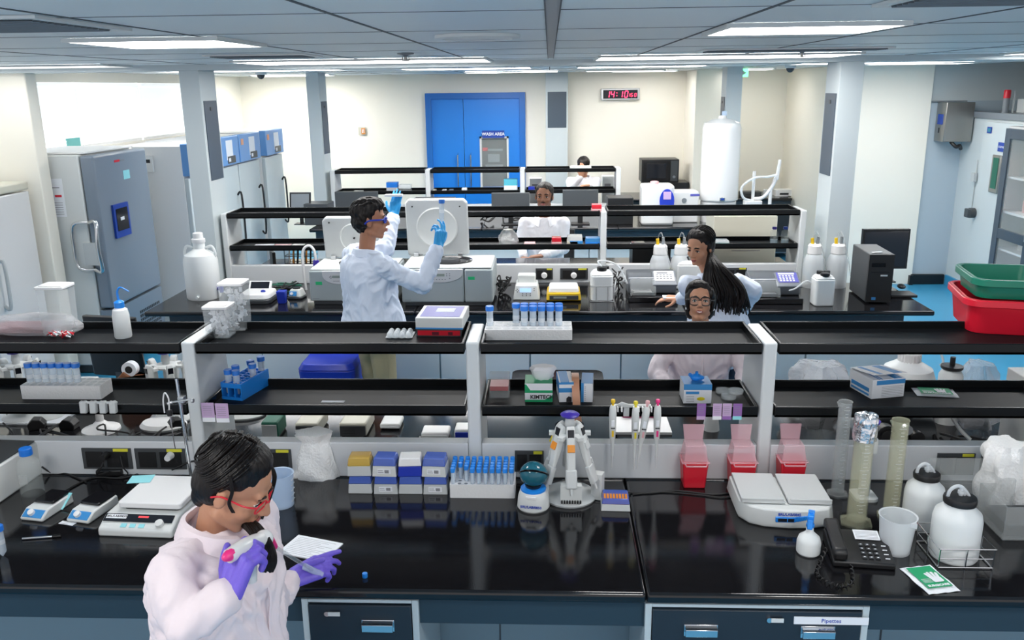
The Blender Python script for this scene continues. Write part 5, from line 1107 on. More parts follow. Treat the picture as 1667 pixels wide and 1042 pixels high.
# open centrifuges
def centrifuge(x0,x1,py,d,h,label,lidh,lidx,bowlr,bowlx,split=None,panelx=0,yoff=0):
    a=P(x0,py,Z); c=P(x1,py,Z); w=c.x-a.x; t=thing('centrifuge',label,'centrifuge',((a.x+c.x)/2,a.y+d/2,Z)); hw=w/2; hd=d/2
    b=MB(); b.box(-hw+.02,hw-.02,-hd+.02,hd-.02,0,.03); obj('plinth',b,'dark_grey',t,.004)
    b=MB(); 
    if split is None: b.box(-hw,hw,-hd,hd,.03,h)
    else: b.box(-hw,split-.002,-hd,hd,.03,h).box(split+.002,hw,-hd,hd,.03,h-.004)
    obj('housing',b,'grey_plastic',t,.014,seg=3)
    b=MB(); b.box(-hw+.01,hw-.01,-hd+.01,hd-.01,h,h+.012); obj('deck',b,'offwhite',t,.006)
    # rounded control panel on front
    b=MB(); n=14; rx=bowlr*1.05; pts=[(panelx+rx*math.cos(PI+PI*i/n),h-.03+.075*math.sin(PI+PI*i/n)*1.0) for i in range(n+1)]+[(panelx+rx,h-.0),(panelx-rx,h-.0)]
    b.prism(pts,-hd-.012,-hd,'y'); obj('control_panel',b,'white_gloss',t,.004)
    b=MB(); b.box(panelx-.045,panelx+.035,-hd-.0145,-hd-.012,h-.055,h-.035); b.mt(1)
    for (bx,bz) in ((-.09,-.04),(-.09,-.055),(-.105,-.047),(-.075,-.047),(.06,-.035),(.06,-.05),(.085,-.035),(.085,-.05),(.085,-.07),(-.03,-.078),(-.005,-.078),(.02,-.078),(.045,-.078),(-.055,-.078)): b.cyl((panelx+bx*bowlr*5.2,-hd-.0145,h+bz),(panelx+bx*bowlr*5.2,-hd-.012,h+bz),.0045,n=10)
    obj('keys',b,['lcd','ink_grey'],t)
    b=MB(); b.lathe([(bowlr*1.05,h+.012),(bowlr*1.06,h+.022),(bowlr*.98,h+.024),(bowlr*.9,h+.0125),(0,h+.0122)],40,cx=bowlx,cy=.0,sy=.85); obj('bowl',b,'black_gloss',t)
    b=MB(); b.lathe([(bowlr*.5,h+.013),(bowlr*.45,h+.03),(bowlr*.12,h+.035),(0,h+.04)],24,cx=bowlx,cy=0,sy=.85); obj('rotor',b,'dark_grey',t)
    # lid standing open
    lw=lidx[1]-lidx[0]; cxl=(lidx[0]+lidx[1])/2
    b=MB(); b.at(cxl,hd-.05,h+.02,rx=R(8)); b.prism([(-lw/2,0),(lw/2,0),(lw/2,lidh-.03),(lw/2-.03,lidh),(-lw/2+.03,lidh),(-lw/2,lidh-.03)],-.0,.05,'y'); o=obj('lid',b,'light_grey',t,.01,seg=3)
    b=MB(); b.at(cxl,hd-.05,h+.02,rx=R(8)); b.at(cxl,hd-.05,h+.02,rx=R(98)); r=bowlr*.98
    b.lathe([(r,0),(r*1.02,.006),(r*.96,.010),(r*.9,.003),(r*.5,.002),(0,.001)],36,cy=lidh*.5); 
    obj('lid_seal',b,'offwhite',o)
    b=MB(); b.at(cxl,hd-.055,h+.02,rx=R(98)); b.lathe([(.008,.0),(.008,.012)],10,cy=lidh*.5); b.lathe([(.006,.0),(.006,.008)],8,cx=-lw*.38,cy=lidh*.88); b.lathe([(.006,.0),(.006,.008)],8,cx=lw*.38,cy=lidh*.88); obj('lid_pins',b,'black',o)
    for s_ in (-1,1): b=MB(); b.box(cxl+s_*lw*.36-.02,cxl+s_*lw*.36+.02,hd-.08,hd-.045,h+.012,h+.04); obj('hinge',b,'steel',t,.003)
    b=MB(); xx=(-hw+.05) if split is None else split+.03; b.box(xx,xx+.05,-hd-.0015,-hd,h-.11 if split is None else h-.085,h-.085 if split is None else h-.06); b.mt(1).box(-hw+.02,-hw+.07,-hd-.001,-hd,.05,.054); obj('stickers',b,['green_sticker','ink_grey'],t)
    return t
centrifuge(506,645,497,.46,.27,'smaller grey centrifuge with its lid open, left of the standing man',.335,(-.30,.20),.12,-.02,panelx=-.1)
centrifuge(655,803,499,.50,.29,'larger grey centrifuge with open square lid under the raised tube',.455,(-.36,.13),.165,-.0,split=.13,panelx=-.05)
# thermal cycler, balance with yellow rim
p=L2(857,489); t=thing('thermal_cycler','small pale instrument with round keys beside the large centrifuge','instrument',(p.x,p.y+.12,Z)); b=MB(); b.frus((.105,.12),(.085,.10),0,.115,dy=.01); b.box(-.07,.07,.0,.1,.1,.175); obj('body',b,'offwhite',t,.01)
b=MB(); b.at(0,-.108,.075,rx=R(78)).box(-.05,.035,-.012,.018,.0,.003); b.mt(1)
for i in range(3):
    for j in range(2): b.cyl((-.03+i*.03,-.025-j*.014,0),(-.03+i*.03,-.025-j*.014,.004),.004,n=8)
for i,j in ((-.08,0),(-.07,.01),(-.06,0),(-.07,-.01),(.06,0),(.06,.015)): b.cyl((i,j,0),(i,j,.004),.004,n=8)
obj('keypad',b,['lcd_blue','ink'],t)
p=L2(918,492); t=thing('lab_scale','white weighing scale with an amber yellow rim, near the middle upright','scale',(p.x,p.y+.13,Z)); b=MB(); b.rbox(.135,.13,.012,.07,.02,4,top=(.125,.125)); obj('rim',b,'amber',t,.006)
b=MB(); b.box(-.11,.11,-.137,-.124,.02,.052); b.mt(1).box(-.08,.02,-.139,-.137,.03,.045); obj('front_panel',b,['dark_grey','lcd'],t,.002); b=MB(); b.rbox(.118,.11,.07,.105,.02,4,top=(.108,.1)); obj('pan',b,'white',t,.006)
# carboy in wire basket (middle)
p=L2(980,492); t=thing('square_carboy','white square carboy with black caps in a wire basket, right of the yellow-rimmed scale','carboy',(p.x,p.y+.1,Z)); b=MB(); b.rbox(.085,.085,.004,.20,.03,5); b.rbox(.085,.085,.2,.23,.03,5,top=(.06,.06)); obj('body',b,'hdpe',t,.008); b=MB(); b.lathe([(.035,.23),(.038,.235),(.038,.258),(.03,.262)],20,cy=-.02); b.lathe([(.02,.23),(.02,.25)],14,cx=.04,cy=.045); obj('cap',b,'black',t)
b=MB(); b.tube([(0,-.02,.26),(-.03,0,.30),(.06,.03,.29),(.14,.03,.24),(.2,.0,.12)],.007,8); obj('tubing',b,'frost',t)
def wires(t,w,d,h):
    b=MB()
    for z in (.004,h): b.tube([(-w,-d,z),(w,-d,z),(w,d,z),(-w,d,z),(-w,-d,z)],.003,6,sm=False)
    for k in (-.5,.5): b.tube([(k*w,-d,h),(k*w,-d,.004)],.0025,6,sm=False)
    for s_ in(-1,1): b.tube([(s_*w,-d,0),(s_*w,-d,h)],.0025,6,sm=False); b.tube([(s_*w,d,0),(s_*w,d,h)],.0025,6,sm=False)
    obj('basket',b,'steel',t)
wires(t,.09,.09,.12)
p=L2(1118,470); t=thing('square_carboy','white square carboy with a black cap half hidden behind the long-haired woman','carboy',(p.x,p.y+.05,Z)); b=MB(); b.rbox(.085,.085,.004,.20,.03,5); b.rbox(.085,.085,.2,.23,.03,5,top=(.06,.06)); obj('body',b,'hdpe',t,.008); b=MB(); b.lathe([(.035,.23),(.038,.235),(.038,.258),(.03,.262)],20); obj('cap',b,'black',t)
# washers
def washer(x0,x1,py,label,kp,rz=0):
    a=P(x0,py,Z);c=P(x1,py,Z);w=c.x-a.x; t=thing('plate_washer',label,'plate washer',((a.x+c.x)/2,a.y+.17,Z),rz); hw=w/2
    b=MB(); b.box(-hw,hw,-.17,.15,0,.045); obj('base',b,'black_gloss',t,.006)
    b=MB(); b.prism([(-.06,.045),(-.075,.12),(-.05,.17),(.12,.20),(.15,.19),(.15,.045)],-hw,hw,'x'); obj('housing',b,'silver_paint',t,.012,seg=3)
    b=MB(); b.prism([(-.15,.05),(-.15,.075),(-.085,.165),(-.078,.165),(-.078,.05)],-hw*.93,.02,'x'); obj('hood',b,'clear_grey',t,.004)
    b=MB(); b.box(-hw*.85,0,-.14,-.08,.05,.075); b.mt(1).box(-hw*.8,-.01,-.135,-.085,.075,.079); obj('plate_carrier',b,['dark_grey','steel'],t,.003)
    b=MB(); M0=dict(x=hw*.5,y=-.04,z=.17,rx=R(28)); b.at(**M0).box(-hw*.52,hw*.5,-.09,.08,-.02,.0); o=obj('console',b,'silver_paint',t,.008)
    b=MB(); b.at(**M0).box(-hw*.42,hw*.4,-.045,.07,.0,.003); b.mt(1)
    if kp==0:
        b.box(-hw*.3,hw*.15,.038,.058,.003,.004)
        for r_ in range(3):
            for k in range(5): b.box(-hw*.34+k*.026,-hw*.34+k*.026+.018,.02-r_*.022,.032-r_*.022,.003,.0042)
        obj('keypad',b,['paper','ink_grey'],o)
    else:
        b.box(-hw*.35,hw*.3,.045,.062,.003,.004)
        for r_ in range(4):
            for k in range(5): b.box(-hw*.34+k*.024,-hw*.34+k*.024+.015,.025-r_*.019,.036-r_*.019,.003,.0042)
        obj('keypad',b,['card_violet','paper'],o)
    return t
washer(1024,1104,493,'silver microplate washer with a white keypad, left of the long-haired woman',0)
washer(1226,1308,496,'silver microplate washer with a dark keypad, right of the long-haired woman',1)
def rbottle(px,py,label,z=.9,s=1.0,capm='white',yc='amber'):
    p=PY(px,py,6.93); t=thing('reagent_bottle',label,'bottle',(p.x,6.93,z)); t.scale=(1.45,1.45,2.05); b=MB(); b.lathe([(.055,0),(.057,.006),(.057,.10),(.045,.125),(.034,.135)],24); obj('body',b,'frost',t); b=MB(); b.lathe([(.036,.13),(.04,.135),(.038,.165),(.03,.172)],24); obj('cap',b,capm,t)
    b=MB(); b.cyl((-.015,0,.17),(-.018,0,.195),.009); b.mt(1).cyl((.012,0,.17),(.014,0,.20),.008); obj('ports',b,[yc,'mid_grey'],t)
    b=MB(); b.tube([(-.018,0,.19),(0,-.03,.22),(.04,-.05,.12),(.06,-.055,.05)],.003,6); obj('tubing',b,'clear_grey',t); return t
rbottle(1074,440,'reagent bottle with white cap behind the left plate washer, left of two',s=1); rbottle(1108,440,'reagent bottle with white cap behind the left plate washer, beside the woman')
rbottle(1322,462,'reagent bottle with white cap behind the right washer, left of two'); rbottle(1360,462,'reagent bottle with white cap behind the right washer, beside the computer tower')
b=MB(); p=L2(1342,499); t=thing('square_carboy','white square carboy with two black caps left of the computer tower','carboy',(p.x,p.y+.075,Z)); b.rbox(.073,.07,.0,.20,.025,5); b.rbox(.073,.07,.2,.225,.025,5,top=(.055,.05)); obj('body',b,'hdpe',t,.008); b=MB(); b.lathe([(.032,.22),(.034,.225),(.034,.243),(.028,.246)],20,cy=-.03); b.lathe([(.024,.225),(.024,.248)],16,cx=-.02,cy=.03); b.lathe([(.024,.225),(.024,.248)],16,cx=.03,cy=.03); obj('cap',b,'black',t)
b=MB(); b.tube([(-.07,.05,.15),(-.12,.03,.17),(-.2,0,.12),(-.24,.02,.1)],.006,8); obj('tubing',b,'frost',t)
# PC tower + monitor + mouse
p=L2(1425,495); t=thing('computer_tower','black computer tower seen from its front corner on the middle bench','computer',(p.x+.03,p.y+.22,Z),R(-3)); b=MB(); b.box(-.09,.09,-.2,.22,.01,.375); obj('case',b,'dark_grey',t,.006); b=MB(); b.box(-.09,.09,-.215,-.2,.012,.373); b.mt(1).box(-.07,.03,-.218,-.215,.28,.31).box(-.07,.06,-.2165,-.215,.24,.243); b.mt(2).box(.0,.05,-.217,-.215,.21,.222); b.mt(3).box(-.05,-.02,-.218,-.215,.03,.05); obj('front_panel',b,['black','black_gloss','offwhite','card_blue'],t,.004)
b=MB(); b.at(-.01,-.15,.378,rz=R(15)).box(-.05,.03,-.012,.012,0,.004); obj('label_strip',b,'paper',t)
p=L2(1440,480); t=thing('monitor','black flat monitor standing behind the computer tower','monitor',(P(1440,470).x+.07,P(1440,458).y,Z)); b=MB(); b.box(-.19,.19,-.02,.02,.11,.44); b.mt(1).box(-.175,.175,-.022,-.02,.13,.42); obj('screen',b,['black','screen_dark'],t,.004); b=MB(); b.box(-.03,.03,.0,.03,.0,.15).box(-.1,.1,-.06,.08,0,.012); obj('stand',b,'black',t,.003)
p=L2(1467,470); b=MB(); b.ball((0,0,.018),(.03,.05,.02),14,8); tag(obj('computer_mouse',b,'black'),'black computer mouse beside the computer tower','mouse',loc=(p.x,p.y,Z+.001))
p=L2(1450,482); b=MB(); b.box(-.1,.1,-.08,.08,0,.02); tag(obj('black_tray',b,'black',bev=.004),'flat black tray under the monitor, right of the computer tower','tray',loc=(p.x+.08,p.y+.02,Z))
# sockets plugs
for px,lab in ((886,'round white plug in the socket left of the yellow-rimmed scale'),(934,'round white plug in the socket behind the yellow-rimmed scale')):
    p=PY(px,448,Y2); b=MB(); b.cyl((0,-.005,0),(0,-.04,0),.026,.02,n=16); tag(obj('power_plug',b,'white'),lab,'plug',loc=(p.x,Y2,p.z))
# cables between centrifuge and cycler
random.seed(21)
for k in range(6):
    x0=P(822,465).x; pts=[(x0+random.uniform(-.06,.06),6.7+random.uniform(-.1,.2),.905+random.uniform(0,.12)) for _ in range(5)]
    cable('black cable coiled on the bench between large centrifuge and pale instrument',pts,.006).__setitem__('group','cables by the large centrifuge')
for k in range(6):
    x0=P(480,460).x; pts=[(x0+random.uniform(-.15,.15),6.7+random.uniform(-.1,.2),.905+random.uniform(0,.08)) for _ in range(5)]
    cable('cable tangled behind the vortex mixer on the middle bench',pts,.007,['rubber','green_dark','rubber'][k%3]).__setitem__('group','cables behind the vortex mixer')
for k in range(5):
    x0=P(1010,480).x; pts=[(x0+random.uniform(-.06,.06),6.75+random.uniform(-.1,.2),.905+random.uniform(0,.16)) for _ in range(5)]
    cable('tube or cable between the square carboy and the left washer',pts,.006,['rubber','frost'][k%2]).__setitem__('group','tubes beside the left washer')
# gooseneck lamp / tubing, rack of glassware on far side
p=PY(510,455,6.9); t=thing('gooseneck_tube','white curved tube with a violet-collared nozzle behind the small centrifuge','tube',(PY(500,455,6.9).x,6.85,Z)); b=MB(); b.tube([(0,0,0),(-.01,0,.2),(.0,0,.33),(.05,0,.37),(.09,0,.33),(.1,0,.25)],.011,10); obj('tube',b,'white',t); b=MB(); b.lathe([(.025,.2),(.028,.22),(.022,.25)],14,cx=.1); obj('collar',b,'violet_cap',t); b=MB(); b.lathe([(.03,0),(.035,.05),(.016,.14),(.014,.2)],14,cx=.1); obj('flask',b,'glass',t)
# --- rear of bench 2 below lower shelf
ZR=.9
def boxy(name,cat,label,px,py,w,d,h,m,Yf=None,z=.9,rz=0,bev=.006,extra=None,zoff=0):
    p=PY(px,py,Yf) if Yf else P(px,py,z); t=thing(name,label,cat,(p.x,(Yf if Yf else p.y)+d/2,z),rz); b=MB(); b.box(-w/2,w/2,-d/2,d/2,0,h); ms=[m] if isinstance(m,str) else m
    obj('body',b,ms[0],t,bev)
    if extra:
        g=MB(); extra(g,w,d,h); obj('front_detail',g,ms[1:],t,.001)
    return t
boxy('monitor','monitor','angled monitor back seen under the lower shelf, left of the gooseneck tube',445,440,.12,.03,.2,'black',7.5,rz=R(-60))
p=PY(480,430,7.7); t=thing('tool_rack','wire rack of small metal tools behind the small centrifuge','rack',(p.x+.05,7.75,Z)); b=MB()
for z in (.05,.12,.19,.26): b.tube([(-.14,-.05,z),(.14,-.05,z),(.14,.05,z),(-.14,.05,z),(-.14,-.05,z)],.004,6,sm=False)
for x in (-.14,-.05,.05,.14): b.tube([(x,-.05,0),(x,-.05,.26)],.004,6,sm=False)
obj('frame',b,'dark_grey',t)
for k in range(7): b=MB(); b.cyl((-.12+k*.04,.0,.02),(-.10+k*.04,.0,.24),.009,n=8); obj('tool',b,['steel','orange','black'][k%3],t)
boxy('analyser','analyser','black low instrument behind the left reagent bottles',1060,440,.34,.3,.22,['black','dark_grey'],7.6)
def beige_x(g,w,d,h):
    g.box(-w*.45,w*.45,-d/2-.004,-d/2,h*.05,h*.10)
    g.mt(1)
    for k in range(10): g.box(-w*.4+k*w*.08,-w*.4+k*w*.08+w*.05,-d/2-.005,-d/2-.004,h*.05,h*.10)
    g.mt(2).box(-w*.02,w*.06,-d/2-.005,-d/2,h*.4,h*.5).box(-w*.2,w*.25,-d/2-.003,-d/2,h*.33,h*.34)
pz=PY(1212,352,7.7); t=boxy('analyser','analyser','long beige bench analyser behind the middle rack, right half',1212,395,.56,.4,pz.z-.9,['cream_plastic','light_grey','black','ink_grey'],7.7,extra=beige_x)
p=PY(1161,385,7.65); t=thing('covered_stand','small dark stand with a maroon leaf-shaped cover, left of the beige analyser','stand',(p.x-.04,7.75,.9)); b=MB(); b.prism([(-.04,.16),(.04,.16),(.05,.28),(.0,.36),(-.05,.28)],-.01,.01,'y'); obj('cover',b,'maroon',t); b=MB(); b.box(-.035,.035,-.02,.02,0,.16); obj('post',b,'dark_grey',t)
# ---- row 2 shelves: items
S2L=1.185+.0145; S2U=1.46+.0145
def onS(px,z,Y=7.12): q=PY(px,380,Y); return q.x
def sbox(px,w,d,h,label,m,z=S2L,name='reagent_box',cat='box',Y=7.13,two=None,rz=0):
    t=thing(name,label,cat,(onS(px,z,Y),Y+d/2,z),rz); b=MB(); b.box(-w/2,w/2,-d/2,d/2,0,h*.55); b.mt(1); b.frus((w/2-.002,d/2-.002),(w/2*.92,d/2*.92),h*.55,h); obj('box',b,[m,two or m],t,.003); return t
sbox(906,.085,.12,.075,'red-trimmed pale box on the middle rack in front of the seated man, leftmost','pink_pale',two='red_liq'); sbox(935-3,.09,.12,.085,'pale box with yellow contents on the middle rack, second of the small boxes','cream_plastic',two='light_grey')
sbox(938,.11,.12,.09,'blue based tip box on the middle rack, third of the small boxes','card_blue',two='offwhite'); sbox(966,.13,.12,.07,'flat bright blue box on the middle rack next to the upright','blue_bright',two='card_blue')
sbox(971,.085,.1,.075,'pink and white tip box on the top shelf beside the upright','pink_pale',z=S2U,two='red')
x=onS(826,0); lumpy('frosted plastic bag lying on the middle rack in front of the seated man',x,7.25,S2L,.085,.07,.13,'bag',seed=31,top=.5)
sbox(862,.10,.1,.03,'flat pale pink packet beside the frosted bag on the middle rack','pink_pale')
sbox(1040,.12,.1,.03,'small white device with dark screen on the middle rack, right of the upright','white',two='screen_dark',name='small_device',cat='device')
sbox(1177,.12,.12,.045,'pale green lidded dish on the middle rack behind the long-haired woman','teal_glass',two='frost',name='lidded_dish',cat='dish')
for px,lab,c in ((1263,'clear bottle with violet cap near the right end of the middle rack','violet_cap'),(1281,'clear bottle with blue cap, rightmost on the middle rack','sign_blue')):
    labbottle(onS(px,0,7.2),7.25,S2L,.033,.14,lab,cap=c,liq=.25)
for k,(px,w) in enumerate(((425,.16),(455,.14),(480,.10))):
    b=MB(); b.box(-w/2,w/2,-.06,.06,0,.006); tag(obj('paper_folder',b,['paper','pink_pale','offwhite'][k]),['white paper leaflet at the left on the middle rack','pale folded leaflet in the middle of the left rack tray','white leaflet at the right of the leaflets on the middle rack'][k],'paper',loc=(onS(px,0,7.2),7.24,S2L+.0005+k*.0002),rz=R(6-k*5))
# ================================================================ between bench 2 and 3 ; bench 3
def mon(px0,px1,pyt,Y,label,z=.9,back=True):
    a=PY(px0,pyt,Y);c=PY(px1,pyt,Y); w=c.x-a.x; h=a.z-z; t=thing('monitor',label,'monitor',((a.x+c.x)/2,Y,z)); b=MB(); b.box(-w/2,w/2,-.02,.02,h*.35,h); obj('screen',b,'dark_grey' if back else 'black',t,.006); b=MB(); b.box(-.03,.03,.0,.03,0,h*.5).box(-.11,.11,-.08,.08,0,.012); obj('stand',b,'black',t,.003); return t
mon(800,862,314,10.3,'dark monitor turned away, left of the seated man'); mon(916,974,309,10.3,'dark monitor turned away, right of the seated man')
mon(545,615,312,10.35,'dark grey monitor behind the head of the standing man'); mon(674,690,322,10.35,'narrow black device behind the raised glove')
S3L=1.19+.0145; S3U=1.455+.0145
def x3(px,Y=11.0): return PY(px,300,Y).x
def s3(px,w,h,label,m,z=S3L,name='carton',cat='box',two=None):
    t=thing(name,label,cat,(x3(px),11.08,z)); b=MB(); b.box(-w/2,w/2,-.06,.06,0,h*.5); b.mt(1).box(-w/2,w/2,-.06,.06,h*.5,h); obj('box',b,[m,two or m],t,.003); return t
s3(637,.14,.13,'white box with blue glove tip on the farthest rack, left of two','frost',two='blue_cap',name='glove_box'); s3(658,.15,.10,'clear lidded box on the farthest rack, right of two','clear_grey',two='frost'); s3(831,.17,.16,'white and pale blue box on the farthest rack beside the upright','paper',two='cyan_tint')
s3(865,.08,.06,'small dark blue box behind the seated man on the farthest rack','cobalt'); s3(945,.27,.05,'white folded cloth on the top of the farthest rack','white',z=S3U,name='folded_cloth',cat='cloth')
s3(755,.06,.05,'small white packet on the farthest rack before the blue door','paper',name='packet'); s3(580,.12,.02,'flat white dish at the left of the farthest rack','offwhite',name='dish',cat='dish')
for k,px in enumerate((705,722,733)): s3(px,.05,.03,'small object lying on the farthest rack below the blue door',['cream_plastic','paper','mid_grey'][k],name='small_item',cat='item').__setitem__('group','small items on the farthest rack')
for px,w,h,lab,m in ((872,.16,.12,'white box device on the far counter left of the person phoning','white'),(990,.16,.14,'white box on the far counter right of the person phoning','offwhite')):
    p=PY(px,290,11.6); t=thing('white_device',lab,'device',(p.x,11.65,.9)); b=MB(); b.box(-w/2,w/2,-.08,.08,0,.3+h); obj('case',b,m,t,.008); b=MB(); b.box(-w*.3,w*.2,-.084,-.08,.3,.34); obj('slot',b,'ink_grey',t)
# white keyboards / stacked units seen between shelves of bench 2
random.seed(8)
for k in range(9):
    px=700+k*17; p=PY(px,385,8.9+.0); 
for k in range(5):
    x0=PY(790+ (k%5)*14 if k<5 else 660+k*6,350,10.3).x; pts=[(x0+random.uniform(-.12,.12),10.35+random.uniform(-.15,.25),.905+random.uniform(0,.16)) for _ in range(5)]
    cable('black cable tangled on the farthest worktop behind the monitors',pts,.009).__setitem__('group','cables on the farthest worktop')
t=boxy('instrument_rack','instrument','dark grey stacked instrument on the farthest bench beyond the centrifuge lid',705,350,.5,.3,.3,['dark_grey','light_grey'],10.3,extra=lambda g,w,d,h:[g.box(-w*.45,w*.45,-d/2-.004,-d/2,h*q,h*(q+.06)) for q in (.2,.45,.7)])
t=boxy('instrument_rack','instrument','dark stacked instrument with pale strips behind the small centrifuge',515,350,.30,.3,.26,['dark_grey','light_grey'],10.3,extra=lambda g,w,d,h:[g.box(-w*.45,w*.45,-d/2-.004,-d/2,h*q,h*(q+.08)) for q in (.35,.7)])
boxy('server_box','computer','black computer box on the farthest bench right of the seated man',1010,350,.3,.3,.32,['black','dark_grey'],10.2)
# ---- water purifier, tank, microwave
t=thing('water_purifier','white water purifier with a blue oval front, left of the tall tank','water purifier',(PY(1070,340,10.2).x,10.3,.9)); b=MB(); b.rbox(.19,.16,0,.47,.05,5); obj('body',b,'white_gloss',t,.03,seg=3)
b=MB(); n=20; pts=[(.085*math.cos(2*PI*i/n),.14*math.sin(2*PI*i/n)) for i in range(n)]; b.at(.10,-.16,.29); b.prism(pts,-.025,0,'y'); b.mt(1).box(-.045,.045,-.029,-.025,.02,.11); obj('blue_front',b,['cobalt','lilac'],t,.004); b=MB(); b.lathe([(.05,.47),(.05,.50),(.03,.505)],16,cx=-.03); obj('lid_knob',b,'pink_pale',t)
boxy('purifier_cabinet','cabinet','white cabinet with a round port between purifier and tall tank',1116,340,.30,.3,.37,['white_gloss','mid_grey','card_violet'],10.35,bev=.012,extra=lambda g,w,d,h:(g.cyl((-.02,-d/2-.006,h*.72),(-.02,-d/2,h*.72),.03,n=20),g.mt(1),g.box(.05,.16,-d/2-.004,-d/2,h*.86,h*.93)))
t=thing('water_tank','tall white cylindrical water tank standing before the white column','tank',(PY(1172,300,10.45).x,10.5,.9)); b=MB(); b.lathe([(.20,.24),(.225,.27),(.225,1.10),(.205,1.16),(.12,1.20),(.05,1.21),(.04,1.245),(.0,1.25)],40); b.lathe([(.21,0),(.21,.24)],32); obj('body',b,'white_gloss',t)
b=MB(); b.lathe([(.227,.262),(.229,.27),(.227,.278)],40,cap=False); obj('seam',b,'light_grey',t); b=MB(); b.box(-.03,.03,-.25,-.22,.27,.31); b.mt(1).box(-.02,.02,-.255,-.25,.28,.3); obj('tap',b,['chrome','sign_blue'],t,.003)
b=MB(); b.lathe([(.03,1.245),(.03,1.29),(.02,1.295)],14,cx=.02); obj('vent_filter',b,'frost_blue',t)
# white dispenser arm right of tank
t=thing('dispenser_arm','white dispensing arm with a curved hose, right of the tall tank','dispenser',(PY(1225,330,10.2).x,10.2,.9)); b=MB(); b.rbox(.10,.08,0,.28,.03,4); b.cyl((-.0,0,.28),(0,0,.62),.018); b.mt(0).tube([(.0,0,.30),(.12,0,.32),(.22,0,.45),(.26,0,.58)],.022,8); b.cyl((.26,0,.52),(.285,0,.75),.022,.016); b.cyl((.2,0,0),(.2,0,.4),.02); obj('arm',b,'white_gloss',t,.003)
b=MB(); b.tube([(.0,-.05,.28),(-.12,-.05,.32),(-.14,-.05,.45),(0,-.05,.55),(.15,-.05,.56),(.24,-.03,.58)],.014,8); obj('hose',b,'frost',t)
p=PY(1228,330,10.2)
# microwave
p=PY(1075,296,12.7); t=thing('microwave_oven','black microwave oven on the back counter under the clock','microwave',(p.x,12.95,.9)); 
z0=PY(1075,297,12.75).z; z1=PY(1075,262,12.75).z
b=MB(); b.box(-.27,.27,-.2,.2,.0,.33); obj('case',b,'black',t,.006); b=MB(); b.box(-.25,.13,-.215,-.2,.02,.31); b.mt(1).box(-.2,.08,-.218,-.215,.06,.27); obj('door',b,['black_gloss','screen_dark'],t,.003); b=MB(); b.box(.15,.25,-.21,-.2,.02,.31); b.mt(1).cyl((.2,-.225,.08),(.2,-.21,.08),.02); obj('control_panel',b,['dark_grey','mid_grey'],t)
mz=z0-.9
if mz>.02:
    t.location.z=z0; boxy('microwave_shelf','cabinet','dark cabinet block carrying the microwave oven',1085,300,.66,.42,mz-.002,['black','dark_grey'],12.72)
# far right bench items
for px,lab,m,w,h in ((1282,'white scale on the back right counter','white',.32,.09),(1225,'dark tray of tools on the back right counter','dark_grey',.3,.06),(1250,'small white pot on the back right counter','white',.06,.09)):
    p=P(px,292,.9); t=thing('bench_item' if w==.3 else ('bench_scale' if w>.3 else 'pot'),lab,'bench item' if w==.3 else ('scale' if w>.3 else 'pot'),(PY(px,290,12.85).x,12.95,.9)); b=MB(); b.rbox(w/2,.1 if w>.1 else w/2,0,h,.02,4); b.mt(1); (b.box(-w*.3,w*.1,-.102,-.1,h*.2,h*.5) if w>.1 else None); obj('body',b,[m,'black'],t,.006)
b=MB(); b.box(-.03,.03,-.01,0,-.05,.05); b.mt(1).tube([(0,-.012,-.03),(.01,-.02,-.25),(.0,-.02,-.5)],.006,6); p=PY(1296,250,13.45); tag(obj('wall_socket',b,['white','rubber']),'white wall socket with a black lead at the back right','socket',loc=(p.x,13.49,p.z))
# ---- things between shelves left of bench 2 : dark book stand etc
t=thing('document_holder','black document holder on the farthest rack side, left of the small centrifuge lid','holder',(PY(495,412,10.4).x,10.4,.9)); b=MB(); b.at(0,0,.25,rx=R(-15)).box(-.13,.13,-.01,.01,-.08,.14); b.mt(1).box(-.11,.11,-.012,-.01,-.05,.12); b.I().mt(0).box(-.02,.02,0,.03,0,.25).box(-.08,.08,-.06,.08,0,.01); obj('holder',b,['black','mid_grey'],t,.002)
# ================================================================ left side freezers
fx=-3.92
t=thing('ultra_low_freezer','large grey upright freezer with a blue framed touch display, behind the left wall','freezer',(fx,7.83,0)); 
b=MB(); b.box(-.81,-.13,-.50,.50,.08,1.98); b.mt(1).box(-.81,-.1,-.48,.48,0,.08); obj('cabinet',b,['offwhite','dark_grey'],t,.012)
b=MB(); b.box(-.12,.0,-.50,.50,.62,1.97); d=obj('door',b,['mid_grey'],t,.02,seg=3); d.data.materials[0]=mat('freezer_door',(.20,.245,.30),.35)
b=MB(); b.box(-.12,-.01,-.50,.50,.1,.60); b.mt(1)
for i in range(12):
    for j in range(7): b.box(-.0095,-.008,.0+i*.036,.024+i*.036,.2+j*.04,.228+j*.04)
o=obj('lower_panel',b,['freezer_door' if 'freezer_door' in MT else 'mid_grey','black'],t,.004)
b=MB(); b.box(.0,.02,-.30,-.02,1.22,1.52); b.mt(1).box(.02,.024,-.265,-.055,1.28,1.48); b.mt(2).box(.024,.0245,-.2,-.13,1.37,1.4); obj('touch_display',b,['sign_blue','screen_dark','paper'],d,.012)
b=MB(); b.rbox(.001,.001,0,.001,.0005) if 0 else b.box(.0,.002,.0,.12,1.72,1.80); obj('cyan_note',b,'cyan_paper',d); b=MB(); b.box(.0,.002,-.14,-.04,1.885,1.905); b.mt(1).box(0,.002,-.03,.05,1.885,1.903); obj('badge',b,['red','mid_grey'],d)
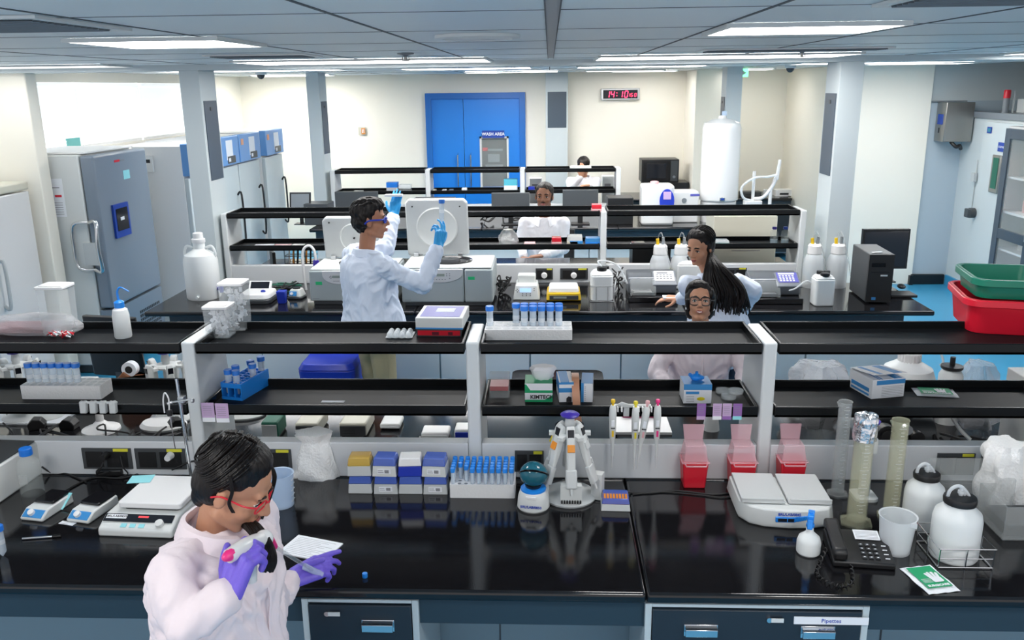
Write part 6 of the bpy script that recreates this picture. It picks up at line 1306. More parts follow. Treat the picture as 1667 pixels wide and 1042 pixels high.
b=MB(); b.tube([(-.10,-.52,1.40),(-.02,-.56,1.40),(-.02,-.58,1.2),(-.02,-.56,.98),(-.10,-.52,.98)],.018,10); b.tube([(-.10,-.52,1.40),(-.24,-.53,1.38),(-.26,-.53,1.2),(-.24,-.53,1.0),(-.10,-.52,.98)],.014,10); b.mt(1).box(-.18,-.04,-.53,-.50,1.02,1.22); obj('handle',b,['chrome','light_grey'],d)
b=MB(); b.box(-.56,-.3,-.502,-.5,1.45,1.78); b.mt(1).box(-.55,-.47,-.5035,-.502,1.6,1.65).box(-.53,-.33,-.5035,-.502,1.7,1.705); b.mt(2).box(-.46,-.40,-.5035,-.502,1.62,1.65); b.mt(3).box(-.38,-.32,-.5035,-.502,1.62,1.64)
b.mt(4)
for k in range(6): b.box(-.54,-.32,-.5035,-.502,1.47+k*.02,1.474+k*.02)
obj('notice',b,['paper','ink','yellow','red','ink_grey'],t); b=MB(); b.box(-.66,-.44,-.502,-.5,1.0,1.36); b.mt(1)
for k in range(10): b.box(-.64,-.5,-.5035,-.502,1.04+k*.03,1.044+k*.03)
obj('paper_sheet',b,['paper','ink_grey'],t)
b=MB(); b.box(-.8,-.1,-.45,.45,1.982,2.0); obj('top_cover',b,'white',t,.004)
# small fridge in front of left wall
t=thing('white_fridge','white upright fridge with a cream top at the left edge of the photo','fridge',(-4.36,6.70,0)); b=MB(); b.box(-.6,-.05,-.36,.36,0,1.70); obj('cabinet',b,'white',t,.01); b=MB(); b.box(-.62,.0,-.37,.37,1.72,1.79); obj('top_cover',b,'cream_plastic',t,.015,seg=3); b=MB(); b.box(-.05,.0,-.36,.36,.05,1.71); d=obj('door',b,'frost_blue' if 0 else 'white_gloss',t,.012); b=MB(); b.tube([(0,-.2,1.2),(.05,-.2,1.2),(.05,-.2,.85),(0,-.2,.85)],.015,8); obj('handle',b,'light_grey',d)
# lab fridges with blue headers
def labfridge(y0,y1,label,x=-3.70,Hh=1.99,handle=True):
    t=thing('lab_fridge',label,'fridge',(x,(y0+y1)/2,0)); hy=(y1-y0)/2-.01; b=MB(); b.box(-.75,-.05,-hy,hy,0,Hh-.02); obj('cabinet',b,'white',t,.008)
    b=MB(); b.box(-.05,0,-hy,hy,.1,Hh-.34); d=obj('door',b,'column_paint',t,.008); b=MB(); b.box(-.06,.03,-hy,hy,Hh-.32,Hh); hd_=obj('header',b,'header_blue',t,.008)
    b=MB(); b.box(.03,.033,-.04,.16,Hh-.26,Hh-.04); b.mt(1).box(.033,.037,.0-.02,.22 if hy>.25 else .2,Hh-.30,Hh-.22); b.mt(2).box(.03,.034,-hy+.05,-hy+.13,Hh-.12,Hh-.05); b.mt(3).box(.037,.039,.0,.06,Hh-.28,Hh-.24); obj('display_panel',b,['paper','dark_grey','peach','paper'],hd_)
    if handle: b=MB(); b.tube([(0,hy-.1,1.3),(.05,hy-.1,1.3),(.05,hy-.1,.75),(0,hy-.1,.75)],.012,8); obj('handle',b,'black',d)
    return t
labfridge(8.55,9.3,'white lab fridge with a blue header, just left of the left column',x=-3.62); labfridge(9.45,10.2,'white lab fridge with blue header, first one right of the left column'); labfridge(10.22,10.97,'white lab fridge with blue header, second one right of the left column'); labfridge(11.2,11.95,'white lab fridge with blue header, farthest from the camera')
t=thing('thermometer_unit','small white thermometer unit with a dark display on the side of a fridge','thermometer',(-4.0,8.557,1.8)); b=MB(); b.box(-.04,.04,-.03,0.005,-.08,.08); b.mt(1).box(-.02,.02,-.032,-.03,.01,.045); obj('case',b,['white','screen_dark'],t,.012)
# ================================================================ people
def J(px,py,Y): return PY(px,py,Y)
def Rz(a): return Matrix.Rotation(a,3,'Z')
def capsule(b,p0,p1,r0,r1,n=14):
    p0=Vector(p0);p1=Vector(p1); b.cyl(p0,p1,r0,r1,n,cap=False) if False else b.cyl(p0,p1,r0,r1,n); b.ball(p0,r0,n,8); b.ball(p1,r1,n,8)
def loft(b,rings,n=28):
    vs=[]
    for c,rx,ry,Fm in rings:
        for i in range(n):
            a=2*PI*i/n; ca,sa=math.cos(a),math.sin(a)
            x=rx*math.copysign(abs(ca)**.85,ca); y=ry*math.copysign(abs(sa)**.85,sa); vs.append(tuple(Vector(c)+Fm@Vector((x,y,0))))
    k=len(rings); b._add(vs,[(j*n+i,j*n+(i+1)%n,(j+1)*n+(i+1)%n,(j+1)*n+i) for j in range(k-1) for i in range(n)]+[tuple(range(n))[::-1],tuple(range((k-1)*n,k*n))])
def blob(name,prims,voxel,mats,parent,smooth=4,disp=None,matfn=None,factor=.5):
    b=MB()
    for q in prims:
        if q[0]=='c': capsule(b,*q[1:])
        elif q[0]=='e': b.ball(q[1],q[2],20,14,rot=q[3] if len(q)>3 else None)
        elif q[0]=='t': b.tube(q[1],q[2],10)
        elif q[0]=='l': loft(b,q[1])
    me=bpy.data.meshes.new('tmp'); me.from_pydata(b.v,[],b.f)
    o=bpy.data.objects.new('tmp',me); COL.objects.link(o)
    m=o.modifiers.new('r','REMESH'); m.mode='VOXEL'; m.voxel_size=voxel; m.use_smooth_shade=True
    if smooth: m=o.modifiers.new('s','SMOOTH'); m.factor=factor; m.iterations=smooth
    dg=bpy.context.evaluated_depsgraph_get(); out=bpy.data.meshes.new_from_object(o.evaluated_get(dg)); bpy.data.objects.remove(o); out.name=name
    if disp:
        ns=[v.normal.copy() for v in out.vertices]
        for v,n_ in zip(out.vertices,ns): v.co=v.co+n_*disp(v.co)
    out.materials.clear()
    for mm in ([mats] if isinstance(mats,str) else mats): out.materials.append(MT[mm])
    if matfn:
        for p in out.polygons: p.material_index=matfn(p.center)
    out.polygons.foreach_set('use_smooth',[True]*len(out.polygons)); out.update()
    o=bpy.data.objects.new(name,out); COL.objects.link(o)
    if parent:
        o.parent=parent; o.matrix_parent_inverse=Matrix.Translation(parent.location).inverted()
    return o
def wparent(o,parent):
    o.parent=parent; o.matrix_parent_inverse=Matrix.Translation(parent.location).inverted(); return o
def frame(fwd,up=Vector((0,0,1))):
    f=Vector(fwd).normalized(); r=f.cross(up).normalized(); u=r.cross(f)
    return Matrix(((r.x,f.x,u.x),(r.y,f.y,u.y),(r.z,f.z,u.z)))     # columns: right, forward, up
def headprims(C,F_,s=1,fem=True):
    Q=lambda x,y,z: C+F_@(Vector((x,y,z))*s); E=lambda c,r: ('e',Q(*c),tuple(k*s for k in r),F_)
    cp=lambda a,b_,r0,r1: ('c',Q(*a),Q(*b_),r0*s,r1*s)
    P_=[E((0,-.012,.035),(.074,.092,.082)),E((0,.02,-.028),(.060,.068,.078)),E((0,.048,-.088),(.026,.026,.022)),cp((-.045,.0,-.07),(-.015,.055,-.098),.018,.016),cp((.045,.0,-.07),(.015,.055,-.098),.018,.016),
        E((.034,.052,-.03),(.026,.026,.026)),E((-.034,.052,-.03),(.026,.026,.026)),cp((-.036,.072,.024),(.036,.072,.024),.011,.011),
        cp((0,.080,.016),(0,.104,-.028),.0085,.0115),E((.011,.094,-.033),(.008,.009,.007)),E((-.011,.094,-.033),(.008,.009,.007)),
        E((0,.083,-.058),(.023,.011,.006)),E((0,.080,-.068),(.019,.011,.0065)),
        E((.076,-.006,-.008),(.008,.017,.030)),E((-.076,-.006,-.008),(.008,.017,.030)),
        E((.031,.0705,.0),(.0145,.010,.0085)),E((-.031,.0705,.0),(.0145,.010,.0085))]
    return P_
def face(C,F_,s,par,brow='hair',lipm='lips',k_=1):
    Q=lambda x,y,z: C+F_@(Vector((x,y,z))*s)
    for sx in (-1,1):
        b=MB(); b.ball(Q(sx*.031,.0722,.0),(.0125*s,.0105*s,.0068*s),14,10,rot=F_); o=wparent(obj('eye',b,'eye_white'),par)
        b=MB(); b.ball(Q(sx*.031,.0795,.0),(.0055*s*(1+.25*(k_>1)),.0036*s,.0055*s*(1+.1*(k_>1))),12,8,rot=F_); i=obj('iris',b,'hair'); i.parent=o
        b=MB(); b.tube([Q(sx*.017,.078,-.0005),Q(sx*.024,.0825,.0062),Q(sx*.034,.0825,.0072),Q(sx*.044,.0755,.001)],.0017*s*k_,6); wparent(obj('eyelid',b,'hair'),par)
        b=MB(); b.tube([Q(sx*.014,.0835,.021),Q(sx*.027,.086,.0275),Q(sx*.046,.0755,.021)],lambda t:(.0032-.0018*abs(t-.4)*1.6)*s*k_,6); wparent(obj('eyebrow',b,brow),par)
    b=MB(); b.tube([Q(-.021,.084,-.0605),Q(-.008,.0935,-.0575),Q(0,.0935,-.059),Q(.008,.0935,-.0575),Q(.021,.084,-.0605)],lambda t:(.0018+.0032*math.sin(PI*t))*s,8); b.tube([Q(-.019,.083,-.064),Q(0,.0915,-.0685),Q(.019,.083,-.064)],lambda t:(.0018+.0038*math.sin(PI*t))*s,8); wparent(obj('lips',b,lipm),par)
def handprims(W,d,n,side,curl=(.5,.6,.7,.8),thumb=.6,s=1,spread=.05,r=.0088,tdir=None):
    """W wrist, d direction to the fingers, n back-of-hand normal; fingers curl towards -n"""
    d=Vector(d).normalized(); n=Vector(n); n=(n-d*n.dot(d)).normalized(); l=d.cross(n).normalized()*side
    out=[]; W=Vector(W)
    for k,(o_,L_) in enumerate(((.030,.092),(.010,.096),(-.010,.092),(-.029,.084))):
        base=W+(d*L_+l*o_)*s; out.append(('c',W+l*o_*.6*s+d*.012*s,base,.0185*s,.0145*s))
        a=0; p=base; dd=(d+l*(o_/.03)*spread).normalized(); cu=curl[k]
        for ph,(ln,rr) in enumerate(((.043,1.0),(.027,.92),(.021,.82))):
            if k==3: ln*=.8
            if k==1: ln*=1.07
            a+=cu*(.9 if ph==0 else 1.0)
            v=(dd*math.cos(a)-n*math.sin(a)).normalized(); q=p+v*ln*s; out.append(('c',p,q,r*rr*s,r*rr*.93*s)); p=q
    tb=W+(d*.03+l*.026)*s; 
    v=(d*.55+l*.75-n*thumb).normalized() if tdir is None else Vector(tdir).normalized()
    t1=tb+v*.034*s; v2=(v+d*.5-n*thumb*.5).normalized(); t2=t1+v2*.032*s; v3=(v2+d*.4-l*.25).normalized(); t3=t2+v3*.025*s
    out+= [('c',tb,t1,.014*s,.0115*s),('c',t1,t2,.0112*s,.0098*s),('c',t2,t3,.0098*s,.0085*s),('c',W-d*.03*s,W+d*.02*s,.021*s,.022*s)]
    return out
def folds(seed,amp=.006,sc=7,dirs=None):
    def f(p):
        q=Vector((p.x*sc,p.y*sc,p.z*sc*.6+seed)); w1=Vector((noise.noise(q*.8),noise.noise(q*.8+Vector((9,2,4))),noise.noise(q*.8+Vector((1,7,3)))))
        q2=q+w1*1.6; r1=1-abs(noise.noise(q2*1.15))*2.6; r2=1-abs(noise.noise(q2*2.4+Vector((3,3,3))))*2.6
        return amp*(.75*max(-.6,r1)+.40*max(-.5,r2)-.4)
    return f
def person(label,root,az,neck,hip,headC,headF,armsL,armsR,coat,skin,s=1,group=None,hs=1,voxel=.007,trousers='jeans',sit=False,handL=None,handR=None,glove=None,coatlen=.42,bw=1,bd=1,seed=1,brow='hair',sleeve=.045,hem=None,gl_sides='LR',bare_forearm=None,feet=True,fold=.012):
    t=thing('person',label,'person',tuple(root)); Rm=Rz(az); 
    fw=Vector((math.cos(az),math.sin(az),0)); rt=Vector((math.sin(az),-math.cos(az),0))
    Fz=Matrix(((rt.x,fw.x,0),(rt.y,fw.y,0),(0,0,1)))
    HF=frame(headF); nk=Vector(neck); hp=Vector(hip); sw=.185*s*bw
    shR=nk+rt*sw-Vector((0,0,.045)); shL=nk-rt*sw-Vector((0,0,.045)); sp=(nk-hp)
    chin=headC+HF@Vector((0,-.015,-.06))*hs
    e=lambda c,r:('e',c,r,Fz)
    body=headprims(headC,HF,hs)+[('c',chin,nk+Vector((0,0,-.01)),.050*hs,.052),
        e(nk-sp*.25,(.14*s,.085*s,.09*s)),e(nk-sp*.5,(.14*s,.09*s,.16*s)),e(hp,(.15*s,.10*s,.13*s)),('c',shR-Vector((0,0,.02)),nk-sp*.16,.034,.045),('c',shL-Vector((0,0,.02)),nk-sp*.16,.034,.045)]
    for (sh,(el,wr),hd) in((shL,armsL,handL),(shR,armsR,handR)):
        body+=[('c',sh,el,.042*s,.034*s),('c',el,wr,.035*s,.023*s)]
    gp=[]
    for side,hd in (('L',handL),('R',handR)):
        if hd: (gp if (glove and side in gl_sides) else body).extend(hd)
    # legs
    kn=[];
    for sg in (-1,1):
        h=hp+rt*(.085*sg)*s
        if sit: k=h+fw*.42+Vector((0,0,.0)); a=k+fw*.02-Vector((0,0,k.z-.09)); 
        else: k=Vector((h.x,h.y,h.z*.53))+fw*.02; a=Vector((h.x,h.y,.08))
        kn.append((h,k,a)); body+=[('c',h,k,.07*s,.05*s),('c',k,a,.048*s,.036*s)]
    bo=blob('body',body,voxel,[skin],t,3)
    face(headC,HF,hs,t,brow,k_=1.45 if voxel>.005 else 1)
    tr=[('e',hp,(.165*s,.125*s,.12*s),Fz)]
    for (h,k,a) in kn: tr+=[('c',h,k,.088*s,.068*s),('c',k,a,.066*s,.055*s)]
    blob('trousers',tr,.012,trousers,t,4,disp=folds(seed+3,.005,6))
    for (h,k,a) in kn:
        b=MB(); b.at(a.x,a.y,0,rz=az-PI/2); b.rbox(.045,.13,0,.03,.04,5); b.ball((0,.03,.035),(.042,.10,.035),14,8); b.cyl((0,-.06,.03),(0,-.06,.10),.042,.045); wparent(obj('shoe',b,'dark_grey'),t)
    # coat
    W_=.20*s*bw; D_=.135*s*bd
    top=nk-Vector((0,0,.03))
    Z_=Vector((0,0,1)); hz=lambda k: hp+(nk-hp)*k
    rings=[]
    if not sit: rings+= [(hp-Z_*coatlen,W_*1.12,D_*1.32,Fz),(hp-Z_*coatlen*.5,W_*1.08,D_*1.27,Fz)]
    else: cp0=[('e',hp+fw*.15,(W_*1.05,.22,.11),Fz)]
    rings+= [(hz(0),W_*1.02,D_*1.20,Fz),(hz(.25),W_*.94,D_*1.06,Fz),(hz(.45),W_*.93,D_*1.03,Fz),(hz(.65),W_*.97,D_*1.05,Fz),(hz(.80),W_*.99,D_*.98,Fz),(hz(.89),W_*.93,D_*.84,Fz),(hz(.955),W_*.66,D_*.66,Fz),(hz(1.0),W_*.40,D_*.54,Fz),(hz(1.03),.066,.066,Fz)]
    cp=[('l',rings)]+(cp0 if sit else [])
    for (sh,(el,wr)) in((shL,armsL),(shR,armsR)):
        sh=Vector(sh);el=Vector(el);wr=Vector(wr); cuff=el.lerp(wr,.90)
        cp+=[('c',top-sp*.055,sh+Vector((0,0,.004)),.062*s,.058*s),('c',sh,sh.lerp(el,.5),.062*s,(sleeve+.014)*s),('c',sh.lerp(el,.5),el,(sleeve+.014)*s,(sleeve+.010)*s),('c',el,cuff,(sleeve+.008)*s,(sleeve-.002)*s)]
    blob('lab_coat',cp,max(.008,voxel*1.2),coat,t,4,disp=folds(seed,fold,6.5))
    # collar
    b=MB(); n_=30; vs=[]
    for i in range(n_+1):
        a=-R(158)+R(316)*i/n_; f_=abs(a)/R(158)   # a=0 is the nape, the ends meet at the front
        di=-fw*math.cos(a)+rt*math.sin(a); dz=-.085*max(0,f_-.45)**1.3; rr_=.062+.035*f_
        base=nk+di*rr_+Vector((0,0,.018+dz)); w_=.034+.030*max(0,f_-.55)
        vs+= [tuple(base+Vector((0,0,.022))),tuple(base+di*(.014)+Vector((0,0,.018))),tuple(base+di*(w_)-Vector((0,0,.022+.02*f_))),tuple(base+di*(w_-.005)-Vector((0,0,.028+.02*f_))),tuple(base+di*.004)]
    b._add(vs,[(i*5+k,i*5+(k+1)%5,(i+1)*5+(k+1)%5,(i+1)*5+k) for i in range(n_) for k in range(5)]+[(0,1,2,3,4),tuple(5*n_+k for k in (4,3,2,1,0))]); wparent(obj('collar',b,coat),t)
    b=MB()
    f0=nk+fw*(D_*.80)-Vector((0,0,.10)); pts=[nk+fw*.075-Vector((0,0,.03)),f0]+[hz(k)+fw*(D_*q+.002) for k,q in ((.62,1.07),(.42,1.05),(.25,1.08),(0,1.22))]
    b.tube(pts,.0042,6); wparent(obj('placket',b,coat),t)
    for a,sd,hd in ((armsL,'L',handL),(armsR,'R',handR)):
        if glove and hd and sd in gl_sides: blob('glove',list(hd)+[('c',Vector(a[1]),Vector(a[1]).lerp(Vector(a[0]),.22),.030*s,.036*s)],.0034 if voxel<.006 else .0045,glove,t,2)
    return t,HF,Fz,fw,rt
def cap_hair(C,F_,s,prims_extra,par,seed=1,voxel=.006,base=True,amp=.0022):
    Q=lambda x,y,z: C+F_@(Vector((x,y,z))*s)
    pr=[('e',Q(0,-.026,.052),(.0835*s,.096*s,.080*s),F_),('e',Q(0,-.052,.0),(.078*s,.060*s,.075*s),F_)] if base else []
    def d(p): q=F_.transposed()@(p-C); return amp*noise.noise(Vector((q.x*55,q.y*22,q.z*18+seed)))*1.6+amp*.8*noise.noise(Vector((q.x*120,q.y*50,q.z*40)))
    return blob('hair',pr+prims_extra(Q),voxel,'hair',par,2,disp=d)
def strands(C,F_,s,par,seed=1,n=70,front=.62,drift=.55,r=.0026,low=-30):
    random.seed(seed); b=MB()
    for k in range(n):
        sg=1 if k%2 else -1; u0=random.uniform(-.85,front); pts=[]; L=random.uniform(1.0,1.045)
        for j in range(7):
            q=j/6; ph=R(88+(low-88)*q); u=max(-.93,u0-drift*q*q-.02*math.sin(q*6+k)); w=math.sqrt(max(.05,1-u*u))
            pts.append(C+F_@(Vector((sg*.0835*w*math.cos(ph)*L+.004*sg,-.026+.097*u*L,.052+.0815*w*math.sin(ph)*L))*s))
        b.tube(pts,lambda t:r*s*(1-.35*t),5)
    wparent(obj('hair_strands',b,'hair'),par)
def goggles(C,F_,s,par,m,name='glasses',r=.0016,lens='lens',thick=False,round_=False):
    Q=lambda x,y,z: C+F_@(Vector((x,y,z))*s)
    b=MB()
    for sx in (-1,1):
        n=20; w,h=(.025,.016) if not round_ else (.0285,.0245)
        pts=[Q(sx*.032+w*math.copysign(abs(math.cos(2*PI*i/n))**.7,math.cos(2*PI*i/n)),.094-.012*abs(sx*.032+w*math.cos(2*PI*i/n))/.06,-.001+h*math.copysign(abs(math.sin(2*PI*i/n))**.7,math.sin(2*PI*i/n))) for i in range(n+1)]
        b.tube(pts,r*s,6,sm=False); b.tube([Q(sx*.057,.083,.006),Q(sx*.080,.05,.008),Q(sx*.084,-.005,.006),Q(sx*.08,-.03,-.012)],(r*1.1 if not thick else .005)*s,8)
    b.tube([Q(-.008,.094,.003),Q(0,.098,.006),Q(.008,.094,.003)],r*s,6); o=wparent(obj(name,b,m),par)
    b=MB()
    for sx in (-1,1):
        n=16; w,h=(.024,.015) if not round_ else (.025,.0215); vs=[Q(sx*.032+w*math.cos(2*PI*i/n),.0925-.010*abs(sx*.032+w*math.cos(2*PI*i/n))/.06,-.001+h*math.sin(2*PI*i/n)) for i in range(n)]
        b._add([tuple(v) for v in vs]+[tuple(v+F_@Vector((0,.001,0))) for v in vs],[tuple(range(n)),tuple(range(n,2*n))[::-1]]+[(i,(i+1)%n,n+(i+1)%n,n+i) for i in range(n)])
    l=obj('lenses',b,lens); l.parent=o
def Vn(x,y,z): return Vector((x,y,z)).normalized()
# ---------------------------------------------------------------- foreground woman with pipette filler
hC=J(383,790,2.02); hF=Vector((.86,-.02,-.50))
neck=J(350,856,2.05); hip=Vector((neck.x-.02,2.03,.92))
elR=J(303,1012,1.80); wrR=J(372,972,1.82); elL=J(440,985,2.30); wrL=J(476,942,2.42)
handR=handprims(wrR,J(394,905,1.86)-wrR,Vector((-.45,-.8,.2)),-1,curl=(.75,.95,1.05,1.1),thumb=.25,s=1.05,r=.0108)
handL=handprims(wrL,J(538,914,2.50)-wrL,Vector((.1,-.5,.85)),-1,curl=(.12,.38,.55,.7),thumb=-.2,s=1.0,r=.0105,spread=.0,tdir=(.8,-.1,.35))
A,HF,Fz,fw,rt=person('woman in a white lab coat and red glasses holding a pink pipette filler, foreground left',(neck.x,2.03,0),R(-12),neck,hip,hC,hF,(elL,wrL),(elR,wrR),'coat_pink','skin',s=1.0,hs=1.0,voxel=.0048,glove='glove_violet',handL=handL,handR=handR,bw=1.0,bd=1.08,seed=4,coatlen=.35,fold=.018)
cap_hair(hC,HF,1.0,lambda Q:[('e',Q(.0,.004,.086),(.070,.060,.046),HF),('e',Q(.052,-.04,.0),(.028,.042,.055),HF),('e',Q(-.055,.0,.01),(.030,.06,.055),HF),('e',Q(0,-.06,-.05),(.045,.035,.05),HF)],A,seed=2,voxel=.0045,amp=.0012)
strands(hC,HF,1.0,A,3,110)
# strands and the lock hanging in front of the shoulder
b=MB(); random.seed(5)
for k in range(34):
    o_=random.uniform(-1,1); q=random.uniform(0,1)
    b.tube([J(392+o_*8,842+q*8,2.03),J(412+o_*11,856+q*6,1.99),J(430+o_*12,884,1.95),J(440+o_*10,908+5*q,1.93),J(436+o_*8,926+6*q,1.93)],lambda t:.0062*(1-.6*t),6)
for k in range(10):
    o_=random.uniform(-1,1); b.tube([J(432+o_*4,748,2.08),J(446+o_*3,772,2.08),J(443+o_*3,795,2.08),J(434+o_*3,822,2.09),J(424+o_*4,845,2.1)],lambda t:.0030*(1-.4*t),6)
for k in range(3):
    o_=k*2; b.tube([J(372+o_,775,1.93),J(376+o_,800,1.93),J(371+o_,820,1.935),J(378+o_,835,1.94)],.0018,6)
wparent(obj('hair_lock',b,'hair'),A)
goggles(hC,HF,1.0,A,'red',r=.0022)
b=MB(); b.ball(J(362,812,1.95),(.004,.004,.006),8,6); wparent(obj('earring',b,'chrome'),A)
# placket, buttons and a hanging red lanyard
b=MB(); b.tube([J(404,866,2.0),J(414,872,2.05),J(420,864,2.08)],.003,6); wparent(obj('lanyard',b,'red'),A)
# pipette filler
a0=J(372,906,1.84);a1=J(402,888,1.90);a2=J(430,877,1.97);a3=J(447,890,2.03)
t=thing('pipette_filler','white and pink pipette filler held in the violet gloved right hand','pipette filler',tuple(a1)); inv=Matrix.Translation(a1).inverted()
def wp(o,t=t): o.parent=t; o.matrix_parent_inverse=Matrix.Translation(t.location).inverted(); return o
b=MB(); b.tube([a0,a1,a2],lambda q:.018+.003*math.sin(PI*q),16); b.tube([a1,a1+Vector((.004,0,-.05)),a1+Vector((.0,.0,-.10))],.016,14); b.ball(a2,(.024,.022,.024),16,12); wp(obj('body',b,'white_gloss'))
b=MB(); b.ball(a0+(a1-a0)*.2+Vector((0,-.006,.004)),(.030,.015,.015),16,12,rot=frame(a1-a0)@Matrix.Rotation(R(90),3,'Z')); wp(obj('pink_grip',b,'pink'))
b=MB(); b.cyl(a2+(a3-a2)*.3,a3,.019,.009,16); wp(obj('nozzle',b,'pink'))
a4=J(511,930,2.46); t2=thing('glass_pipette','long glass pipette running from the pink nozzle to the left hand','pipette',tuple(a3)); b=MB(); b.cyl(a3,a4,.0058,.0055,12); b.cyl(a4,a4+(a4-a3).normalized()*.03,.0055,.002,10); wp(obj('tube',b,'clear_grey'),t2)
t3=thing('small_tube','small clear tube held between the violet gloved fingers of the left hand','tube',tuple(J(505,930,2.44))); b=MB(); q=J(495,922,2.43); b.cyl(q,J(524,936,2.45),.011,.011,14); wp(obj('body',b,'tube'),t3)
# notebook
b=MB(); p0=P(497,893); b.box(-.095,.095,-.065,.065,0,.004); b.mt(1)
for k in range(11): b.box(-.08,.05+.03*math.sin(k*2.1),-.055+k*.0105,-.0538+k*.0105,.004,.0043)
tag(obj('notepad',b,['paper','ink_grey']),'white notepad with handwritten lines beside the woman with the pipette filler','notepad',loc=(p0.x+.02,p0.y+.0,Z),rz=R(-18))
# ---------------------------------------------------------------- man raising a tube
Yb_=5.62
hC=J(603,358,Yb_); hF=Vector((.97,.15,.02)); neck=J(596,412,Yb_+.02); hip=Vector((neck.x+.03,Yb_,.98)); az=R(38)
elR=J(688,463,Yb_-.12); wrR=J(713,402,Yb_-.05); elL=J(628,405,Yb_+.36); wrL=J(641,352,Yb_+.58)
tubeB=J(722,352,Yb_-.04)
handR=handprims(wrR,J(720,366,Yb_-.02)-wrR,Vector((.75,-.6,.1)),1,curl=(.35,.45,.8,.9),thumb=.35,s=1.08)
handL=handprims(wrL,J(645,325,Yb_+.62)-wrL,Vector((-.3,-.9,.2)),-1,curl=(.1,.1,.12,.15),thumb=.1,s=1.05)
Bm,HF,Fz,fw,rt=person('standing man in a white lab coat and blue safety goggles raising a tube',(hip.x,Yb_,0),az,neck,hip,hC,hF,(elL,wrL),(elR,wrR),'coat_blue','skin_mid',s=1.12,hs=1.12,voxel=.007,trousers='trousers',glove='glove_blue',handL=handL,handR=handR,bw=1.05,bd=1.05,seed=11,coatlen=.13,fold=.015)
cap_hair(hC,HF,1.12,lambda Q:[('e',Q(0,.0,.085),(.086,.095,.060),HF),('e',Q(0,.045,.088),(.066,.045,.040),HF),('e',Q(.062,-.03,.01),(.024,.045,.055),HF),('e',Q(-.062,-.03,.01),(.024,.045,.055),HF)],Bm,seed=5,amp=.007)
goggles(hC,HF,1.12,Bm,'cobalt',r=.004,thick=True,lens='clear_blue',name='safety_goggles')
t=put50(0,0,0,'blue-capped tube raised in the blue gloved hand of the standing man'); q=J(719,362,Yb_-.07); t.location=tuple(q); t.scale=(1.12,1.12,1.25); t.rotation_euler=(0,R(2),0)
q=J(640,322,Yb_+.55); b=MB(); b.box(-.07,.06,-.02,.02,-.008,.008); tag(obj('white_packet',b,'paper',bev=.003),'small white packet held by the raised left glove of the standing man','packet',loc=(q.x+.0,q.y+.06,q.z+.01))
# ---------------------------------------------------------------- seated woman with glasses looking at the camera
Yc=5.05
hC=J(1140,491,Yc); hF=Vector((-.18,-.92,.26)); neck=J(1142,545,Yc+.04); hip=Vector((neck.x,Yc+.12,.56)); az=R(-92)
elL=Vector((neck.x+.27,Yc-.02,.80)); wrL=Vector((neck.x+.16,Yc-.26,.72)); elR=Vector((neck.x-.27,Yc-.02,.80)); wrR=Vector((neck.x-.16,Yc-.26,.72))
C_,HF,Fz,fw,rt=person('seated woman with dark-rimmed glasses smiling at the camera, behind the near rack',(hip.x,hip.y,0),az,neck,hip,hC,hF,(elL,wrL),(elR,wrR),'coat_pink','skin',s=1.0,hs=1.0,voxel=.0058,sit=True,handL=handprims(wrL,(-.3,-.9,-.2),(0,0,1),1),handR=handprims(wrR,(.3,-.9,-.2),(0,0,1),-1),seed=21)
cap_hair(hC,HF,1.0,lambda Q:[('e',Q(.012,.014,.094),(.066,.055,.034),HF),('e',Q(-.062,.012,.045),(.022,.045,.045),HF),('e',Q(.072,-.01,.01),(.020,.045,.065),HF),('e',Q(-.072,-.01,.01),(.020,.045,.065),HF),('e',Q(.055,-.045,-.055),(.035,.04,.055),HF),('e',Q(-.05,-.045,-.055),(.035,.04,.05),HF)],C_,seed=8)
strands(hC,HF,1.0,C_,4,60,.6,.3)
goggles(hC,HF,1.0,C_,'black',r=.0032,round_=True)
Q=lambda x,y,z: hC+HF@Vector((x,y,z)); b=MB(); b.tube([Q(-.014,.0895,-.0625),Q(0,.0955,-.0655),Q(.014,.0895,-.0625)],.0026,6); wparent(obj('teeth',b,'eye_white'),C_)
b=MB(); b.ball(Q(.082,-.0,-.045),(.005,.005,.008),8,6).ball(Q(-.082,-.0,-.045),(.005,.005,.008),8,6); wparent(obj('earrings',b,'paper'),C_)
def chair(x,y,label,az=0,h=.5,back=.95,m='black'):
    t=thing('office_chair',label,'chair',(x,y,0),az); b=MB(); b.rbox(.22,.22,h-.05,h,.06,5); obj('seat',b,m,t,.02); b=MB(); b.at(0,.235,back-.2,rx=R(-5)).rbox(.19,.02,-.2,.2,.02,4); obj('backrest',b,m,t,.02); b=MB(); b.cyl((0,0,.08),(0,0,h-.05),.03).box(-.02,.02,.2,.24,h-.06,back-.3).box(-.02,.02,.0,.24,h-.075,h-.05); obj('column',b,'dark_grey',t)
    for k in range(5): a_=k*2*PI/5; b=MB(); b.cyl((0,0,.10),(.26*math.cos(a_),.26*math.sin(a_),.07),.022,.016); b.ball((.26*math.cos(a_),.26*math.sin(a_),.032),.032,10,8); obj('leg',b,'dark_grey',t)
    return t
chair(hip.x,hip.y+.05,'office chair under the seated woman with glasses',0,.45,.9)
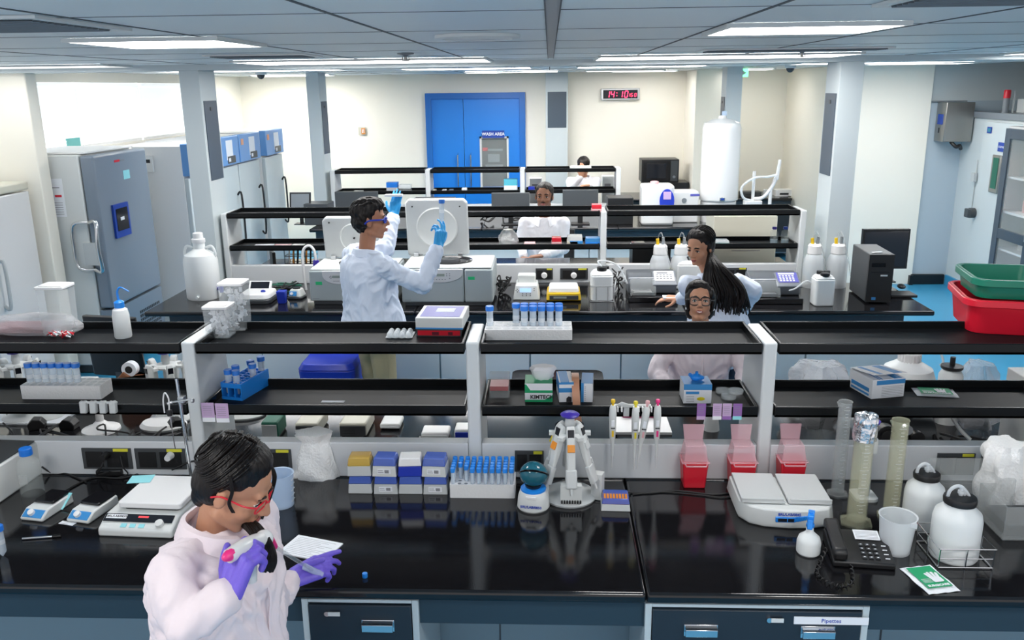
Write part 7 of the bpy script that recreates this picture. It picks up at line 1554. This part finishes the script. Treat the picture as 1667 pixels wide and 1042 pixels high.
# ---------------------------------------------------------------- long-haired woman at the washers
Yd=5.83
hC=J(1139,402,Yd); hF=Vector((-.62,-.72,-.22)); neck=J(1160,452,Yd); hip=Vector((neck.x+.05,Yd-.02,.92)); az=R(98)
elR=J(1228,474,Yd+.02); wrR=J(1205,512,Yd+.22); elL=J(1112,486,Yd+.10); wrL=J(1108,487,Yd+.34); 
wrL=J(1107,487,Yd+.22); elL=J(1128,476,Yd+.02)
D_,HF,Fz,fw,rt=person('woman with long dark hair looking back over her shoulder, standing at the plate washer',(hip.x,Yd,0),az,neck,hip,hC,hF,(elL,wrL),(elR,wrR),'coat_blue','skin',s=1.02,hs=1.03,voxel=.0062,handL=handprims(wrL,Vector((-.9,.1,.05)),(0,-.2,1),-1,curl=(.3,.4,.4,.5),thumb=.4),handR=handprims(wrR,(-.3,.9,-.1),(0,0,1),-1),seed=31,coatlen=.3)
def hx(Q): return [('e',Q(0,.006,.090),(.070,.058,.042),HF),('e',Q(.06,-.045,-.01),(.03,.05,.07),HF),('e',Q(-.066,-.03,.01),(.024,.05,.06),HF),('e',Q(0,-.085,-.03),(.06,.04,.07),HF)]
cap_hair(hC,HF,1.03,hx,D_,seed=9)
strands(hC,HF,1.03,D_,5,60,.7,.6)
b=MB(); random.seed(9)
for k in range(120):
    o_=random.uniform(-1,1); q=random.uniform(-1,1); e_=random.uniform(.75,1.05)
    top_=hC+HF@Vector((.05*o_,-.085,.0+.03*q)); 
    b.tube([top_,J(1162+o_*12,430,Yd-.10+.02*q),J(1174+o_*30,458,Yd-.16+.02*q),J(1182+o_*34,480,Yd-.17+.02*q),J(1184+o_*30+8*q,462+50*e_,Yd-.15+.02*q)],lambda t:.0105*(1-.65*t),6)
wparent(obj('long_hair',b,'hair'),D_)
b=MB(); q=J(1093,484,Yd+.24); b.box(-.06,.04,-.04,.04,-.006,.006); tag(obj('assay_plate',b,'paper'),'small white plate held by the long-haired woman before the washer','plate',loc=tuple(q))
# ---------------------------------------------------------------- seated man
Ye=8.6
hC=J(886,320,Ye); hF=Vector((-.12,-.97,.05)); neck=J(886,356,Ye+.03); hip=Vector((neck.x+.0,Ye+.1,.58)); az=R(-90)
elL=J(918,405,Ye-.02); wrL=J(880,417,Ye-.30); elR=J(848,395,Ye-.02); wrR=J(852,420,Ye-.25)
E_,HF,Fz,fw,rt=person('seated man in a pale lab coat smiling at the camera between the monitors',(hip.x,hip.y,0),az,neck,hip,hC,hF,(elL,wrL),(elR,wrR),'coat','skin_dark',s=1.06,hs=1.12,voxel=.008,sit=True,handL=handprims(wrL,(-.9,-.3,-.05),(0,0,1),1),handR=handprims(wrR,(.3,-.9,0),(0,0,1),-1),seed=41,fold=.007)
cap_hair(hC,HF,1.12,lambda Q:[('e',Q(0,-.02,.07),(.083,.085,.056),HF),('e',Q(.068,-.02,.02),(.016,.045,.05),HF),('e',Q(-.068,-.02,.02),(.016,.045,.05),HF)],E_,seed=3,voxel=.007)
b=MB(); Q=lambda x,y,z: hC+HF@(Vector((x,y,z))*1.12); b.tube([Q(-.02,.088,-.049),Q(0,.097,-.045),Q(.02,.088,-.049)],.004,6); wparent(obj('moustache',b,'hair'),E_)
chair(hip.x+.08,hip.y+.05,'black office chair under the seated man between the monitors',R(-12),.45,1.05)
# ---------------------------------------------------------------- person phoning
Yf=12.25
hC=J(950,272,Yf); hF=Vector((.05,-.9,-.35)); neck=J(950,290,Yf+.03); hip=Vector((neck.x,Yf+.1,.75)); az=R(-90)
elL=J(968,312,Yf-.05); wrL=J(958,302,Yf-.3); elR=J(930,306,Yf-.15); wrR=J(946,287,Yf-.20)
F__,HF,Fz,fw,rt=person('person in a white lab coat, head bowed on one hand, far back',(hip.x,hip.y,0),az,neck,hip,hC,hF,(elL,wrL),(elR,wrR),'coat','skin',s=1.02,hs=1.1,voxel=.010,sit=True,handL=handprims(wrL,(-.8,-.4,0),(0,0,1),1),handR=handprims(wrR,Vector((.15,-.1,1)),(0,-1,0),-1,s=1.15),seed=51,fold=.006)
cap_hair(hC,HF,1.1,lambda Q:[('e',Q(0,.01,.075),(.083,.08,.056),HF)],F__,seed=3,voxel=.008)
chair(hip.x,hip.y+.05,'dark office chair under the person far back with bowed head',0,.6,1.15)
q=J(215,520,5.3); chair(q.x,5.35,'black office chair in the aisle at left, behind the near rack',R(170),.5,1.14)
